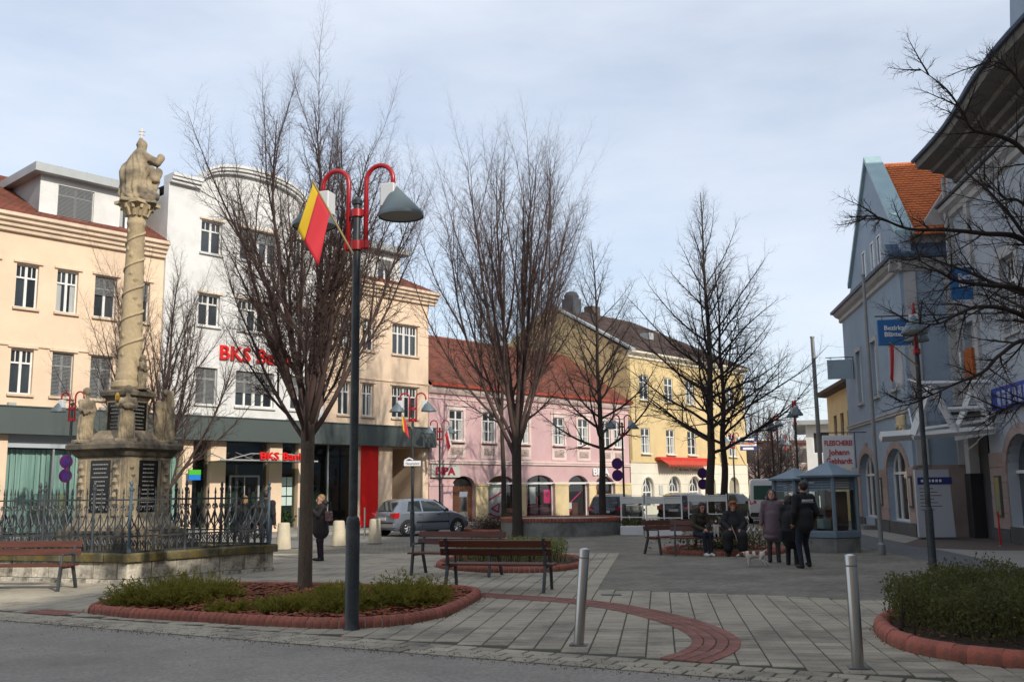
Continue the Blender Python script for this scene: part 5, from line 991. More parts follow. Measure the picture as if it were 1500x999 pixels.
# tree at the right whose limbs reach over the square; trunk stands in the hedge bed just outside the picture
T = Tree(201); R = T.r; Pn = [None, None,
    dict(n=7, wob=.09, up=.01, kids=12, ang=(.5, 1.0), len=.40, fall=.4, rr=.5, rmax=.009, **{'from': .08}, tip=.2, refL=.9, minL=.14),
    dict(n=4, wob=.12, up=.01, kids=6, ang=(.5, 1.0), len=.45, fall=.3, rr=.65, rmax=.0042, **{'from': .1}, tip=.5, refL=.35, minL=.08),
    dict(n=1, wob=.14, up=.01, kids=0, ang=(.4, .9), len=.4, fall=.2, rr=.7, **{'from': .2}, tip=.6)]
base = Vector((8.0, 12.9, 0))
def limb(pix, depth0, depth1, r0, start_z, nk=17):
    pts = [base + Vector((0, 0, start_z))]
    for i, (u, v) in enumerate(pix): dpt = depth0 + (depth1 - depth0) * i / max(1, len(pix) - 1); pts.append(atY(u, v, dpt))
    C = [p - base for p in catmull(pts, per=7)]; n = len(C) - 1
    for i in range(n): T.put(C[i], C[i + 1], r0 * (1 - .9 * i / n), r0 * (1 - .9 * (i + 1) / n))
    ph = 0
    for k in range(nk):
        t = .22 + .78 * (k + R.random()) / nk; i = min(n - 1, int(t * n)); ax = (C[i + 1] - C[i]).normalized(); ph += 2.4; sd2 = ax.orthogonal().normalized(); sd2.rotate(Matrix.Rotation(ph, 3, ax)); an = R.uniform(.5, 1.0)
        T.branch(C[i], ax * math.cos(an) + sd2 * math.sin(an), R.uniform(.35, .95) * (1.15 - .5 * t), min(.014, r0 * .5), 2, Pn)
limb([(1560, 420), (1500, 352), (1440, 342), (1390, 337), (1330, 335), (1285, 318), (1255, 318)], 12.8, 12.2, .055, 3.4, 16)
limb([(1570, 470), (1500, 425), (1450, 418), (1405, 412), (1370, 395), (1335, 375)], 12.6, 11.6, .055, 3.0, 15)
limb([(1570, 520), (1510, 470), (1470, 452), (1430, 450), (1400, 462), (1370, 475), (1320, 470)], 12.4, 11.4, .05, 2.8, 17)
limb([(1580, 560), (1510, 500), (1465, 520), (1440, 545), (1400, 562), (1360, 580), (1310, 590)], 12.2, 11.2, .04, 2.6, 17)
limb([(1560, 300), (1500, 222), (1465, 200), (1425, 190), (1410, 165), (1385, 130), (1345, 100)], 12.9, 12.2, .05, 4.2, 15)
limb([(1570, 240), (1500, 130), (1470, 95), (1440, 92)], 13.0, 12.4, .045, 4.6, 12)
limb([(1580, 600), (1500, 590), (1470, 600), (1440, 610)], 12.1, 11.6, .03, 2.4, 12)
limb([(1570, 380), (1500, 300), (1470, 290), (1440, 262)], 13.4, 13.2, .04, 3.8, 14)
for k in range(7): a_ = k * .9; T.branch(Vector((0, 0, 2.6 + .4 * k)), Vector((math.cos(a_), math.sin(a_), .7)), 2.6, .05, 2, Pn)
finish_tree(T, 'street_tree', 'bare tree in the hedge bed reaching long limbs in front of the blue house', base, [(Vector((0, 0, -.1)), .17), (Vector((.03, 0, 1.4)), .15), (Vector((0, .03, 2.8)), .135), (Vector((0, 0, 4.6)), .09), (Vector((.1, .1, 7.0)), .02)], 'trunk', 'darktwig', group='street trees on the square')
# ================================================================ lamps and flags
def make_lamp(label, loc, rz, scale=1.0, group='twin hooded street lamps', H=5.44):
    t = thing('street_lamp', label, 'street lamp', loc, rz, group, scale)
    p = MB(); p.tube([(0, 0, 1.35), (0, 0, H)], [.058, .05], 14); p.lathe([(.07, 0), (.075, .05), (.03, .1)], 10, (0, 0, H)); p.build('post', 'post', t, smooth=True)
    b_ = MB(); b_.lathe([(.105, -.05), (.105, 0), (.088, .04), (.088, 1.30), (.078, 1.36), (.06, 1.38)], 16); b_.build('base_sleeve', 'post', t, smooth=True)
    k = MB(); k.lathe([(.085, 0), (.085, .12)], 12, (0, 0, H - .62)); k.box((-.17, -.03, H - .60), (.17, .03, H - .50)); k.build('bracket', 'red', t, smooth=True); k = MB(); k.box((-.16, -.025, H - .16), (.16, .025, H - .08)); k.lathe([(.078, 0), (.078, .1)], 12, (0, 0, H - .17)); k.build('bracket', 'red', t, smooth=True)
    for s in (-1, 1):
        a = MB(); x0, x1, zt = .13, .52, H + .30
        pts = [(s * x0, 0, H - .62), (s * x0, 0, zt)] + [(s * (x0 + (x1 - x0) / 2 * (1 - math.cos(math.pi * i / 10))), 0, zt + .20 * math.sin(math.pi * i / 10)) for i in range(1, 10)] + [(s * x1, 0, zt), (s * x1, 0, zt - .14)]
        a.tube(pts, .032, 10); ao = a.build('arm', 'red', t, smooth='all')
        h = MB(); ax, az = s * (x1 + .02), zt - .10; n = 28; rb = .30; bx, bz = s * (x1 + .12), az - .40; vs = []
        for zz, f, xx in ((az, .10, ax), (bz + .02, .98, bx), (bz, 1.0, bx), (bz - .035, 1.0, bx)):
            for j in range(n): an = 2 * math.pi * j / n; vs.append((xx + rb * f * math.cos(an), rb * f * .92 * math.sin(an), zz))
        fs = [tuple(range(n))] + [(r * n + j, r * n + (j + 1) % n, (r + 1) * n + (j + 1) % n, (r + 1) * n + j) for r in range(3) for j in range(n)]; h.add(vs, fs); ho = h.build('hood', 'hood', t, smooth=True)
        g_ = MB(); g_.add([(bx + rb * .95 * math.cos(2 * math.pi * j / n), rb * .87 * math.sin(2 * math.pi * j / n), bz - .02) for j in range(n)], [tuple(range(n))]); g_.build('diffuser', 'hoodin', ho)
        w = MB(); xa, xb = sorted((s * (x1 - .14), s * (x1 + .06))); w.bbox((xa, -.10, bz + .12), (xb, .10, az + .015), .012); w.build('housing', 'lampbox', ho)
    return t
lamps = {}
l1 = make_lamp('nearest twin hooded red and grey street lamp on the brick bed edge', (-2.03, 12.42, 0), -.33)
l1['label'] = 'tall twin hooded lamp with red curved arms standing at the mulched bed kerb'
copy_tree(l1, (-3.16, 30.6, 0), -.1, 'twin hooded lamp with a white street name plate on its post', scale=.80)
copy_tree(l1, (-3.5, 46.4, 0), .05, 'twin hooded lamp standing close to the pink house wall and brown door', scale=.845)
copy_tree(l1, (-13.75, 30.2, 0), -.3, 'twin hooded lamp behind the column base with violet no stopping signs', scale=.82)
copy_tree(l1, (8.36, 19.85, 0), 1.15, 'twin hooded lamp with black post beside the cobble strip', scale=.905)
copy_tree(l1, (11.1, 38.2, 0), 1.45, 'twin hooded lamp seen end on above the telephone kiosks', scale=.85)
copy_tree(l1, (11.75, 44.2, 0), 1.3, 'twin hooded lamp carrying orange flags beyond the kiosks', scale=.81)
copy_tree(l1, (4.85, 43.2, 0), .2, 'twin hooded lamp carrying two violet round signs before the pink house', scale=.83)
copy_tree(l1, (12.4, 55.0, 0), .4, 'twin hooded lamp with red and white flags before the yellow house doorways', scale=.80)
copy_tree(l1, (16.2, 58.0, 0), 1.0, 'twin hooded lamp with white flags in front of the brown far trees', scale=.80)
copy_tree(l1, (15.2, 56.0, 0), 1.5, 'twin hooded lamp half hidden beyond the tall kiosk lamp', scale=.98)
def flag(label, base, tip, size, c1, c2, droop, cat='flag', bend=.05, group='flags on the lamp posts'):
    """stick from base to tip with a hanging two-colour cloth"""
    base, tip = Vector(base), Vector(tip); t = thing('flag', label, cat, base, 0, group); d = (tip - base)
    s = MB(); s.tube([(0, 0, 0), d * 1.03], .014, 8); s.build('stick', 'flagpole', t)
    u0, L = .45, size; e = d.normalized(); fall = Vector(droop).normalized(); n, m = 10, 8
    for k, (a0, a1, mm) in enumerate(((0, .3, c1), (.3, 1, c2))):
        mb = MB(); vs = []
        for i in range(n + 1):
            for j in range(m + 1):
                a = a0 + (a1 - a0) * j / m; v = i / n; p = d * (1.0 - a * .42) + fall * (L * v) + e.cross(fall) * (bend * math.sin(a * 7 + v * 3) * v) + e * (-.10 * v * a) ; vs.append(p)
        mb.add(vs, [(i * (m + 1) + j, i * (m + 1) + j + 1, (i + 1) * (m + 1) + j + 1, (i + 1) * (m + 1) + j) for i in range(n) for j in range(m)]); o = mb.build('cloth', mm, t, smooth='all')
        sol = o.modifiers.new('thickness', 'SOLIDIFY'); sol.thickness = .004
    return t
f0 = atY(517, 372, 12.3); f1 = atY(459, 268, 12.15); f2 = atY(452, 378, 12.2)
flag('yellow and red flag hanging from a stick on the tall lamp by the bed', f0, f1, .66, 'flagyellow', 'flagred', (-.30, 0, -1))
flag('small yellow and red flag on the lamp with the street name plate', atY(604, 628, 30.5), atY(588, 607, 30.4), .5, 'flagyellow', 'flagred', (.1, 0, -1))
flag('small white and red flag on the lamp by the pink house wall', atY(646, 648, 46.3), atY(656, 628, 46.2), .75, 'flagwhite', 'flagred', (.25, 0, -1))
flag('red flag hanging on the black post lamp by the cobble strip', atY(1344, 536, 19.7), atY(1304, 503, 19.6), .72, 'flagred', 'flagwhite', (-.08, 0, -1))
for u, v, y, c1, c2, lb in ((1112, 632, 44, 'orange', 'flagred', 'orange and red flag blowing from the lamp beyond the kiosks'), (1146, 590, 50, 'flagred', 'flagwhite', 'long red and white flag high in front of the far bare trees'), (1150, 650, 55, 'flagred', 'flagwhite', 'red and white flag low beside the half hidden lamp'), (1075, 662, 55, 'flagwhite', 'flagred', 'white and red flag on the lamp before the yellow house')):
    flag(lb, atY(u + 16, v + 18, y), atY(u, v - 14, y), 1.0, c1, c2, (.5, 0, -1))
# ================================================================ benches
def make_bench(label, loc, rz, L=1.95, group='red brown slatted benches'):
    t = thing('bench', label, 'bench', loc, rz, group)
    def slat(a, c, th, T): q = MB(); q.bbox((-L / 2, a, 0), (L / 2, c, th), .008, 0, T); return q
    for i in range(4): sl = MB(); y = -.23 + i * .115; sl.bbox((-L / 2, y, .42), (L / 2, y + .10, .455), .008); sl.build('seat_slat', 'wood', t)
    for i in range(2):
        T = Matrix.Translation((0, .245 + i * .055, .60 + i * .14)) @ Matrix.Rotation(math.radians(-18), 4, 'X'); q = MB(); q.bbox((-L / 2, -.018, 0), (L / 2, .018, .118), .006, 0, T); q.build('back_slat', 'wood', t)
    for s in (-1, 1):
        x = s * (L / 2 - .12); f = MB(); f.prism([(x - .022, -.30, 0), (x - .022, -.245, 0), (x - .022, -.17, .42), (x - .022, -.235, .42)], (.044, 0, 0)); f.build('leg', 'iron', t)
        f = MB(); f.prism([(x - .022, .36, 0), (x - .022, .42, 0), (x - .022, .265, .42), (x - .022, .275, .60), (x - .022, .40, .885), (x - .022, .345, .895), (x - .022, .215, .60), (x - .022, .20, .42)], (.044, 0, 0)); f.build('leg', 'iron', t)
        f = MB(); f.box((x - .021, -.232, .383), (x + .021, .262, .42)); f.build('seat_bearer', 'iron', t)
        f = MB(); f.tube([(x, -.21, .42), (x, -.19, .60), (x, -.14, .625), (x, .235, .62)], .02, 6); f.build('armrest', 'iron', t)
        for i in range(2): bo = MB(); bo.lathe([(.0, -.012), (.016, -.008), (.016, .004)], 8); o = bo.build('bolt', 'steel', t, (s * (L / 2 - .10), .29 + i * .055 + .004, .655 + i * .14)); o.rotation_euler = (math.radians(-108), 0, 0)
    return t
b1 = make_bench('bench facing away beside the mulched bed, its bolted slatted back towards the road', (-.22, 17.55, 0), math.pi + -.05)
b1.location = (-.26, 17.0, 0); b1.rotation_euler = (0, 0, math.pi - .25)
copy_tree(b1, (-1.2, 20.05, 0), -.38, 'bench facing the road set back in front of the round box hedge bed')
copy_tree(b1, (-8.95, 17.95, 0), -.06 + .02, 'bench standing against the mossy stone wall of the monument')
copy_tree(b1, (4.95, 25.1, 0), -.17, 'bench occupied by a girl, a woman in black and a small dog')
copy_tree(b1, (4.35, 26.1, 0), .55, 'empty bench pushed up behind the occupied one near the white windscreens')
# ================================================================ bollards, bin, posts, pole
def steel_bollard(label, loc, tilt):
    t = thing('steel_bollard', label, 'bollard', loc, 0, 'steel bollards at the road edge'); t.rotation_euler = tilt
    q = MB(); q.lathe([(.056, 0), (.056, 1.02), (.050, 1.035), (.02, 1.045)], 20); q.build('tube', 'steel', t, smooth=True); q = MB(); q.lathe([(.13, 0), (.13, .012), (.06, .014)], 4, (0, 0, .002), rot=.6); q.build('foot_plate', 'concrete', t)
    q = MB(); q.lathe([(.0575, .93), (.0575, .945)], 20); q.build('ring', 'galv', t)
steel_bollard('steel bollard leaning slightly near the tip of the red brick arc', (.69, 10.97, 0), (0, .085, 0))
steel_bollard('upright steel bollard between the brick arc and the dark hedge bed', (3.21, 9.45, 0), (.01, -.012, 0))
def stone_bollard(label, loc, h=.80):
    t = thing('stone_bollard', label, 'bollard', loc, 0, 'pale stone bollards along the street'); q = MB(); q.lathe([(.23, 0), (.225, .05), (.18, h - .06), (.165, h - .01), (.12, h)], 20); q.build('shaft', 'bollstone', t, smooth=True)
    q = MB(); q.lathe([(.235, -.03), (.235, .025)], 20); q.build('base', 'concrete', t)
for (u, v), lb in (((415, 805), 'pale stone bollard in front of the bank entrance'), ((496, 800), 'weathered stone bollard behind the woman with the phone'), ((549, 796), 'pale stone bollard beside the rear of the silver car'), ((679, 776), 'short stone bollard carrying the slanted steel bin before the brown door')):
    p = G(u, v); stone_bollard(lb, (p.x, p.y, 0))
pb_ = G(679, 776); bn = thing('litter_bin', 'slanted stainless steel litter bin on a stone foot by the brown door', 'litter bin', (pb_.x, pb_.y, .80)); q = MB(); q.lathe([(.16, 0), (.17, .02), (.17, .62)], 16); q.build('body', 'steel', bn, smooth=True)
q = MB(); q.prism([(-.17, -.17, .60), (.17, -.17, .60), (.17, .17, .60), (-.17, .17, .60)], (0, 0, .02)); q.add([(-.17, -.16, .62), (.17, -.16, .62), (.17, .17, .85), (-.17, .17, .85)], [(0, 1, 2, 3)]); q.build('slanted_lid', 'steel', bn)
for (u, v, h, lb) in ((437, 791, 1.15, 'thin steel post beside the bank window with notices'), (534, 787, 1.1, 'thin steel post in front of the red panel')):
    p = G(u, v); t = thing('steel_post', lb, 'post', (p.x, p.y, 0)); q = MB(); q.tube([(0, 0, 0), (0, 0, h)], .035, 10); q.build('tube', 'steel', t); q = MB(); q.lathe([(.06, 0), (.06, .02)], 10); q.build('foot', 'galv', t)
fp = thing('flagpole', 'tall bare grey flagpole standing beside the telephone kiosk', 'flagpole', (9.12, 24.6, 0)); q = MB(); q.tube([(0, 0, 0), (0, 0, 7.05)], [.06, .04], 12); q.build('pole', 'galv', fp); q = MB(); q.lathe([(.05, 0), (.06, .04), (.01, .09)], 10, (0, 0, 7.05)); q.build('finial', 'galv', fp); q = MB(); q.lathe([(.1, 0), (.1, .25), (.065, .3)], 12); q.build('sleeve', 'galv', fp)
fp = thing('flagpole', 'leaning bare flagpole behind the butcher sign', 'flagpole', (14.15, 45.0, 0)); q = MB(); q.tube([(0, 0, 0), (-.05, 0, 8.6)], [.11, .09], 12); q.build('pole', 'galv', fp); q = MB(); q.lathe([(.12, 0), (.1, .06)], 10, (-.05, 0, 8.6)); q.build('cap', 'galv', fp)
# ================================================================ signs
def round_sign(label, p, r, n=2):
    t = thing('traffic_sign', label, 'traffic sign', p)
    for k in range(n):
        q = MB(); q.lathe([(r, -.012), (r, .012)], 24); o = q.build('disc', 'purplered', t, (0, 0, -k * 2.05 * r), smooth=True); o.rotation_euler = (math.pi / 2, 0, .2); q = MB(); q.lathe([(r * .76, 0), (r * .76, .006)], 24, (0, 0, .012)); q.build('face', 'purple', o)
    q = MB(); q.box((-.03, .02, -.4), (.03, .06, .1)); q.build('clamp', 'galv', t)
round_sign('pair of round violet no stopping signs on the lamp post before the pink house', atY(904, 679, 43.0), .25); round_sign('pair of round violet no stopping signs beside the twin dark trunks', atY(1029, 693, 44.5), .24); 
p = atY(97, 676, 30.1); round_sign('pair of violet round signs on the lamp behind the column base', p, .21); bpy.data.objects[sorted([o.name for o in bpy.data.objects if o.name.startswith('traffic_sign')])[-1]].rotation_euler = (0, 0, .75)
ns_ = thing('street_name_plate', 'white street name plate with decorated top on the lamp post', 'sign', atY(604, 678, 30.45), .12); q = MB(); q.box((-.26, -.01, -.09), (.26, .01, .07)); q.tube([(-.24, 0, .08), (-.1, 0, .15), (.02, 0, .09)], .025, 5); q.build('plate', 'signwhite', ns_); letters(ns_, 'Hauptplatz', .11, -.2, -.05, -.013, 'navy', .003, width=.42)
def hang_sign(label, c, w, h, rz, m, body, tm, arm=.5, name='hanging_sign'):
    t = thing(name, label, 'sign', c, rz); q = MB(); q.bbox((-w / 2, -.05, -h / 2), (w / 2, .05, h / 2), .02); q.build('board', m, t)
    q = MB(); q.tube([(-w / 2 - .05, 0, h / 2 + .10), (w / 2 + arm, 0, h / 2 + .10)], .02, 6); q.tube([(w / 2 + .06, 0, h / 2 + .10), (w / 2 + .06, 0, -h / 2 - .02)], .018, 6); [q.tube([(x, 0, h / 2), (x, 0, h / 2 + .1)], .012, 5) for x in (-w / 3, w / 3)]; q.build('bracket', 'iron', t)
    for (s, sz, x, z, wd, m_) in body: letters(t, s, sz, x, z, -.062, m_, .008, width=wd, bold=.004)
    return t
hang_sign('white butcher sign with red lettering hanging above the kiosks', atY(1228, 661, 36), 1.12, 1.18, -.05, 'signwhite', [('FLEISCHEREI', .26, -.5, .22, 1.0, 'signred'), ('Johann', .3, -.38, -.13, .76, 'signred'), ('Gebhardt', .3, -.47, -.45, .94, 'signred')], None, .5)
hang_sign('blue newspaper sign at the tall corner house wall behind the branches', atY(1421, 415, 30), 1.22, 1.02, -.1, 'signblue', [('Bezirks', .28, -.36, .12, .76, 'signwhite'), ('Blätter', .28, -.36, -.14, .76, 'signwhite')], None, .3)
hang_sign('smaller blue newspaper sign behind the black post lamp', atY(1309, 487, 26.5), .86, .72, -.1, 'signblue', [('Bezirks', .18, -.26, .06, .52, 'signwhite'), ('Blätter', .18, -.26, -.12, .52, 'signwhite')], None, 3.2)
hang_sign('blank pale blue light box sign projecting from the blue house corner', atY(1230, 541, 41), 1.0, .82, -.2, 'bluebox', [], None, .6)
t = thing('street_sign', 'small blue and white shop sign on the yellow house corner', 'sign', atY(1096, 650, 67)); q = MB(); q.box((-.55, -.08, .15), (.55, .08, .45), 0); q.box((-.55, -.08, -.45), (.55, .08, -.15), 0); q.box((-.55, -.07, -.15), (.55, .07, .15), 1); q.build('board', ['navy', 'signwhite'], t); q = MB(); q.box((-.4, -.1, .22), (.4, -.08, .38)); q.build('lettering', 'signwhite', t); q = MB(); q.box((-.4, -.1, -.4), (.35, -.08, -.25)); q.build('lettering', 'signwhite', t); q = MB(); q.box((-.5, -.09, -.04), (.45, -.07, .08)); q.build('stripe', 'orange', t); q = MB(); q.tube([(-.5, .1, 0), (-1.6, .8, 0)], .03, 5); q.build('bracket', 'iron', t)
st_ = thing('info_stele', 'pale grey information stele with a blue header by the passage', 'info board', (13.25, 31.0, 0), -.12); q = MB(); q.prism([(-.52, 0, .08), (.58, 0, .08), (.50, 0, 2.18), (-.52, 0, 2.18)], (0, .18, 0)); q.build('panel', 'greystele', st_); q = MB(); q.box((-.46, -.02, 1.72), (.58, 0, 1.94)); h_ = q.build('header', 'navy', st_); q = MB(); [q.box((-.36 + k * .11, -.028, 1.79), (-.29 + k * .11, -.02, 1.87)) for k in range(6)]; q.build('lettering', 'signwhite', h_); q = MB(); [q.box((-.42, -.008, 1.58 - k * .11), (.0 + .12 * (k % 3), -.001, 1.6 - k * .11)) for k in range(7)]; q.build('text_line', 'trousergrey', st_); q = MB(); q.box((-.5, -.04, 0), (.56, .2, .08)); q.build('foot', 'plinth', st_)
pz = thing('poster_stand', 'white framed poster stand with two figures in the passage', 'poster', (*G(1455, 786).xy, 0), -.1); q = MB(); q.box((-.32, 0, .2), (.32, .03, 1.15)); q.build('frame', 'signwhite', pz); q = MB(); q.box((-.27, -.006, .27), (.27, -.001, 1.1)); q.build('poster', mat('poster print', (.22, .25, .22), .5, (.42, .4, .35), 2.5), pz)
for k in range(2): q = MB(); q.tube([(-.12 + k * .24, -.012, .3), (-.12 + k * .24, -.012, .75)], [.10, .07], 8); q.lathe([(.02, -.06), (.06, 0), (.02, .07)], 8, (-.12 + k * .24, -.012, .86)); q.build('printed_figure', 'jacketolive' if k == 0 else 'trousergrey', pz)
for s in (-1, 1): q = MB(); q.tube([(s * .28, .02, .2), (s * .3, .02, 0)], .02, 5); q.build('leg', 'galv', pz)
p = G(1466, 800); rp_ = thing('red_barrier_post', 'thin red and white post at the passage corner', 'post', (p.x, p.y, 0)); q = MB(); q.tube([(0, 0, 0), (0, 0, .95)], .025, 8); q.build('tube', 'signred', rp_); q = MB(); q.lathe([(.06, 0), (.06, .03)], 10); q.build('foot', 'galv', rp_)
# ================================================================ phone kiosks
def kiosk(label, loc, R, zb, zw, ze, zt, rz):
    t = thing('telephone_kiosk', label, 'kiosk', loc, rz, 'hexagonal kiosks'); n = 6
    q = MB(); q.lathe([(R * 1.0, 0), (R * 1.0, zb)], n); q.build('concrete_base', 'concrete', t); q = MB(); q.lathe([(R * .98, zb), (R * 1.04, zb + .02), (R * 1.04, zb + .16), (R * .97, zb + .19)], n); q.build('base_frame', 'kiosk', t)
    P = [(R * .95 * math.cos(2 * math.pi * i / n), R * .95 * math.sin(2 * math.pi * i / n)) for i in range(n)]
    for i in range(n):
        (x, y), (x2, y2) = P[i], P[(i + 1) % n]; q = MB(); q.tube([(x, y, zb + .15), (x, y, ze)], .055, 6); q.build('corner_post', 'kiosk', t)
        q = MB(); q.poly([(x, y, zb + .19), (x2, y2, zb + .19), (x2, y2, zw), (x, y, zw)]); q.build('pane', 'clear', t)
        nn = 5
        for k in range(nn): z0 = zw + (ze - zw) * k / nn; z1 = zw + (ze - zw) * (k + .85) / nn; q = MB(); q.poly([(x * 1.02, y * 1.02, z0), (x2 * 1.02, y2 * 1.02, z0), (x2 * .96, y2 * .96, z1), (x * .96, y * .96, z1)]); q.build('louvre', 'kiosk', t)
    q = MB(); q.lathe([(R * 1.15, ze), (R * 1.17, ze + .05), (R * .5, ze + (zt - ze) * .62), (.05, zt)], n); q.build('roof', 'kiosk', t)
    q = MB(); q.lathe([(R * .6, zb + .2), (R * .6, zb + .24)], n); q.build('display_shelf', 'wood', t)
    r_ = random.Random(len(label))
    for k in range(7):
        a = r_.uniform(0, 6.28); w = r_.uniform(.12, .3); h = r_.uniform(.2, .55); x, y = R * .45 * math.cos(a), R * .45 * math.sin(a); q = MB(); q.bbox((x - w / 2, y - w / 2, zb + .24), (x + w / 2, y + w / 2, zb + .24 + h), .02); q.build('display_item', r_.choice(['terracotta', 'terracotta', 'wood', 'bluebox']), t)
    q = MB(); q.box((R * .3, -R * .5, zb + .24), (R * .34, R * .5, zw - .05)); q.build('back_panel', mat('kiosk board', (.14, .075, .05), .7), t)
    q = MB(); q.poly([(-R * .4, -R * .805, zw - .32), (-R * .18, -R * .805, zw - .32), (-R * .18, -R * .805, zw - .1), (-R * .4, -R * .805, zw - .1)]); return t
kiosk('blue grey hexagonal show kiosk on a concrete base beside the flagpole', (8.42, 26.2, 0), .76, .36, 1.60, 1.93, 2.34, .35); kiosk('second blue grey hexagonal kiosk half hidden behind the first', (8.5, 29.6, 0), .74, .36, 1.55, 1.88, 2.25, .2)
# ================================================================ concrete planter, other low beds
cpl = thing('round_planter', 'big round concrete planter with red brick coping before the pink house', 'planter', (1.85, 38.1, 0)); Rr = 2.35
q = MB(); q.lathe([(Rr, -.03), (Rr, .52), (Rr - .25, .52), (Rr - .25, .3)], 48); q.build('wall', 'concrete', cpl, smooth=True)
bm2 = MB(); bm2.bbox((-.055, -.17, 0), (.055, .17, .12), .012); bmm = bm2.mesh('brick', 'curb'); n_ = 112
for i in range(n_): a = 2 * math.pi * i / n_; ob('brick', bmm, cpl, ((Rr - .13) * math.cos(a), (Rr - .13) * math.sin(a), .525), a + math.pi / 2)
q = MB(); q.lathe([(Rr - .2, .4), (.1, .48)], 32); q.build('soil', 'soil', cpl)
q = MB(); q.lathe([(Rr - .01, .52), (Rr - .01, .60), (Rr - .25, .60)], 48); q.build('mortar', 'mortar', cpl)
def tuft_bush(label, loc, rx, ry, h, n, m, seed, size=.09, name='low_shrub'):
    r = np.random.default_rng(seed); c = r.normal(size=(n, 3)) * [rx * .45, ry * .45, h * .28] + [0, 0, h * .45]; c[:, 2] = np.abs(c[:, 2]); t = thing(name, label, 'shrub', loc); ob('foliage', quads_mesh('foliage', leaf_arrays(c, r.normal(size=(n, 3)) + [0, 0, .8], size, size * .3, r), m), t); q = MB(); [q.tube([(0, 0, 0), (c[i][0] * .8, c[i][1] * .8, c[i][2])], [.012, .004], 3, caps=False) for i in range(40)]; q.build('stem', 'darktwig', t)
tuft_bush('brown heather mound in front of the brown arched door', (-.95, 41.0, .05), 1.0, .7, .55, 2200, 'heather', 31); tuft_bush('dark green dwarf pine between heather and tree trunk', (-.1, 40.6, .05), .6, .5, .65, 1800, 'hedge', 32)
tuft_bush('sparse dry tuft growing under the occupied bench', (5.6, 26.1, .08), 1.6, .5, .45, 1200, 'grass', 33, .12)
def ring_bed(label, c, rx, ry, n, mesh=BULL):
    O = [Vector((c[0] + rx * math.cos(2 * math.pi * i / 40), c[1] + ry * math.sin(2 * math.pi * i / 40))) for i in range(40)]; t = thing('flower_bed', label, 'flower bed'); kerb(t, O, .168, mesh, .8); bed_soil(t, O, .05)
ring_bed('low brick ringed bed behind the occupied bench', (5.55, 26.4), 1.55, 1.6, 60, BULLW); ring_bed('brick ringed bed round the dark tree before the pink house', (4.4, 43.6), 1.4, 1.3, 50, BULLW); ring_bed('brick ringed heather bed in front of the brown door', (-.6, 41.2), 1.5, 1.4, 50, BULLW)
# cycle stands: bent tubes beside the woman in the mauve coat
for k in range(4):
    p = G(1112 + k * 9, 812 - k); t = thing('cycle_stand', 'bent steel hoop of the cycle stand behind the woman in the mauve coat', 'cycle stand', (p.x, p.y + 1.2, 0), 0, 'cycle stand hoops'); q = MB(); q.tube([(0, 0, 0), (0, .05, .5), (.1, .1, .62), (.2, .15, .5), (.22, .2, 0)], .018, 6); q.build('hoop', 'steel', t); q = MB(); q.box((-.05, -.02, 0), (.27, .24, .02)); q.build('foot', 'galv', t)
# ================================================================ white windscreens of the cafe
def windscreen(label, u0, u1, ub, vb, panels):
    a, c = G(u0, vb), G(u1, vb); d = (c - a); L = d.length; t = thing('windscreen', label, 'windscreen', (a.x, a.y, 0), math.atan2(d.y, d.x), 'white glazed windscreens of the cafe'); n = panels; step = L / n
    for i in range(n + 1): q = MB(); q.box((i * step - .025, -.025, 0), (i * step + .025, .025, 1.45)); q.build('post', 'whitemetal', t)
    q = MB(); q.bbox((-.03, -.22, .0), (L + .03, .22, .33), .02); q.build('planter_box', 'whitemetal', t)
    for i in range(n):
        q = MB(); q.box((i * step + .025, -.02, .62), (i * step + step - .025, .02, .66)); q.build('rail', 'whitemetal', t); q = MB(); q.box((i * step + .025, -.02, 1.36), (i * step + step - .025, .02, 1.40)); q.build('rail', 'whitemetal', t); q = MB(); q.poly([(0, 0, 0), (step - .05, 0, 0), (step - .05, 0, .70), (0, 0, .70)]); q.build('pane', 'clear', t, (i * step + .025, 0, .66))
        q = MB(); q.box((i * step + .03, -.004, 1.14), (i * step + step - .03, .004, 1.35)); q.build('frosted_band', mat('frosted film', (.62, .62, .58), .8), t)
    r = np.random.default_rng(u0); cc = r.uniform([0, -.15, .33], [L, .15, .55], (500, 3)); ob('foliage', quads_mesh('foliage', leaf_arrays(cc, r.normal(size=(500, 3)) + [0, 0, .8], .1, .04, r), 'hedge'), t)
windscreen('white windscreen panel closest to the dark trunk of the pink house tree', 911, 943, 0, 783, 1); windscreen('two panel white windscreen standing next to the occupied bench', 948, 1000, 0, 785, 2); windscreen('long white windscreen in front of the parked dark cars', 1010, 1066, 0, 776, 2)
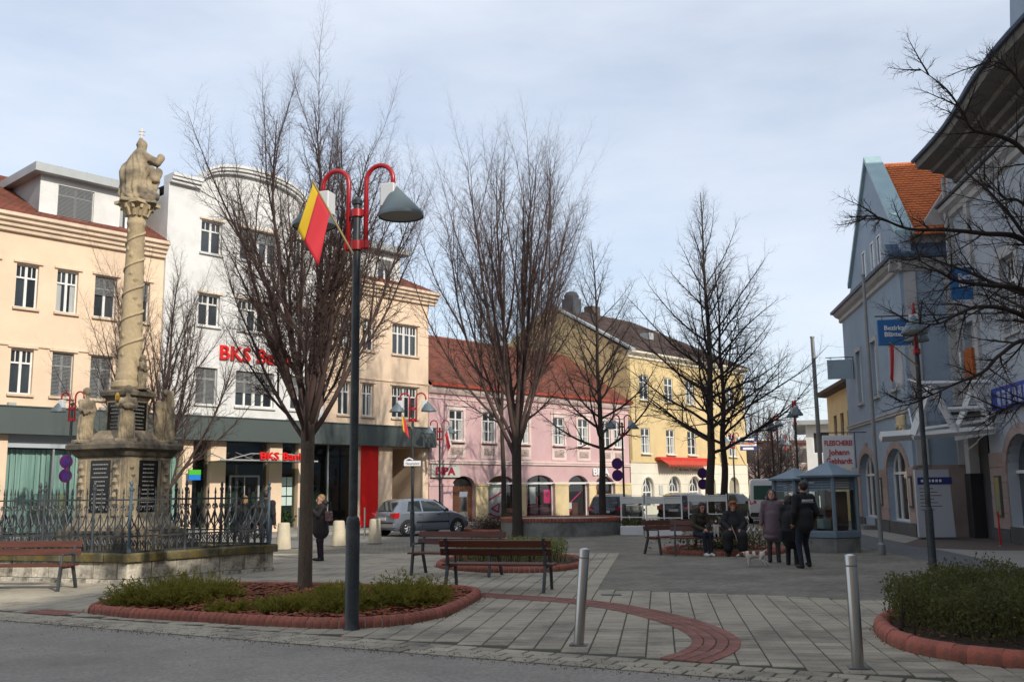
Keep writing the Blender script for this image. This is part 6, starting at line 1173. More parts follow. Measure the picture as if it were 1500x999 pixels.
# ================================================================ surface sculptor (smooth union of tapered capsules and ellipsoids)
def sculpt(name, prims, vox, mats, k=.03, noise=0.0, nsc=9.0, fold=0.0, ftop=.85):
    """prims: ('c',p0,p1,r0,r1,mat[,k]) or ('e',c,(rx,ry,rz),mat[,k]) -> one continuous mesh"""
    lo = np.full(3, 1e9); hi = np.full(3, -1e9)
    for p in prims:
        pts = (np.array([p[1], p[2]], float), max(p[3], p[4])) if p[0] == 'c' else (np.array([p[1]], float), max(p[2])); lo = np.minimum(lo, pts[0].min(0) - pts[1]); hi = np.maximum(hi, pts[0].max(0) + pts[1])
    lo -= 4 * vox; hi += 4 * vox; N = np.ceil((hi - lo) / vox).astype(int) + 1; F = np.full(N, 1.0, np.float32); RW = np.full(N, 1.0, np.float32); LB = np.zeros(N, np.int8); ax = [lo[i] + vox * np.arange(N[i]) for i in range(3)]
    for p in prims:
        if p[0] == 'c': P0, P1, r0, r1, mi = np.array(p[1], float), np.array(p[2], float), p[3], p[4], p[5]; kk = p[6] if len(p) > 6 else k; a, b_ = np.minimum(P0, P1) - max(r0, r1), np.maximum(P0, P1) + max(r0, r1)
        else: C, Rd, mi = np.array(p[1], float), np.array(p[2], float), p[3]; kk = p[4] if len(p) > 4 else k; a, b_ = C - Rd, C + Rd
        pad = max(kk, .02) + 3 * vox; i0 = np.maximum(((a - pad - lo) / vox).astype(int), 0); i1 = np.minimum(((b_ + pad - lo) / vox).astype(int) + 2, N); sl = tuple(slice(i0[i], i1[i]) for i in range(3))
        X = np.stack(np.meshgrid(*[ax[i][sl[i]] for i in range(3)], indexing='ij'), -1)
        if p[0] == 'c': d = P1 - P0; t = np.clip(((X - P0) @ d) / max(1e-9, d @ d), 0, 1); D = np.linalg.norm(X - P0 - t[..., None] * d, axis=-1) - (r0 + (r1 - r0) * t)
        else:
            q = (X - C) / Rd; q1 = np.linalg.norm(q, axis=-1); q2 = np.linalg.norm(q / Rd, axis=-1) + 1e-6; D = q1 * (q1 - 1) / q2
        f = F[sl]; h = np.clip(.5 + .5 * (f - D) / kk, 0, 1); F[sl] = f * (1 - h) + D * h - kk * h * (1 - h); rw = RW[sl]; m_ = D < rw; rw[m_] = D[m_]; LB[sl][m_] = mi
    if noise:
        X = np.stack(np.meshgrid(*ax, indexing='ij'), -1); F += noise * (np.sin(X[..., 0] * nsc * 1.3 + 2 * np.sin(X[..., 2] * nsc * .35)) * np.cos(X[..., 1] * nsc * 1.2 + X[..., 2] * nsc * .25) + .5 * np.sin(X[..., 2] * nsc * .9 + X[..., 0] * nsc)).astype(np.float32)
    if fold:
        X = np.stack(np.meshgrid(*ax, indexing='ij'), -1); an_ = np.arctan2(X[..., 1] + .02, X[..., 0]); F += (fold * np.sin(13 * an_ + 2.5 * np.sin(X[..., 2] * 7 / max(ftop, .5)) + 9 * X[..., 2]) * np.clip((ftop - X[..., 2]) * 6, 0, 1)).astype(np.float32)
    ins = F < 0; n0, n1, n2 = N; cnt = np.zeros(N - 1, np.int32); acc = np.zeros((*(N - 1), 3)); cor = [(i, j, l_) for i in (0, 1) for j in (0, 1) for l_ in (0, 1)]
    for c1 in cor:
        for axi in range(3):
            if c1[axi]: continue
            c2 = list(c1); c2[axi] = 1; s1 = tuple(slice(c1[i], c1[i] + N[i] - 1) for i in range(3)); s2 = tuple(slice(c2[i], c2[i] + N[i] - 1) for i in range(3)); fa, fb_ = F[s1], F[s2]; m_ = (fa < 0) != (fb_ < 0); t = np.where(m_, fa / np.where(fa - fb_ == 0, 1e-9, fa - fb_), 0); cnt += m_
            for i in range(3): acc[..., i] += np.where(m_, c1[i] + (t if i == axi else 0), 0)
    act = cnt > 0; idx = np.full(N - 1, -1, np.int64); idx[act] = np.arange(act.sum()); ijk = np.argwhere(act); V = lo + vox * (ijk + acc[act] / cnt[act][:, None]); faces = []; labs = []
    for axi in range(3):
        s1 = [slice(1, N[i] - 1) for i in range(3)]; s1[axi] = slice(0, N[axi] - 1); s2 = list(s1); s2[axi] = slice(1, N[axi]); a_, b_ = ins[tuple(s1)], ins[tuple(s2)]; m_ = a_ != b_; e = np.argwhere(m_); fl = a_[m_]; e = e + np.array([0 if i == axi else 1 for i in range(3)]); u, v = [(1, 2), (2, 0), (0, 1)][axi]
        def cell(du, dv): c = e.copy(); c[:, u] -= du; c[:, v] -= dv; return idx[c[:, 0], c[:, 1], c[:, 2]]
        Q = np.stack([cell(1, 1), cell(0, 1), cell(0, 0), cell(1, 0)], 1); Q = np.where(fl[:, None], Q, Q[:, ::-1]); faces.append(Q); labs.append(LB[e[:, 0], e[:, 1], e[:, 2]])
    Fc = np.concatenate(faces); Lb = np.concatenate(labs); me = bpy.data.meshes.new(name); me.vertices.add(len(V)); me.vertices.foreach_set('co', V.astype(np.float32).ravel()); nf = len(Fc); me.loops.add(nf * 4); me.loops.foreach_set('vertex_index', Fc.reshape(-1).astype(np.int32)); me.polygons.add(nf); me.polygons.foreach_set('loop_start', np.arange(0, nf * 4, 4, dtype=np.int32)); me.polygons.foreach_set('use_smooth', np.ones(nf, bool))
    for m_ in mats: me.materials.append(M[m_])
    me.polygons.foreach_set('material_index', Lb.astype(np.int32)); me.update(calc_edges=True); me.validate(); return me
# ================================================================ monument
M['statuestone'] = mat('weathered statue stone', (.42, .335, .215), .95, (.20, .165, .12), 3.2, dirt=(.06, .055, .048), dscale=3.0, damt=.8, fine=.15, bump=.5, bscale=30)
MC = Vector((-8.42, 21.15)); FA, FB = Vector((2.08, 2.91)), Vector((-3.37, 1.24)); F0 = Vector((-7.4, 18.96)); FC4 = [F0, F0 + FA, F0 + FA + FB, F0 + FB]
wl_ = thing('stone_base_wall', 'low pale block wall with mossy coping around the saint column', 'wall', (0, 0, 0))
for i in range(4):
    a, c = FC4[i], FC4[(i + 1) % 4]; d = (c - a); L = d.length; d = d.normalized(); ang = math.atan2(d.y, d.x); nb = 6; x = 0.0
    for r_, (z0, z1) in enumerate(((-.02, .08), (.085, .40))):
        k = 0; x = 0
        while x < L - .05:
            w = min(rs.uniform(.42, .75), L - x); q = MB(); q.bbox((0, 0, 0), (w - .012, .35, z1 - z0 - .006), .012); p = a + d * x; o = q.build('stone', 'wallstone', wl_, (p.x, p.y, z0), smooth=False); o.rotation_euler = (0, 0, ang); o.location.x += -d.y * rs.uniform(-.008, .012) - (-d.y) * (.05 if r_ == 0 else 0); o.location.y += d.x * rs.uniform(-.008, .012) - d.x * (.05 if r_ == 0 else 0); x += w
    x = -.08
    while x < L + .0:
        w = min(rs.uniform(.9, 1.3), L + .08 - x); q = MB(); q.bbox((0, -.07, 0), (w - .01, .42, .165), .03); p = a + d * x; o = q.build('coping_stone', 'mossstone', wl_, (p.x, p.y, .405)); o.rotation_euler = (0, 0, ang); x += w
q = MB(); q.poly([(*(p.lerp((FC4[0] + FC4[2]) / 2, .08)), .50) for p in FC4]); q.build('infill', 'mossstone', wl_)
fe = thing('iron_fence', 'ornate blue black wrought iron fence around the saint column', 'fence', (0, 0, .565)); fe.scale = (1, 1, 1.27); ZB = 0.0
bmk = MB(); bmk.tube([(0, 0, .0), (0, 0, .86)], .0135, 5); bmk.lathe([(.004, .86), (.02, .90), (.001, 1.0)], 6); BARM = bmk.mesh('bar', 'iron')
sc = MB()
for s in (-1, 1):
    sc.tube([(s * .008, 0, .42), (s * .05, 0, .52), (s * .088, 0, .60), (s * .085, 0, .68), (s * .05, 0, .71), (s * .03, 0, .67), (s * .05, 0, .64)], .014, 4); sc.tube([(s * .01, 0, .42), (s * .06, 0, .36), (s * .07, 0, .31), (s * .04, 0, .29)], .012, 4)
SCM = sc.mesh('scroll', 'iron'); sc = MB()
for s in (-1, 1): sc.tube([(s * .09, 0, .02), (s * .075, 0, .13), (s * .03, 0, .19), (s * .01, 0, .14), (s * .035, 0, .11)], .014, 4)
SCM2 = sc.mesh('scroll', 'iron')
for i in range(4):
    a, c = FC4[i], FC4[(i + 1) % 4]; ctr = (FC4[0] + FC4[2]) / 2; a, c = a.lerp(ctr, .045), c.lerp(ctr, .045); d = c - a; L = d.length; ang = math.atan2(d.y, d.x)
    for z in (.02, .25, .80): q = MB(); q.box((0, -.011, z - .012), (L, .011, z + .012)); o = q.build('rail', 'iron', fe, (a.x, a.y, ZB)); o.rotation_euler = (0, 0, ang)
    n_ = 19
    for k in range(n_ + 1):
        p = a.lerp(c, k / n_)
        if k % 7 == 0 and k < n_:
            q = MB(); q.lathe([(.045, 0), (.045, .04), (.032, .05), (.032, .93), (.045, .95), (.045, .98), (.02, 1.0), (.035, 1.04), (.02, 1.08), (.004, 1.1)], 8); q.build('post', 'bluesteel' if k == 0 else 'iron', fe, (p.x, p.y, ZB))
        else: ob('bar', BARM, fe, (p.x, p.y, ZB))
        if k < n_: p2 = a.lerp(c, (k + .5) / n_); ob('scroll', SCM, fe, (p2.x, p2.y, ZB), ang); ob('scroll', SCM2, fe, (p2.x, p2.y, ZB), ang)
mo = thing('saint_column', 'tall weathered sandstone column with inscribed pedestal inside the iron fence', 'monument', (MC.x, MC.y, .0), math.radians(-68.4 + 45)); mo.scale = (.89, .89, 1)
def sqb(name, prof, m, parent=mo, c=(0, 0)):
    q = MB(); q.lathe([(r * math.sqrt(2), z) for r, z in prof], 4, (c[0], c[1], 0), rot=math.pi / 4); return q.build(name, m, parent)
M['darkstone'] = mat('blackened cornice stone', (.20, .165, .115), .95, (.10, .088, .068), 2.5, dirt=(.03, .028, .026), dscale=2.0, damt=.9, fine=.2, bump=.6, bscale=22)
sqb('step', [(1.25, .45), (1.25, .72)], 'darkstone'); sqb('step', [(1.05, .72), (1.05, .95)], 'darkstone')
sqb('lower_pedestal', [(.88, .95), (.88, 1.02), (.78, 1.12), (.745, 1.2), (.745, 2.5)], 'stone')
sqb('lower_cornice', [(.75, 2.46), (.80, 2.50), (.84, 2.58), (.95, 2.64), (.95, 2.73), (.88, 2.78), (.2, 2.80)], 'darkstone')
sqb('upper_base', [(.62, 2.78), (.62, 2.86), (.50, 2.98), (.42, 3.05)], 'stone'); sqb('upper_pedestal', [(.335, 2.98), (.335, 3.72)], 'stone'); sqb('upper_cornice', [(.34, 3.70), (.37, 3.76), (.45, 3.80), (.46, 3.88), (.40, 3.93), (.2, 3.97)], 'darkstone')
# inscription slabs (all four faces), relief strips at the corners
for f_ in range(4):
    T = Matrix.Rotation(f_ * math.pi / 2, 4, 'Z')
    def rot(o): o.rotation_euler = (0, 0, f_ * math.pi / 2); return o
    q = MB(); q.box((-.29, -.762, 1.32), (.31, -.742, 2.40)); so = rot(q.build('inscription_slab', 'slabblack', mo)); q = MB(); r2 = random.Random(f_)
    for k in range(11):
        z = 2.30 - k * .088; w = r2.uniform(.32, .50); x = -w / 2
        while x < w / 2: ww_ = r2.uniform(.02, .05); q.box((x, -.765, z), (min(x + ww_, w / 2 + .01), -.7615, z + .026)); x += ww_ + .016
    q.build('inscription', 'letter', so)
    q = MB(); q.box((-.27, -.352, 3.04), (.27, -.332, 3.66)); so = rot(q.build('inscription_slab', 'slabblack', mo)); q = MB()
    for k in range(7):
        z = 3.57 - k * .078; w = r2.uniform(.28, .42); x = -w / 2
        while x < w / 2: ww_ = r2.uniform(.02, .05); q.box((x, -.355, z), (min(x + ww_, w / 2 + .01), -.3515, z + .022)); x += ww_ + .016
    q.build('inscription', 'letter', so)
    for x0 in (-.66, .42):
        q = MB(); q.bbox((x0, -.785, 1.25), (x0 + .24, -.735, 2.42), .02); po = rot(q.build('corner_strip', 'stone', mo)); q = MB()
        for k in range(6): q.lathe([(.02, 0), (.07, .05), (.045, .1), (.02, .14)], 7, (x0 + .12 + .03 * (-1) ** k, -.785, 1.45 + k * .15))
        q.build('relief', 'stone', po)
q = MB(); q.lathe([(.36, 3.95), (.40, 4.0), (.38, 4.1), (.31, 4.14), (.33, 4.2), (.30, 4.28), (.275, 4.36), (.272, 4.6), (.235, 6.2), (.205, 7.62), (.23, 7.66), (.23, 7.72), (.205, 7.75), (.205, 7.84)], 32); q.build('shaft', 'column', mo, smooth=True)
q = MB(); pts = []
for i in range(150): t_ = i / 149; a = t_ * 2 * math.pi * 5.2; z = 4.45 + 3.1 * t_; r = .282 - .072 * t_; pts.append((r * math.cos(a), r * math.sin(a), z))
q.tube(pts, .030, 6); vo = q.build('carved_vine', 'column', mo, smooth='all')
q = MB()
for i in range(34):
    t_ = (i + .5) / 34; a = t_ * 2 * math.pi * 5.2 + .5 * (-1) ** i; z = 4.45 + 3.1 * t_ + .16 * (1 if i % 2 else -1); r = .272 - .07 * t_; T = Matrix.Translation((r * math.cos(a), r * math.sin(a), z)) @ Matrix.Rotation(a, 4, 'Z')
    q.add([T @ Vector(p) for p in ((0, 0, -.09), (.02, .06, -.01), (.03, .03, .06), (.035, 0, .09), (.03, -.03, .06), (.02, -.06, -.01), (.045, 0, 0))], [(0, 1, 6), (1, 2, 6), (2, 3, 6), (3, 4, 6), (4, 5, 6), (5, 0, 6)])
q.build('carved_leaf', 'column', vo)
q = MB(); q.lathe([(.21, 7.82), (.25, 7.88), (.33, 8.02), (.40, 8.10)], 24); q.lathe([(.40 * 1.38, 8.10), (.40 * 1.38, 8.17), (.3, 8.19)], 4, rot=math.pi / 4)
for i in range(12): a = 2 * math.pi * i / 12; q.tube([(.24 * math.cos(a), .24 * math.sin(a), 7.86), (.31 * math.cos(a), .31 * math.sin(a), 8.0), (.40 * math.cos(a), .40 * math.sin(a), 8.07), (.38 * math.cos(a), .38 * math.sin(a), 8.0)], [.05, .05, .045, .03], 6)
q.build('capital', 'column', mo, smooth=True)
# crowning saint: kneeling bishop with cape, book hand to the right (local x of statue = right in the picture)
VA = math.atan2(8.42, 21.15)
def world_thing_rz(deg=0): return VA + math.radians(deg)
cr = [('e', (0, 0, .30), (.36, .30, .34), 0), ('e', (-.08, 0, .62), (.34, .28, .40), 0), ('c', (-.06, .02, .70), (.0, .0, 1.12), .33, .17, 0), ('c', (0, 0, 1.05), (.03, -.02, 1.25), .13, .10, 0), ('e', (.05, -.03, 1.36), (.105, .12, .13), 0), ('c', (.02, 0, 1.4), (.0, 0, 1.52), .11, .05, 0),
      ('c', (.12, -.08, 1.08), (.36, -.10, .98), .11, .09, 0), ('c', (.36, -.10, .98), (.44, -.1, 1.08), .08, .075, 0), ('e', (.45, -.1, 1.08), (.085, .07, .10), 0), ('c', (.2, -.15, .75), (.38, -.1, .55), .12, .09, 0), ('c', (.1, -.2, .25), (.36, -.14, .16), .13, .10, 0), ('c', (-.3, .1, .2), (-.2, 0, .85), .12, .1, 0), ('c', (.28, -.1, .2), (.40, .0, .78), .07, .08, 0), ('c', (-.25, -.2, .1), (.3, -.25, .08), .1, .08, 0)]
sn = thing('crowning_statue', 'weathered stone bishop saint kneeling on top of the tall column', 'statue', (MC.x, MC.y, 8.165), VA); ob('figure', sculpt('figure', cr, .018, ['statuestone'], .04, .010, 15, .016, 1.15), sn)
q = MB(); q.tube([(.02, 0, 1.45), (.02, 0, 1.78)], .008, 5); q.tube([(-.06, 0, 1.70), (.10, 0, 1.70)], .007, 5); q.tube([(-.045, 0, 1.62), (.085, 0, 1.62)], .007, 5); q.build('double_cross', 'gold', sn)
q = MB(); q.bbox((-.38, -.33, -.03), (.4, .33, .05), .04); q.build('plinth', 'stone', sn)
def small_statue(label, loc, rz, var, h=1.1):
    s = h / 1.1; P = [('c', (-.05, 0, .06), (-.06, 0, .5), .115, .10, 0), ('c', (.06, 0, .06), (.05, 0, .5), .10, .10, 0), ('e', (0, 0, .55), (.13, .10, .15), 0), ('e', (0, 0, .76), (.135, .095, .16), 0), ('c', (0, 0, .9), (0, -.01, .99), .042, .042, 0), ('e', (.0 + .01 * var, -.02, 1.065), (.070, .078, .088), 0, .012), ('c', (0, -.08, 1.055), (0, -.10, 1.04), .014, .014, 0, .01), ('e', (0, .03, 1.08), (.078, .07, .075), 0, .012)]
    if var == 0: P += [('c', (-.13, 0, .85), (-.16, -.08, .66), .05, .042, 0), ('c', (-.16, -.08, .66), (-.02, -.15, .64), .04, .032, 0), ('c', (.13, 0, .85), (.17, -.04, .66), .05, .042, 0), ('c', (.17, -.04, .66), (-.10, -.14, .60), .04, .03, 0), ('c', (-.1, -.05, .1), (.12, -.02, .6), .06, .07, 0)]
    elif var == 1: P += [('c', (-.13, 0, .85), (-.2, -.08, .72), .05, .042, 0), ('c', (-.2, -.08, .72), (-.2, -.14, .86), .038, .03, 0), ('c', (.13, 0, .85), (.17, -.08, .7), .05, .042, 0), ('c', (.17, -.08, .7), (.0, -.14, .68), .04, .03, 0), ('e', (.02, -.12, .72), (.13, .06, .06), 0), ('c', (.08, -.06, .08), (-.08, -.04, .6), .06, .07, 0)]
    else: P += [('c', (-.13, .0, .85), (-.17, .05, .62), .055, .045, 0), ('c', (.13, 0, .85), (.2, .05, .66), .055, .045, 0), ('c', (.2, .05, .66), (.14, .12, .8), .04, .03, 0), ('c', (.14, .10, .1), (.12, .1, .85), .08, .07, 0), ('c', (-.12, .02, 0.02), (-.11, .04, 1.05), .10, .075, 0)]
    t = thing('stone_statue', label, 'statue', loc, rz, scale=s); ob('figure', sculpt('figure', P, .012, ['statuestone'], .02, .004, 40, .010, .80), t); q = MB(); q.bbox((-.22, -.17, -.02), (.22, .17, .045), .02); q.build('plinth', 'stone', t); return t
def corner(deg, r): a = math.radians(deg); return Vector((MC.x + r * math.cos(a), MC.y + r * math.sin(a)))
p = corner(-68.4, .77); s1 = small_statue('stone saint holding a gilt lantern on the front corner of the pedestal cornice', (p.x, p.y, 2.80), VA, 1, 1.12)
q = MB(); q.lathe([(.03, 0), (.045, .03), (.045, .12), (.01, .18)], 8, (-.2, -.18, .80)); q.tube([(-.2, -.18, .96), (-.2, -.15, .88)], .008, 4); q.build('lantern', 'gold', s1)
p = corner(-158.4, .82); small_statue('stone saint with folded hands on the cornice corner beside the far lamp', (p.x, p.y, 2.80), VA + .5, 0, 1.12)
p = corner(21.6, .80); small_statue('stone saint leaning on a stump on the cornice corner towards the bank entrance', (p.x, p.y, 2.80), VA + 2.6, 2, 1.12)
p = corner(-20, .36); small_statue('small stone cherub standing at the foot of the column shaft', (p.x, p.y, 3.95), VA + 1.0, 0, .72)
# ================================================================ people (local: facing -y, x to the picture's right)
def hand(P, w, d, mi, s=1.0, side=1, curl=.5):
    """palm and five fingers growing from wrist w along d"""
    w, d = Vector(w), Vector(d).normalized(); up = Vector((0, -1, 0)) if abs(d.y) < .8 else Vector((0, 0, 1)); x = d.cross(up).normalized(); nrm = x.cross(d).normalized()
    pc = w + d * .05 * s; P.append(('c', tuple(w), tuple(pc), .024 * s, .030 * s, mi, .01)); P.append(('c', tuple(pc - x * .014 * s), tuple(pc + x * .014 * s + d * .02 * s), .022 * s, .020 * s, mi, .008))
    for i, (o_, L) in enumerate(((-.028, .060), (-.010, .072), (.009, .068), (.026, .054))):
        a = pc + x * o_ * s + d * .03 * s; b_ = a + (d * .6 + nrm * curl * .5).normalized() * L * .5 * s; c = b_ + (d * (1 - curl) + nrm * curl).normalized() * L * .5 * s; P.append(('c', tuple(a), tuple(b_), .0095 * s, .009 * s, mi, .003)); P.append(('c', tuple(b_), tuple(c), .009 * s, .0075 * s, mi, .003))
    a = w + d * .025 * s - x * .024 * s * side; b_ = a + (d * .5 - x * .7 * side + nrm * .3).normalized() * .035 * s; P.append(('c', tuple(a), tuple(b_), .012 * s, .010 * s, mi, .005)); P.append(('c', tuple(b_), tuple(b_ + (d + nrm * .4).normalized() * .028 * s), .010 * s, .008 * s, mi, .004))
def head_prims(c, yaw, tilt, mi, me, ml, s=1.0):
    """head looking along yaw (0 = -y)"""
    Rm = Matrix.Rotation(yaw, 3, 'Z') @ Matrix.Rotation(tilt, 3, 'X'); c = Vector(c); f = lambda x, y, z: tuple(c + Rm @ Vector((x, y, z)) * s); r = lambda v: v * s
    return [('e', f(0, .012, .03), (r(.077), r(.088), r(.095)), mi, .01), ('c', f(0, -.02, -.045), f(0, -.045, -.082), r(.055), r(.034), mi, .02), ('c', f(0, -.088, .005), f(0, -.105, -.030), r(.010), r(.014), mi, .012), ('e', f(-.078, .01, -.01), (r(.014), r(.02), r(.03)), mi, .006), ('e', f(.078, .01, -.01), (r(.014), r(.02), r(.03)), mi, .006),
            ('e', f(-.031, -.079, .012), (r(.013), r(.010), r(.008)), me, .003), ('e', f(.031, -.079, .012), (r(.013), r(.010), r(.008)), me, .003), ('c', f(-.02, -.081, -.058), f(.02, -.081, -.058), r(.008), r(.008), ml, .004), ('c', f(-.045, -.078, .030), f(-.02, -.085, .034), r(.006), r(.006), me, .004), ('c', f(.045, -.078, .030), f(.02, -.085, .034), r(.006), r(.006), me, .004)], f
def person(label, loc, rz, J, mats, hairm, hair, coat=0, k=.03, scale=1.0, yaw=0, tilt=0, bulk=1.0, vox=.0105, sleeve=1.25, noise=.004, shoes=1.0):
    """J: joint dictionary; mats: [skin, top, trousers, shoe]; coat: prims for the skirt of a coat"""
    SK, TP, TR, SH, EY, LP = 0, 1, 2, 3, 4, 5; P = []; g = lambda n: Vector(J[n]); b_ = bulk
    pel, che, nek = g('pelvis'), g('chest'), g('neck'); mid = pel.lerp(che, .5); P += [('e', tuple(pel), (.165 * b_, .125 * b_, .13), TR if not coat else TP), ('e', tuple(mid), (.150 * b_, .115 * b_, .16), TP), ('e', tuple(che), (.170 * b_, .118 * b_, .17), TP)]
    for s in ('l', 'r'): P += [('c', tuple(che + Vector((0, 0, .10))), tuple(g('sh' + s)), .085 * b_, .075 * b_, TP), ('c', tuple(g('sh' + s)), tuple(g('el' + s)), .060 * sleeve * b_ ** .5, .048 * sleeve, TP), ('c', tuple(g('el' + s)), tuple(g('wr' + s)), .047 * sleeve, .036 * sleeve, TP), ('c', tuple(g('hp' + s)), tuple(g('kn' + s)), .092 * b_ ** .5, .064, TR), ('c', tuple(g('kn' + s)), tuple(g('an' + s)), .062, .047, TR)]
    for s, si in (('l', 1), ('r', -1)):
        if ('hand' + s) not in J or J['hand' + s]: hand(P, J['wr' + s], J.get('hd' + s, tuple(g('wr' + s) - g('el' + s))), SK, 1.0, si, J.get('curl', .45))
        an, toe = g('an' + s), g('toe' + s); P += [('c', tuple(an + Vector((0, 0, -.03))), tuple(an + Vector((0, .01, -.045))), .042, .045, SH), ('c', tuple(an + Vector((0, .01, -.055))), tuple(toe), .042 * shoes, .032 * shoes, SH, .02)]
    P += [('c', tuple(nek - Vector((0, 0, .06))), tuple(nek + Vector((0, 0, .05))), .056, .05, SK), ('c', tuple(nek - Vector((0, 0, .06))), tuple(nek - Vector((0, 0, .0))), .085, .068, TP)]
    hp, f = head_prims(g('head'), yaw, tilt, SK, EY, LP); P += hp
    if coat: P += [(p[0], *p[1:]) for p in coat]
    t = thing('person', label, 'person', loc, rz, None, scale); ob('body', sculpt('body', P, vox, [mats[0], mats[1], mats[2], mats[3], 'eye', 'lip'], k, 0), t)
    ob('hair', sculpt('hair', [(*(['e', f(*p[1]), p[2], 0] if p[0] == 'e' else ['c', f(*p[1]), f(*p[2]), p[3], p[4], 0]),) for p in hair], .012, [hairm], .015, .004, 60), t); return t
HAIR_SHORT = [('e', (0, .030, .060), (.086, .088, .080)), ('e', (0, .055, .02), (.083, .066, .08))]
HAIR_BOB = [('e', (0, .030, .060), (.094, .096, .085)), ('c', (-.075, .015, .03), (-.082, .01, -.075), .030, .026), ('c', (.075, .015, .03), (.082, .01, -.075), .030, .026), ('e', (0, .065, -.02), (.088, .055, .10))]
HAIR_LONG = HAIR_BOB + [('c', (-.07, .04, -.05), (-.075, .0, -.22), .035, .025), ('c', (.07, .04, -.05), (.075, .0, -.22), .035, .025), ('c', (0, .08, -.04), (0, .09, -.24), .06, .04)]
HAIR_CURL = [('e', (0, .03, .065), (.105, .105, .09)), ('e', (-.085, .02, .02), (.04, .06, .06)), ('e', (.085, .02, .02), (.04, .06, .06)), ('e', (0, .08, .0), (.09, .06, .09)), ('e', (0, -.045, .105), (.07, .045, .035))]
def stand(h=1.70, w=.17, **kw):
    s = h / 1.70; J = dict(pelvis=(0, 0, .93), chest=(0, 0, 1.24), neck=(0, .01, 1.44), head=(0, -.01, 1.575), shl=(w, 0, 1.37), shr=(-w, 0, 1.37), ell=(w + .05, .02, 1.10), elr=(-w - .05, .02, 1.10), wrl=(w + .05, -.04, .86), wrr=(-w - .05, -.04, .86), hpl=(.085, 0, .90), hpr=(-.085, 0, .90), knl=(.095, -.01, .50), knr=(-.095, -.01, .50), anl=(.10, .02, .085), anr=(-.10, .02, .085), toel=(.12, -.13, .035), toer=(-.12, -.13, .035)); J.update(kw); return {k_: (tuple(c * s for c in v) if isinstance(v, tuple) and not k_.startswith('hd') else v) for k_, v in J.items()}
def sit(**kw):
    J = dict(pelvis=(0, .10, .56), chest=(0, .10, .88), neck=(0, .07, 1.08), head=(0, .04, 1.215), shl=(.16, .08, 1.01), shr=(-.16, .08, 1.01), ell=(.20, -.02, .78), elr=(-.20, -.02, .78), wrl=(.10, -.22, .70), wrr=(-.10, -.22, .70), hpl=(.09, .06, .54), hpr=(-.09, .06, .54), knl=(.11, -.36, .52), knr=(-.11, -.36, .52), anl=(.11, -.36, .10), anr=(-.11, -.36, .10), toel=(.12, -.52, .04), toer=(-.12, -.52, .04)); J.update(kw); return J
A_ = math.radians
# woman photographing beside the tree
person('woman in a dark hooded coat raising a phone beside the bare tree', (-4.86, 24.75, 0), A_(-62), stand(1.62, ell=(.21, -.13, 1.16), elr=(-.21, -.13, 1.16), wrl=(.07, -.31, 1.36), wrr=(-.07, -.31, 1.36), hdl=(-.1, -.3, .9), hdr=(.1, -.3, .9), head=(0, -.015, 1.575)), ['flesh', 'coatdark', 'trouserplum', 'shoe'], 'hairblond', HAIR_SHORT, coat=[('c', (0, .0, 1.0), (0, .01, .72), .185, .205, 1), ('e', (0, .09, 1.42), (.13, .09, .09), 1)], bulk=1.08)
ph = thing('phone', 'small dark phone held up by the woman in the hooded coat', 'phone', (-4.86 - .28, 24.75 - .14, 1.42), A_(-62)); q = MB(); q.bbox((-.075, -.006, -.04), (.075, .006, .045), .003); q.build('case', 'blackplastic', ph); q = MB(); q.box((-.068, .0065, -.034), (.068, .0085, .038)); q.build('screen', 'carglass', ph)
bg_ = thing('handbag', 'small patterned bag on the arm of the woman in the hooded coat', 'bag', (-4.62, 24.55, .98), A_(-40)); q = MB(); q.bbox((-.12, -.05, 0), (.12, .05, .24), .03); q.build('pouch', mat('patterned cloth', (.06, .035, .04), .8, (.35, .2, .2), 18), bg_); q = MB(); q.tube([(-.09, 0, .22), (-.05, 0, .46), (.05, 0, .46), (.09, 0, .22)], .012, 6); q.build('strap', 'coatblack', bg_)
# couple behind the fence
person('woman with short blond hair in black seen from behind the fence', (-7.12, 26.0, 0), A_(170), stand(1.60), ['flesh', 'coatblack', 'coatblack', 'shoe'], 'hairblond', HAIR_BOB, coat=[('c', (0, 0, 1.0), (0, 0, .7), .19, .21, 1)], bulk=1.08)
person('man with short fair hair in a black jacket behind the fence', (-6.45, 25.6, 0), A_(165), stand(1.76), ['flesh', 'coatblack', 'jeans', 'shoe'], 'hairbrown', HAIR_SHORT, bulk=1.1)
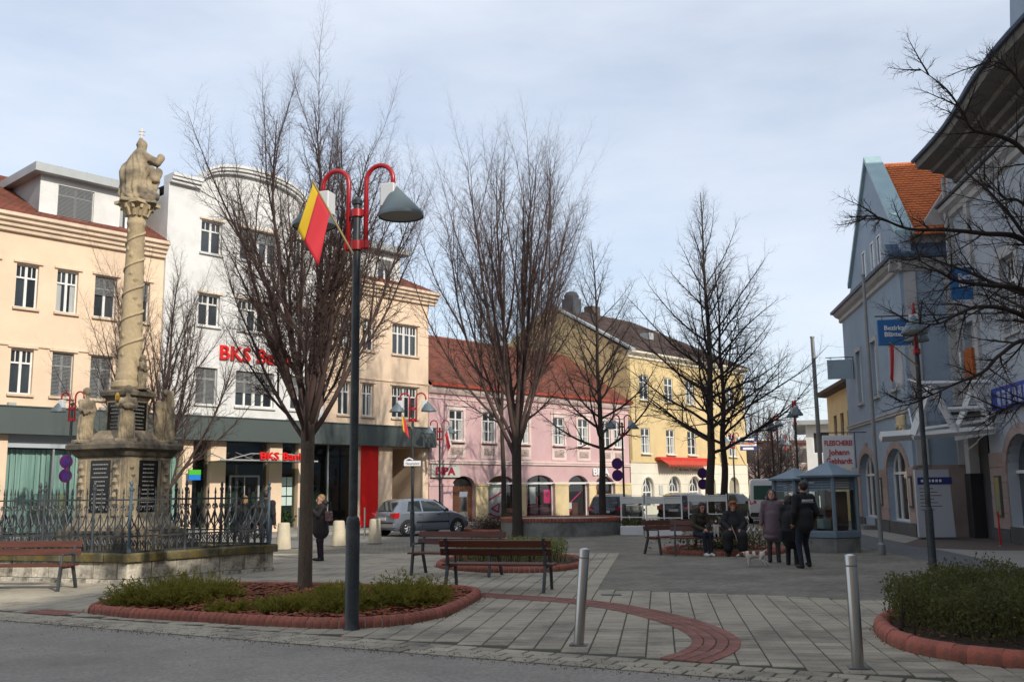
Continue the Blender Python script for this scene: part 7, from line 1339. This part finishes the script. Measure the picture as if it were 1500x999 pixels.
# girl and woman on the bench
BZ = -.17
def on_bench(dx): return (4.95 + dx * math.cos(BZ), 25.1 + dx * math.sin(BZ) - .02, -.01)
person('girl in an olive jacket and white trainers sitting on the occupied bench', on_bench(-.22), BZ + A_(18), sit(chest=(.02, .02, .88), neck=(.03, -.05, 1.07), head=(.04, -.10, 1.20), shl=(.16, -.01, 1.0), shr=(-.14, .0, 1.0), wrl=(.06, -.30, .66), wrr=(-.02, -.30, .66), ell=(.20, -.08, .76), elr=(-.19, -.07, .76), anl=(.13, -.38, .10), anr=(.0, -.36, .10), knl=(.12, -.36, .53), knr=(-.03, -.36, .53), toel=(.15, -.53, .04), toer=(.02, -.52, .04)), ['flesh', 'jacketolive', 'jeans', 'shoewhite'], 'haircopper', HAIR_LONG, tilt=.25, bulk=.92, shoes=1.15)
person('smiling woman with ginger hair in a black coat holding a stick on the bench', on_bench(.62), BZ, sit(wrl=(.14, -.30, .66), wrr=(-.13, -.32, .68), ell=(.27, -.05, .80), elr=(-.27, -.05, .80), knl=(.18, -.36, .52), knr=(-.18, -.36, .52), anl=(.17, -.34, .10), anr=(-.17, -.34, .10), toel=(.20, -.5, .04), toer=(-.20, -.5, .04)), ['flesh', 'coatblack', 'coatblack', 'shoe'], 'hairred', HAIR_CURL, coat=[('e', (0, .06, .72), (.26, .2, .26), 1), ('c', (-.15, -.05, .58), (-.17, -.36, .50), .15, .14, 1), ('c', (.15, -.05, .58), (.17, -.36, .50), .15, .14, 1), ('c', (-.17, -.36, .5), (-.18, -.36, .22), .13, .12, 1), ('c', (.17, -.36, .5), (.18, -.36, .22), .13, .12, 1)], bulk=1.35, sleeve=1.5)
p = on_bench(.52); sk_ = thing('walking_stick', 'pale walking stick slanting from the hand of the woman in black', 'stick', (p[0] - .03, p[1] - .34, .74)); q = MB(); q.tube([(0, 0, 0), (.24, -.14, -.735)], [.012, .010], 8); q.build('shaft', mat('pale cane', (.5, .30, .18), .5, (.62, .5, .4), 30), sk_); q = MB(); q.lathe([(.018, -.02), (.022, 0), (.01, .03)], 8); q.build('knob', 'wood', sk_)
# standing group
person('laughing woman in a long mauve quilted coat standing by the kiosk', (5.93, 22.62, 0), A_(-14), stand(1.62, head=(0, -.03, 1.575), elr=(-.25, .0, 1.10), wrr=(-.27, -.06, .88), ell=(.22, .02, 1.10), wrl=(.22, -.05, .88)), ['flesh', 'coatmauve', 'trousergrey', 'shoe'], 'haircopper', HAIR_BOB, coat=[('c', (0, 0, 1.05), (0, .0, .70), .175, .20, 1), ('c', (-.05, 0, .72), (.05, 0, .60), .17, .17, 1), ('e', (0, 0, .56), (.22, .19, .10), 1), ('e', (0, .05, 1.44), (.15, .12, .07), 1)], tilt=-.28, bulk=1.12)
person('man in a black lettered jacket and blue jeans walking past the kiosk', (6.14, 20.85, 0), A_(196), stand(1.80, hpl=(.085, 0, .90), knl=(.10, -.10, .50), anl=(.13, .03, .085), toel=(.14, -.13, .035), knr=(-.09, -.16, .52), anr=(-.22, -.26, .09), toer=(-.26, -.42, .05), elr=(-.25, .06, 1.08), wrr=(-.24, -.10, .92), ell=(.26, .04, 1.08), wrl=(.22, -.06, .88)), ['flesh', 'coatblack', 'jeans', 'shoe'], 'hairbrown', HAIR_SHORT, coat=[('c', (0, 0, 1.1), (0, 0, .90), .185, .19, 1)], bulk=1.15)
jm = MB(); r3 = random.Random(4)
for k in range(9): jm.box((-.13 + k * .03, -.002, -.02), (-.13 + k * .03 + r3.uniform(.014, .024), .003, .022))
jm.box((-.15, -.002, -.045), (.15, .003, -.038))
Tm = bpy.data.objects.get('person.005')
person('person in black with a dark hood bending behind the walking man', (6.1, 21.75, 0), A_(150), stand(1.52, head=(.05, -.13, 1.52), neck=(.03, -.06, 1.41), chest=(.01, -.03, 1.22)), ['coatblack', 'coatblack', 'coatblack', 'shoe'], 'hairblack', HAIR_BOB, coat=[('c', (0, 0, 1.0), (0, 0, .55), .19, .21, 1)], bulk=1.1, tilt=.3)
man = [o for o in bpy.data.objects if o.get('label', '').startswith('man in a black lettered')][0]; jo = jm.build('back_print', 'signwhite', man, (0, .157, 1.40)); 
hb = thing('handbag', 'black handbag hanging beside the person in the dark hood', 'bag', (5.90, 21.45, .52), .2); q = MB(); q.bbox((-.17, -.07, 0), (.17, .07, .26), .04); q.build('pouch', 'coatblack', hb, smooth=True); q = MB(); q.tube([(-.12, 0, .25), (-.08, 0, .42), (.08, 0, .42), (.12, 0, .25)], .012, 6); q.build('strap', 'coatblack', hb)
# dogs
dg = [('c', (-.17, 0, .27), (.15, 0, .28), .085, .075, 0), ('e', (-.16, 0, .26), (.10, .085, .10), 0), ('e', (.03, 0, .30), (.085, .085, .072), 1), ('e', (-.13, -.02, .32), (.05, .07, .05), 1), ('c', (-.22, 0, .30), (-.30, 0, .30), .055, .045, 0), ('e', (-.35, 0, .29), (.062, .05, .052), 1), ('c', (-.38, 0, .275), (-.45, 0, .255), .032, .022, 0), ('e', (-.47, 0, .255), (.013, .012, .010), 2, .004), ('e', (-.33, .05, .30), (.03, .013, .045), 1, .01), ('e', (-.33, -.05, .30), (.03, .013, .045), 1, .01), ('e', (-.39, -.035, .31), (.009, .008, .008), 2, .003),
      ('c', (-.17, -.05, .22), (-.19, -.05, .12), .036, .022, 0, .02), ('c', (-.19, -.05, .12), (-.18, -.05, .02), .02, .018, 0, .01), ('c', (-.18, .05, .22), (-.15, .05, .12), .036, .022, 0, .02), ('c', (-.15, .05, .12), (-.17, .05, .02), .02, .018, 0, .01),
      ('c', (.13, -.05, .25), (.10, -.055, .17), .05, .032, 0, .02), ('c', (.10, -.055, .17), (.19, -.05, .10), .028, .018, 0, .01), ('c', (.19, -.05, .10), (.22, -.05, .02), .018, .017, 0, .01), ('c', (.14, .05, .25), (.14, .055, .16), .05, .032, 0, .02), ('c', (.14, .055, .16), (.25, .05, .10), .028, .018, 0, .01), ('c', (.25, .05, .10), (.30, .05, .02), .018, .017, 0, .01), ('c', (.17, 0, .33), (.26, 0, .40), .02, .012, 0, .02)]
p = G(1108, 829); t = thing('dog', 'small white and brown dog pulling along the paving', 'dog', (p.x, p.y, 0), A_(-12), scale=.88); ob('body', sculpt('body', dg, .0085, ['furwhite', 'furbrown', 'furblack'], .03, .002, 60), t); q = MB(); q.lathe([(.058, -.012), (.058, .012)], 12); o = q.build('collar', 'signred', t, (-.26, 0, .30)); o.rotation_euler = (0, math.pi / 2, 0)
d2 = [('c', (0, .05, .12), (0, -.02, .28), .095, .075, 0), ('e', (0, .07, .10), (.11, .11, .10), 1), ('c', (0, -.02, .30), (0, -.05, .37), .055, .05, 1), ('e', (0, -.07, .41), (.055, .062, .055), 1), ('c', (0, -.11, .395), (0, -.155, .385), .028, .020, 0), ('e', (0, -.172, .39), (.011, .011, .009), 1, .004), ('e', (-.045, -.05, .46), (.016, .012, .035), 1, .01), ('e', (.045, -.05, .46), (.016, .012, .035), 1, .01), ('c', (-.045, -.06, .24), (-.045, -.08, .02), .028, .02, 0, .015), ('c', (.045, -.06, .24), (.045, -.08, .02), .028, .02, 0, .015), ('c', (-.09, .0, .06), (-.09, -.08, .03), .04, .025, 1, .02), ('c', (.09, .0, .06), (.09, -.08, .03), .04, .025, 1, .02), ('c', (.05, .12, .06), (.13, .12, .02), .02, .012, 0, .02)]
p = on_bench(.17); t = thing('dog', 'black and white small dog sitting on the occupied bench', 'dog', (p[0], p[1] - .03, .452), BZ); ob('body', sculpt('body', d2, .0085, ['furwhite', 'furblack'], .03, .002, 60), t); q = MB(); q.lathe([(.06, -.01), (.06, .01)], 12, (0, -.035, .335)); q.build('collar', 'signred', t)
# ================================================================ cars
def car(name, label, loc, rz, paint, prof, L, W, whe=(.62, 3.05), wr=.30, group='parked cars along the street', cat='car', wins=None, lightz=.78, glassm='carglass'):
    """loft a car body: prof = list of (x, z_bottom, z_belt, z_top, half width, half width top); nose at +x"""
    t = thing(name, label, cat, loc, rz, group); mb = MB(); n = len(prof); vs = []; secs = []
    for x, zb, zl, zt, w, wt in prof:
        s = [(x, 0, zb), (x, w * .86, zb), (x, w * .97, zb + .10), (x, w, zb + (zl - zb) * .55), (x, w * .985, zl - .02), (x, w * .96, zl), (x, wt, zt - (.05 if zt - zl > .15 else .02)), (x, wt * .88, zt), (x, 0, zt + .015)]
        secs.append(s)
    full = [s + [(x, -y, z) for x, y, z in s[-2:0:-1]] for s in secs]; k = len(full[0])
    for s in full: vs += s
    fs = [(i * k + j, i * k + (j + 1) % k, (i + 1) * k + (j + 1) % k, (i + 1) * k + j) for i in range(n - 1) for j in range(k)] + [tuple(range(k - 1, -1, -1)), tuple(range((n - 1) * k, n * k))]; mb.add(vs, fs); mb.build('body', paint, t, smooth=True)
    def on(x, side, f):
        for a, c in zip(prof, prof[1:]):
            if a[0] <= x <= c[0]:
                u = (x - a[0]) / (c[0] - a[0]); q_ = [a[i] + (c[i] - a[i]) * u for i in range(6)]; y0, y1 = q_[4] * .96, q_[5]; z0, z1 = q_[2], q_[3] - .05; return Vector((x, side * (y0 + (y1 - y0) * f + .006), z0 + (z1 - z0) * f))
    for side in (-1, 1):
        for (pts) in wins['side']: g_ = MB(); g_.poly([on(x, side, f) for x, f in (pts if side == 1 else pts[::-1])]); g_.build('side_window', glassm, t)
        for x in whe:
            a_ = MB(); a_.lathe([(wr + .055, 0), (wr + .055, .012)], 24); o = a_.build('wheel_arch', 'blackplastic', t, (x, side * (W - .006), wr)); o.rotation_euler = (-side * math.pi / 2, 0, 0)
            ty = MB(); ty.lathe([(wr * .66, -.10), (wr - .02, -.10), (wr, -.07), (wr, .07), (wr - .02, .10), (wr * .66, .10)], 28); o = ty.build('wheel', 'rubber', t, (x, side * (W - .075), wr), smooth=True); o.rotation_euler = (-side * math.pi / 2, 0, 0)
            ri = MB(); ri.lathe([(.03, .108), (.07, .112), (wr * .66, .085), (wr * .68, .102)], 20)
            for j in range(8): a = j * math.pi / 4; ri.tube([(.05 * math.cos(a), .05 * math.sin(a), .112), (wr * .62 * math.cos(a), wr * .62 * math.sin(a), .10)], .024, 4)
            ri.build('rim', 'chrome', o)
        md = MB(); md.box((whe[0] + .42, side * W - .012, .50), (whe[1] - .42, side * W + .012, .56)); md.build('side_moulding', 'blackplastic', t)
        for x in wins['handles']: hd_ = MB(); hd_.box((x, side * W * .985 - .012, .80), (x + .16, side * W * .985 + .016, .83)); hd_.build('door_handle', 'blackplastic', t)
        for x in wins['seams']: sm_ = MB(); sm_.box((x, side * W * .99 - .004, .36), (x + .012, side * W * .99 + .004, .86)); sm_.build('door_seam', 'blackplastic', t)
        mi_ = MB(); mi_.bbox((wins['mirror'], side * (W - .02) - (.0 if side > 0 else .14), .92), (wins['mirror'] + .10, side * (W - .02) + (.14 if side > 0 else 0), 1.04), .02); mi_.build('wing_mirror', 'blackplastic', t)
        tl = MB(); tl.prism([(-.012, side * W * .97, lightz - .08), (-.012, side * W * .60, lightz - .02), (-.012, side * W * .66, lightz + .1), (.02, side * W * .97, lightz + .12)], (.22, 0, 0)); tl.build('tail_light', 'taillight', t)
        hl_ = MB(); hl_.prism([(L - .18, side * W * .92, .60), (L - .06, side * W * .55, .58), (L - .1, side * W * .55, .70), (L - .24, side * W * .92, .74)], (.04, 0, 0)); hl_.build('headlight', 'headlight', t)
    r_ = wins['rear']; g_ = MB(); g_.poly([Vector(p) for p in r_]); g_.build('rear_window', glassm, t); f_ = wins['front']; g_ = MB(); g_.poly([Vector(p) for p in f_]); g_.build('windscreen', glassm, t)
    bp_ = MB(); bp_.bbox((-.05, -W * .95, .36), (.12, W * .95, .52), .03); bp_.build('rear_bumper', 'blackplastic' if paint != 'silver' else paint, t); st_ = MB(); st_.box((-.058, -W * .9, .50), (.1, W * .9, .55)); st_.build('bumper_strip', 'blackplastic', t); pl_ = MB(); pl_.box((-.035, -.24, .62), (-.015, .24, .73)); pl_.build('number_plate', 'plate', t); return t
HB = [(0.0, .34, .66, .72, .66, .60), (.06, .27, .82, .88, .77, .66), (.22, .22, .88, 1.10, .81, .62), (.50, .20, .90, 1.36, .825, .60), (.85, .19, .90, 1.42, .83, .60), (1.5, .19, .90, 1.44, .83, .60), (2.05, .19, .90, 1.38, .83, .60), (2.40, .19, .90, 1.20, .83, .63), (2.78, .19, .90, .97, .825, .68), (3.1, .20, .84, .90, .81, .66), (3.5, .22, .72, .78, .77, .60), (3.74, .26, .58, .64, .68, .52), (3.83, .32, .50, .54, .55, .42)]
WN = dict(side=[[(.62, .12), (1.30, .08), (1.30, .93), (.78, .93)], [(1.38, .08), (2.56, .10), (2.06, .93), (1.38, .93)]], handles=[1.12, 2.05], seams=[1.33, 2.62], mirror=2.42, rear=[(.085, .52, .98), (.085, -.52, .98), (.40, -.50, 1.325), (.40, .50, 1.325)], front=[(2.74, -.60, 1.025), (2.74, .60, 1.025), (2.13, .54, 1.385), (2.13, -.54, 1.385)])
CA = math.atan2(BA.y, BA.x)
p0 = Vector((-5.1, 38.2)); car('parked_car', 'silver blue hatchback parked by the stone bollards', (p0.x, p0.y, -.03), CA - .10, 'silver', HB, 3.83, .83, wins=WN)
ES = [(0.0, .36, .70, .76, .70, .64), (.07, .28, .88, .96, .82, .70), (.25, .24, .94, 1.36, .86, .66), (.5, .22, .95, 1.46, .87, .64), (1.3, .21, .95, 1.49, .88, .64), (2.3, .21, .95, 1.46, .88, .64), (2.75, .21, .95, 1.30, .88, .66), (3.2, .22, .92, 1.0, .86, .70), (3.7, .23, .86, .90, .84, .66), (4.15, .26, .74, .78, .76, .58), (4.4, .34, .58, .60, .60, .45)]
WE = dict(side=[[(.35, .1), (1.3, .08), (1.3, .92), (.5, .92)], [(1.38, .08), (2.2, .08), (2.2, .92), (1.38, .92)], [(2.28, .08), (3.0, .12), (2.6, .9), (2.28, .92)]], handles=[1.2, 2.1], seams=[1.33, 2.24, 3.0], mirror=2.85, rear=[(.10, .58, 1.04), (.10, -.58, 1.04), (.26, -.55, 1.36), (.26, .55, 1.36)], front=[(3.18, -.62, 1.03), (3.18, .62, 1.03), (2.5, .56, 1.43), (2.5, -.56, 1.43)])
def at_px(u, y): q = atY(u, 700, y); return (q.x, y, -.03)
car('parked_car', 'dark blue estate car parked near the violet signs before the pink house', at_px(885, 46), CA + .35, 'darkcar', ES, 4.4, .88, (.8, 3.45), .31, wins=WE); car('parked_car', 'black estate car parked behind the white windscreens', at_px(985, 47.5), CA + .2, 'blackcar', ES, 4.4, .88, (.8, 3.45), .31, wins=WE); car('parked_car', 'dark green car half hidden behind the twin dark trunks', at_px(1040, 52), CA - .1, 'greencar', HB, 3.83, .83, wins=WN)
VN = [(0, .35, 1.0, 1.95, .88, .80), (.08, .26, 1.05, 2.08, .92, .82), (1.2, .24, 1.05, 2.12, .93, .82), (3.0, .24, 1.05, 2.12, .93, .82), (3.5, .24, 1.05, 2.0, .93, .8), (4.2, .24, 1.02, 1.12, .92, .8), (4.75, .28, .9, .96, .86, .7), (4.95, .36, .7, .74, .75, .6)]
WV = dict(side=[[(.25, .05), (1.3, .05), (1.3, .8), (.25, .8)], [(1.45, .05), (2.6, .05), (2.6, .8), (1.45, .8)], [(2.75, .05), (3.9, .1), (3.5, .8), (2.75, .8)]], handles=[1.3, 2.7], seams=[1.38, 2.68, 3.9], mirror=3.7, rear=[(-.012, .7, 1.15), (-.012, -.7, 1.15), (-.012, -.68, 1.8), (-.012, .68, 1.8)], front=[(4.15, -.75, 1.16), (4.15, .75, 1.16), (3.56, .68, 1.95), (3.56, -.68, 1.95)])
GG = mat('green van glass', (.05, .12, .10), .1, spec=.8); M['vanglass'] = GG
car('delivery_van', 'white delivery van with dark green windows parked behind the kiosks', at_px(1125, 46), 1.35, 'vanwhite', VN, 4.95, .93, (.9, 3.9), .34, 'parked cars along the street', 'van', WV, 1.0, 'vanglass')
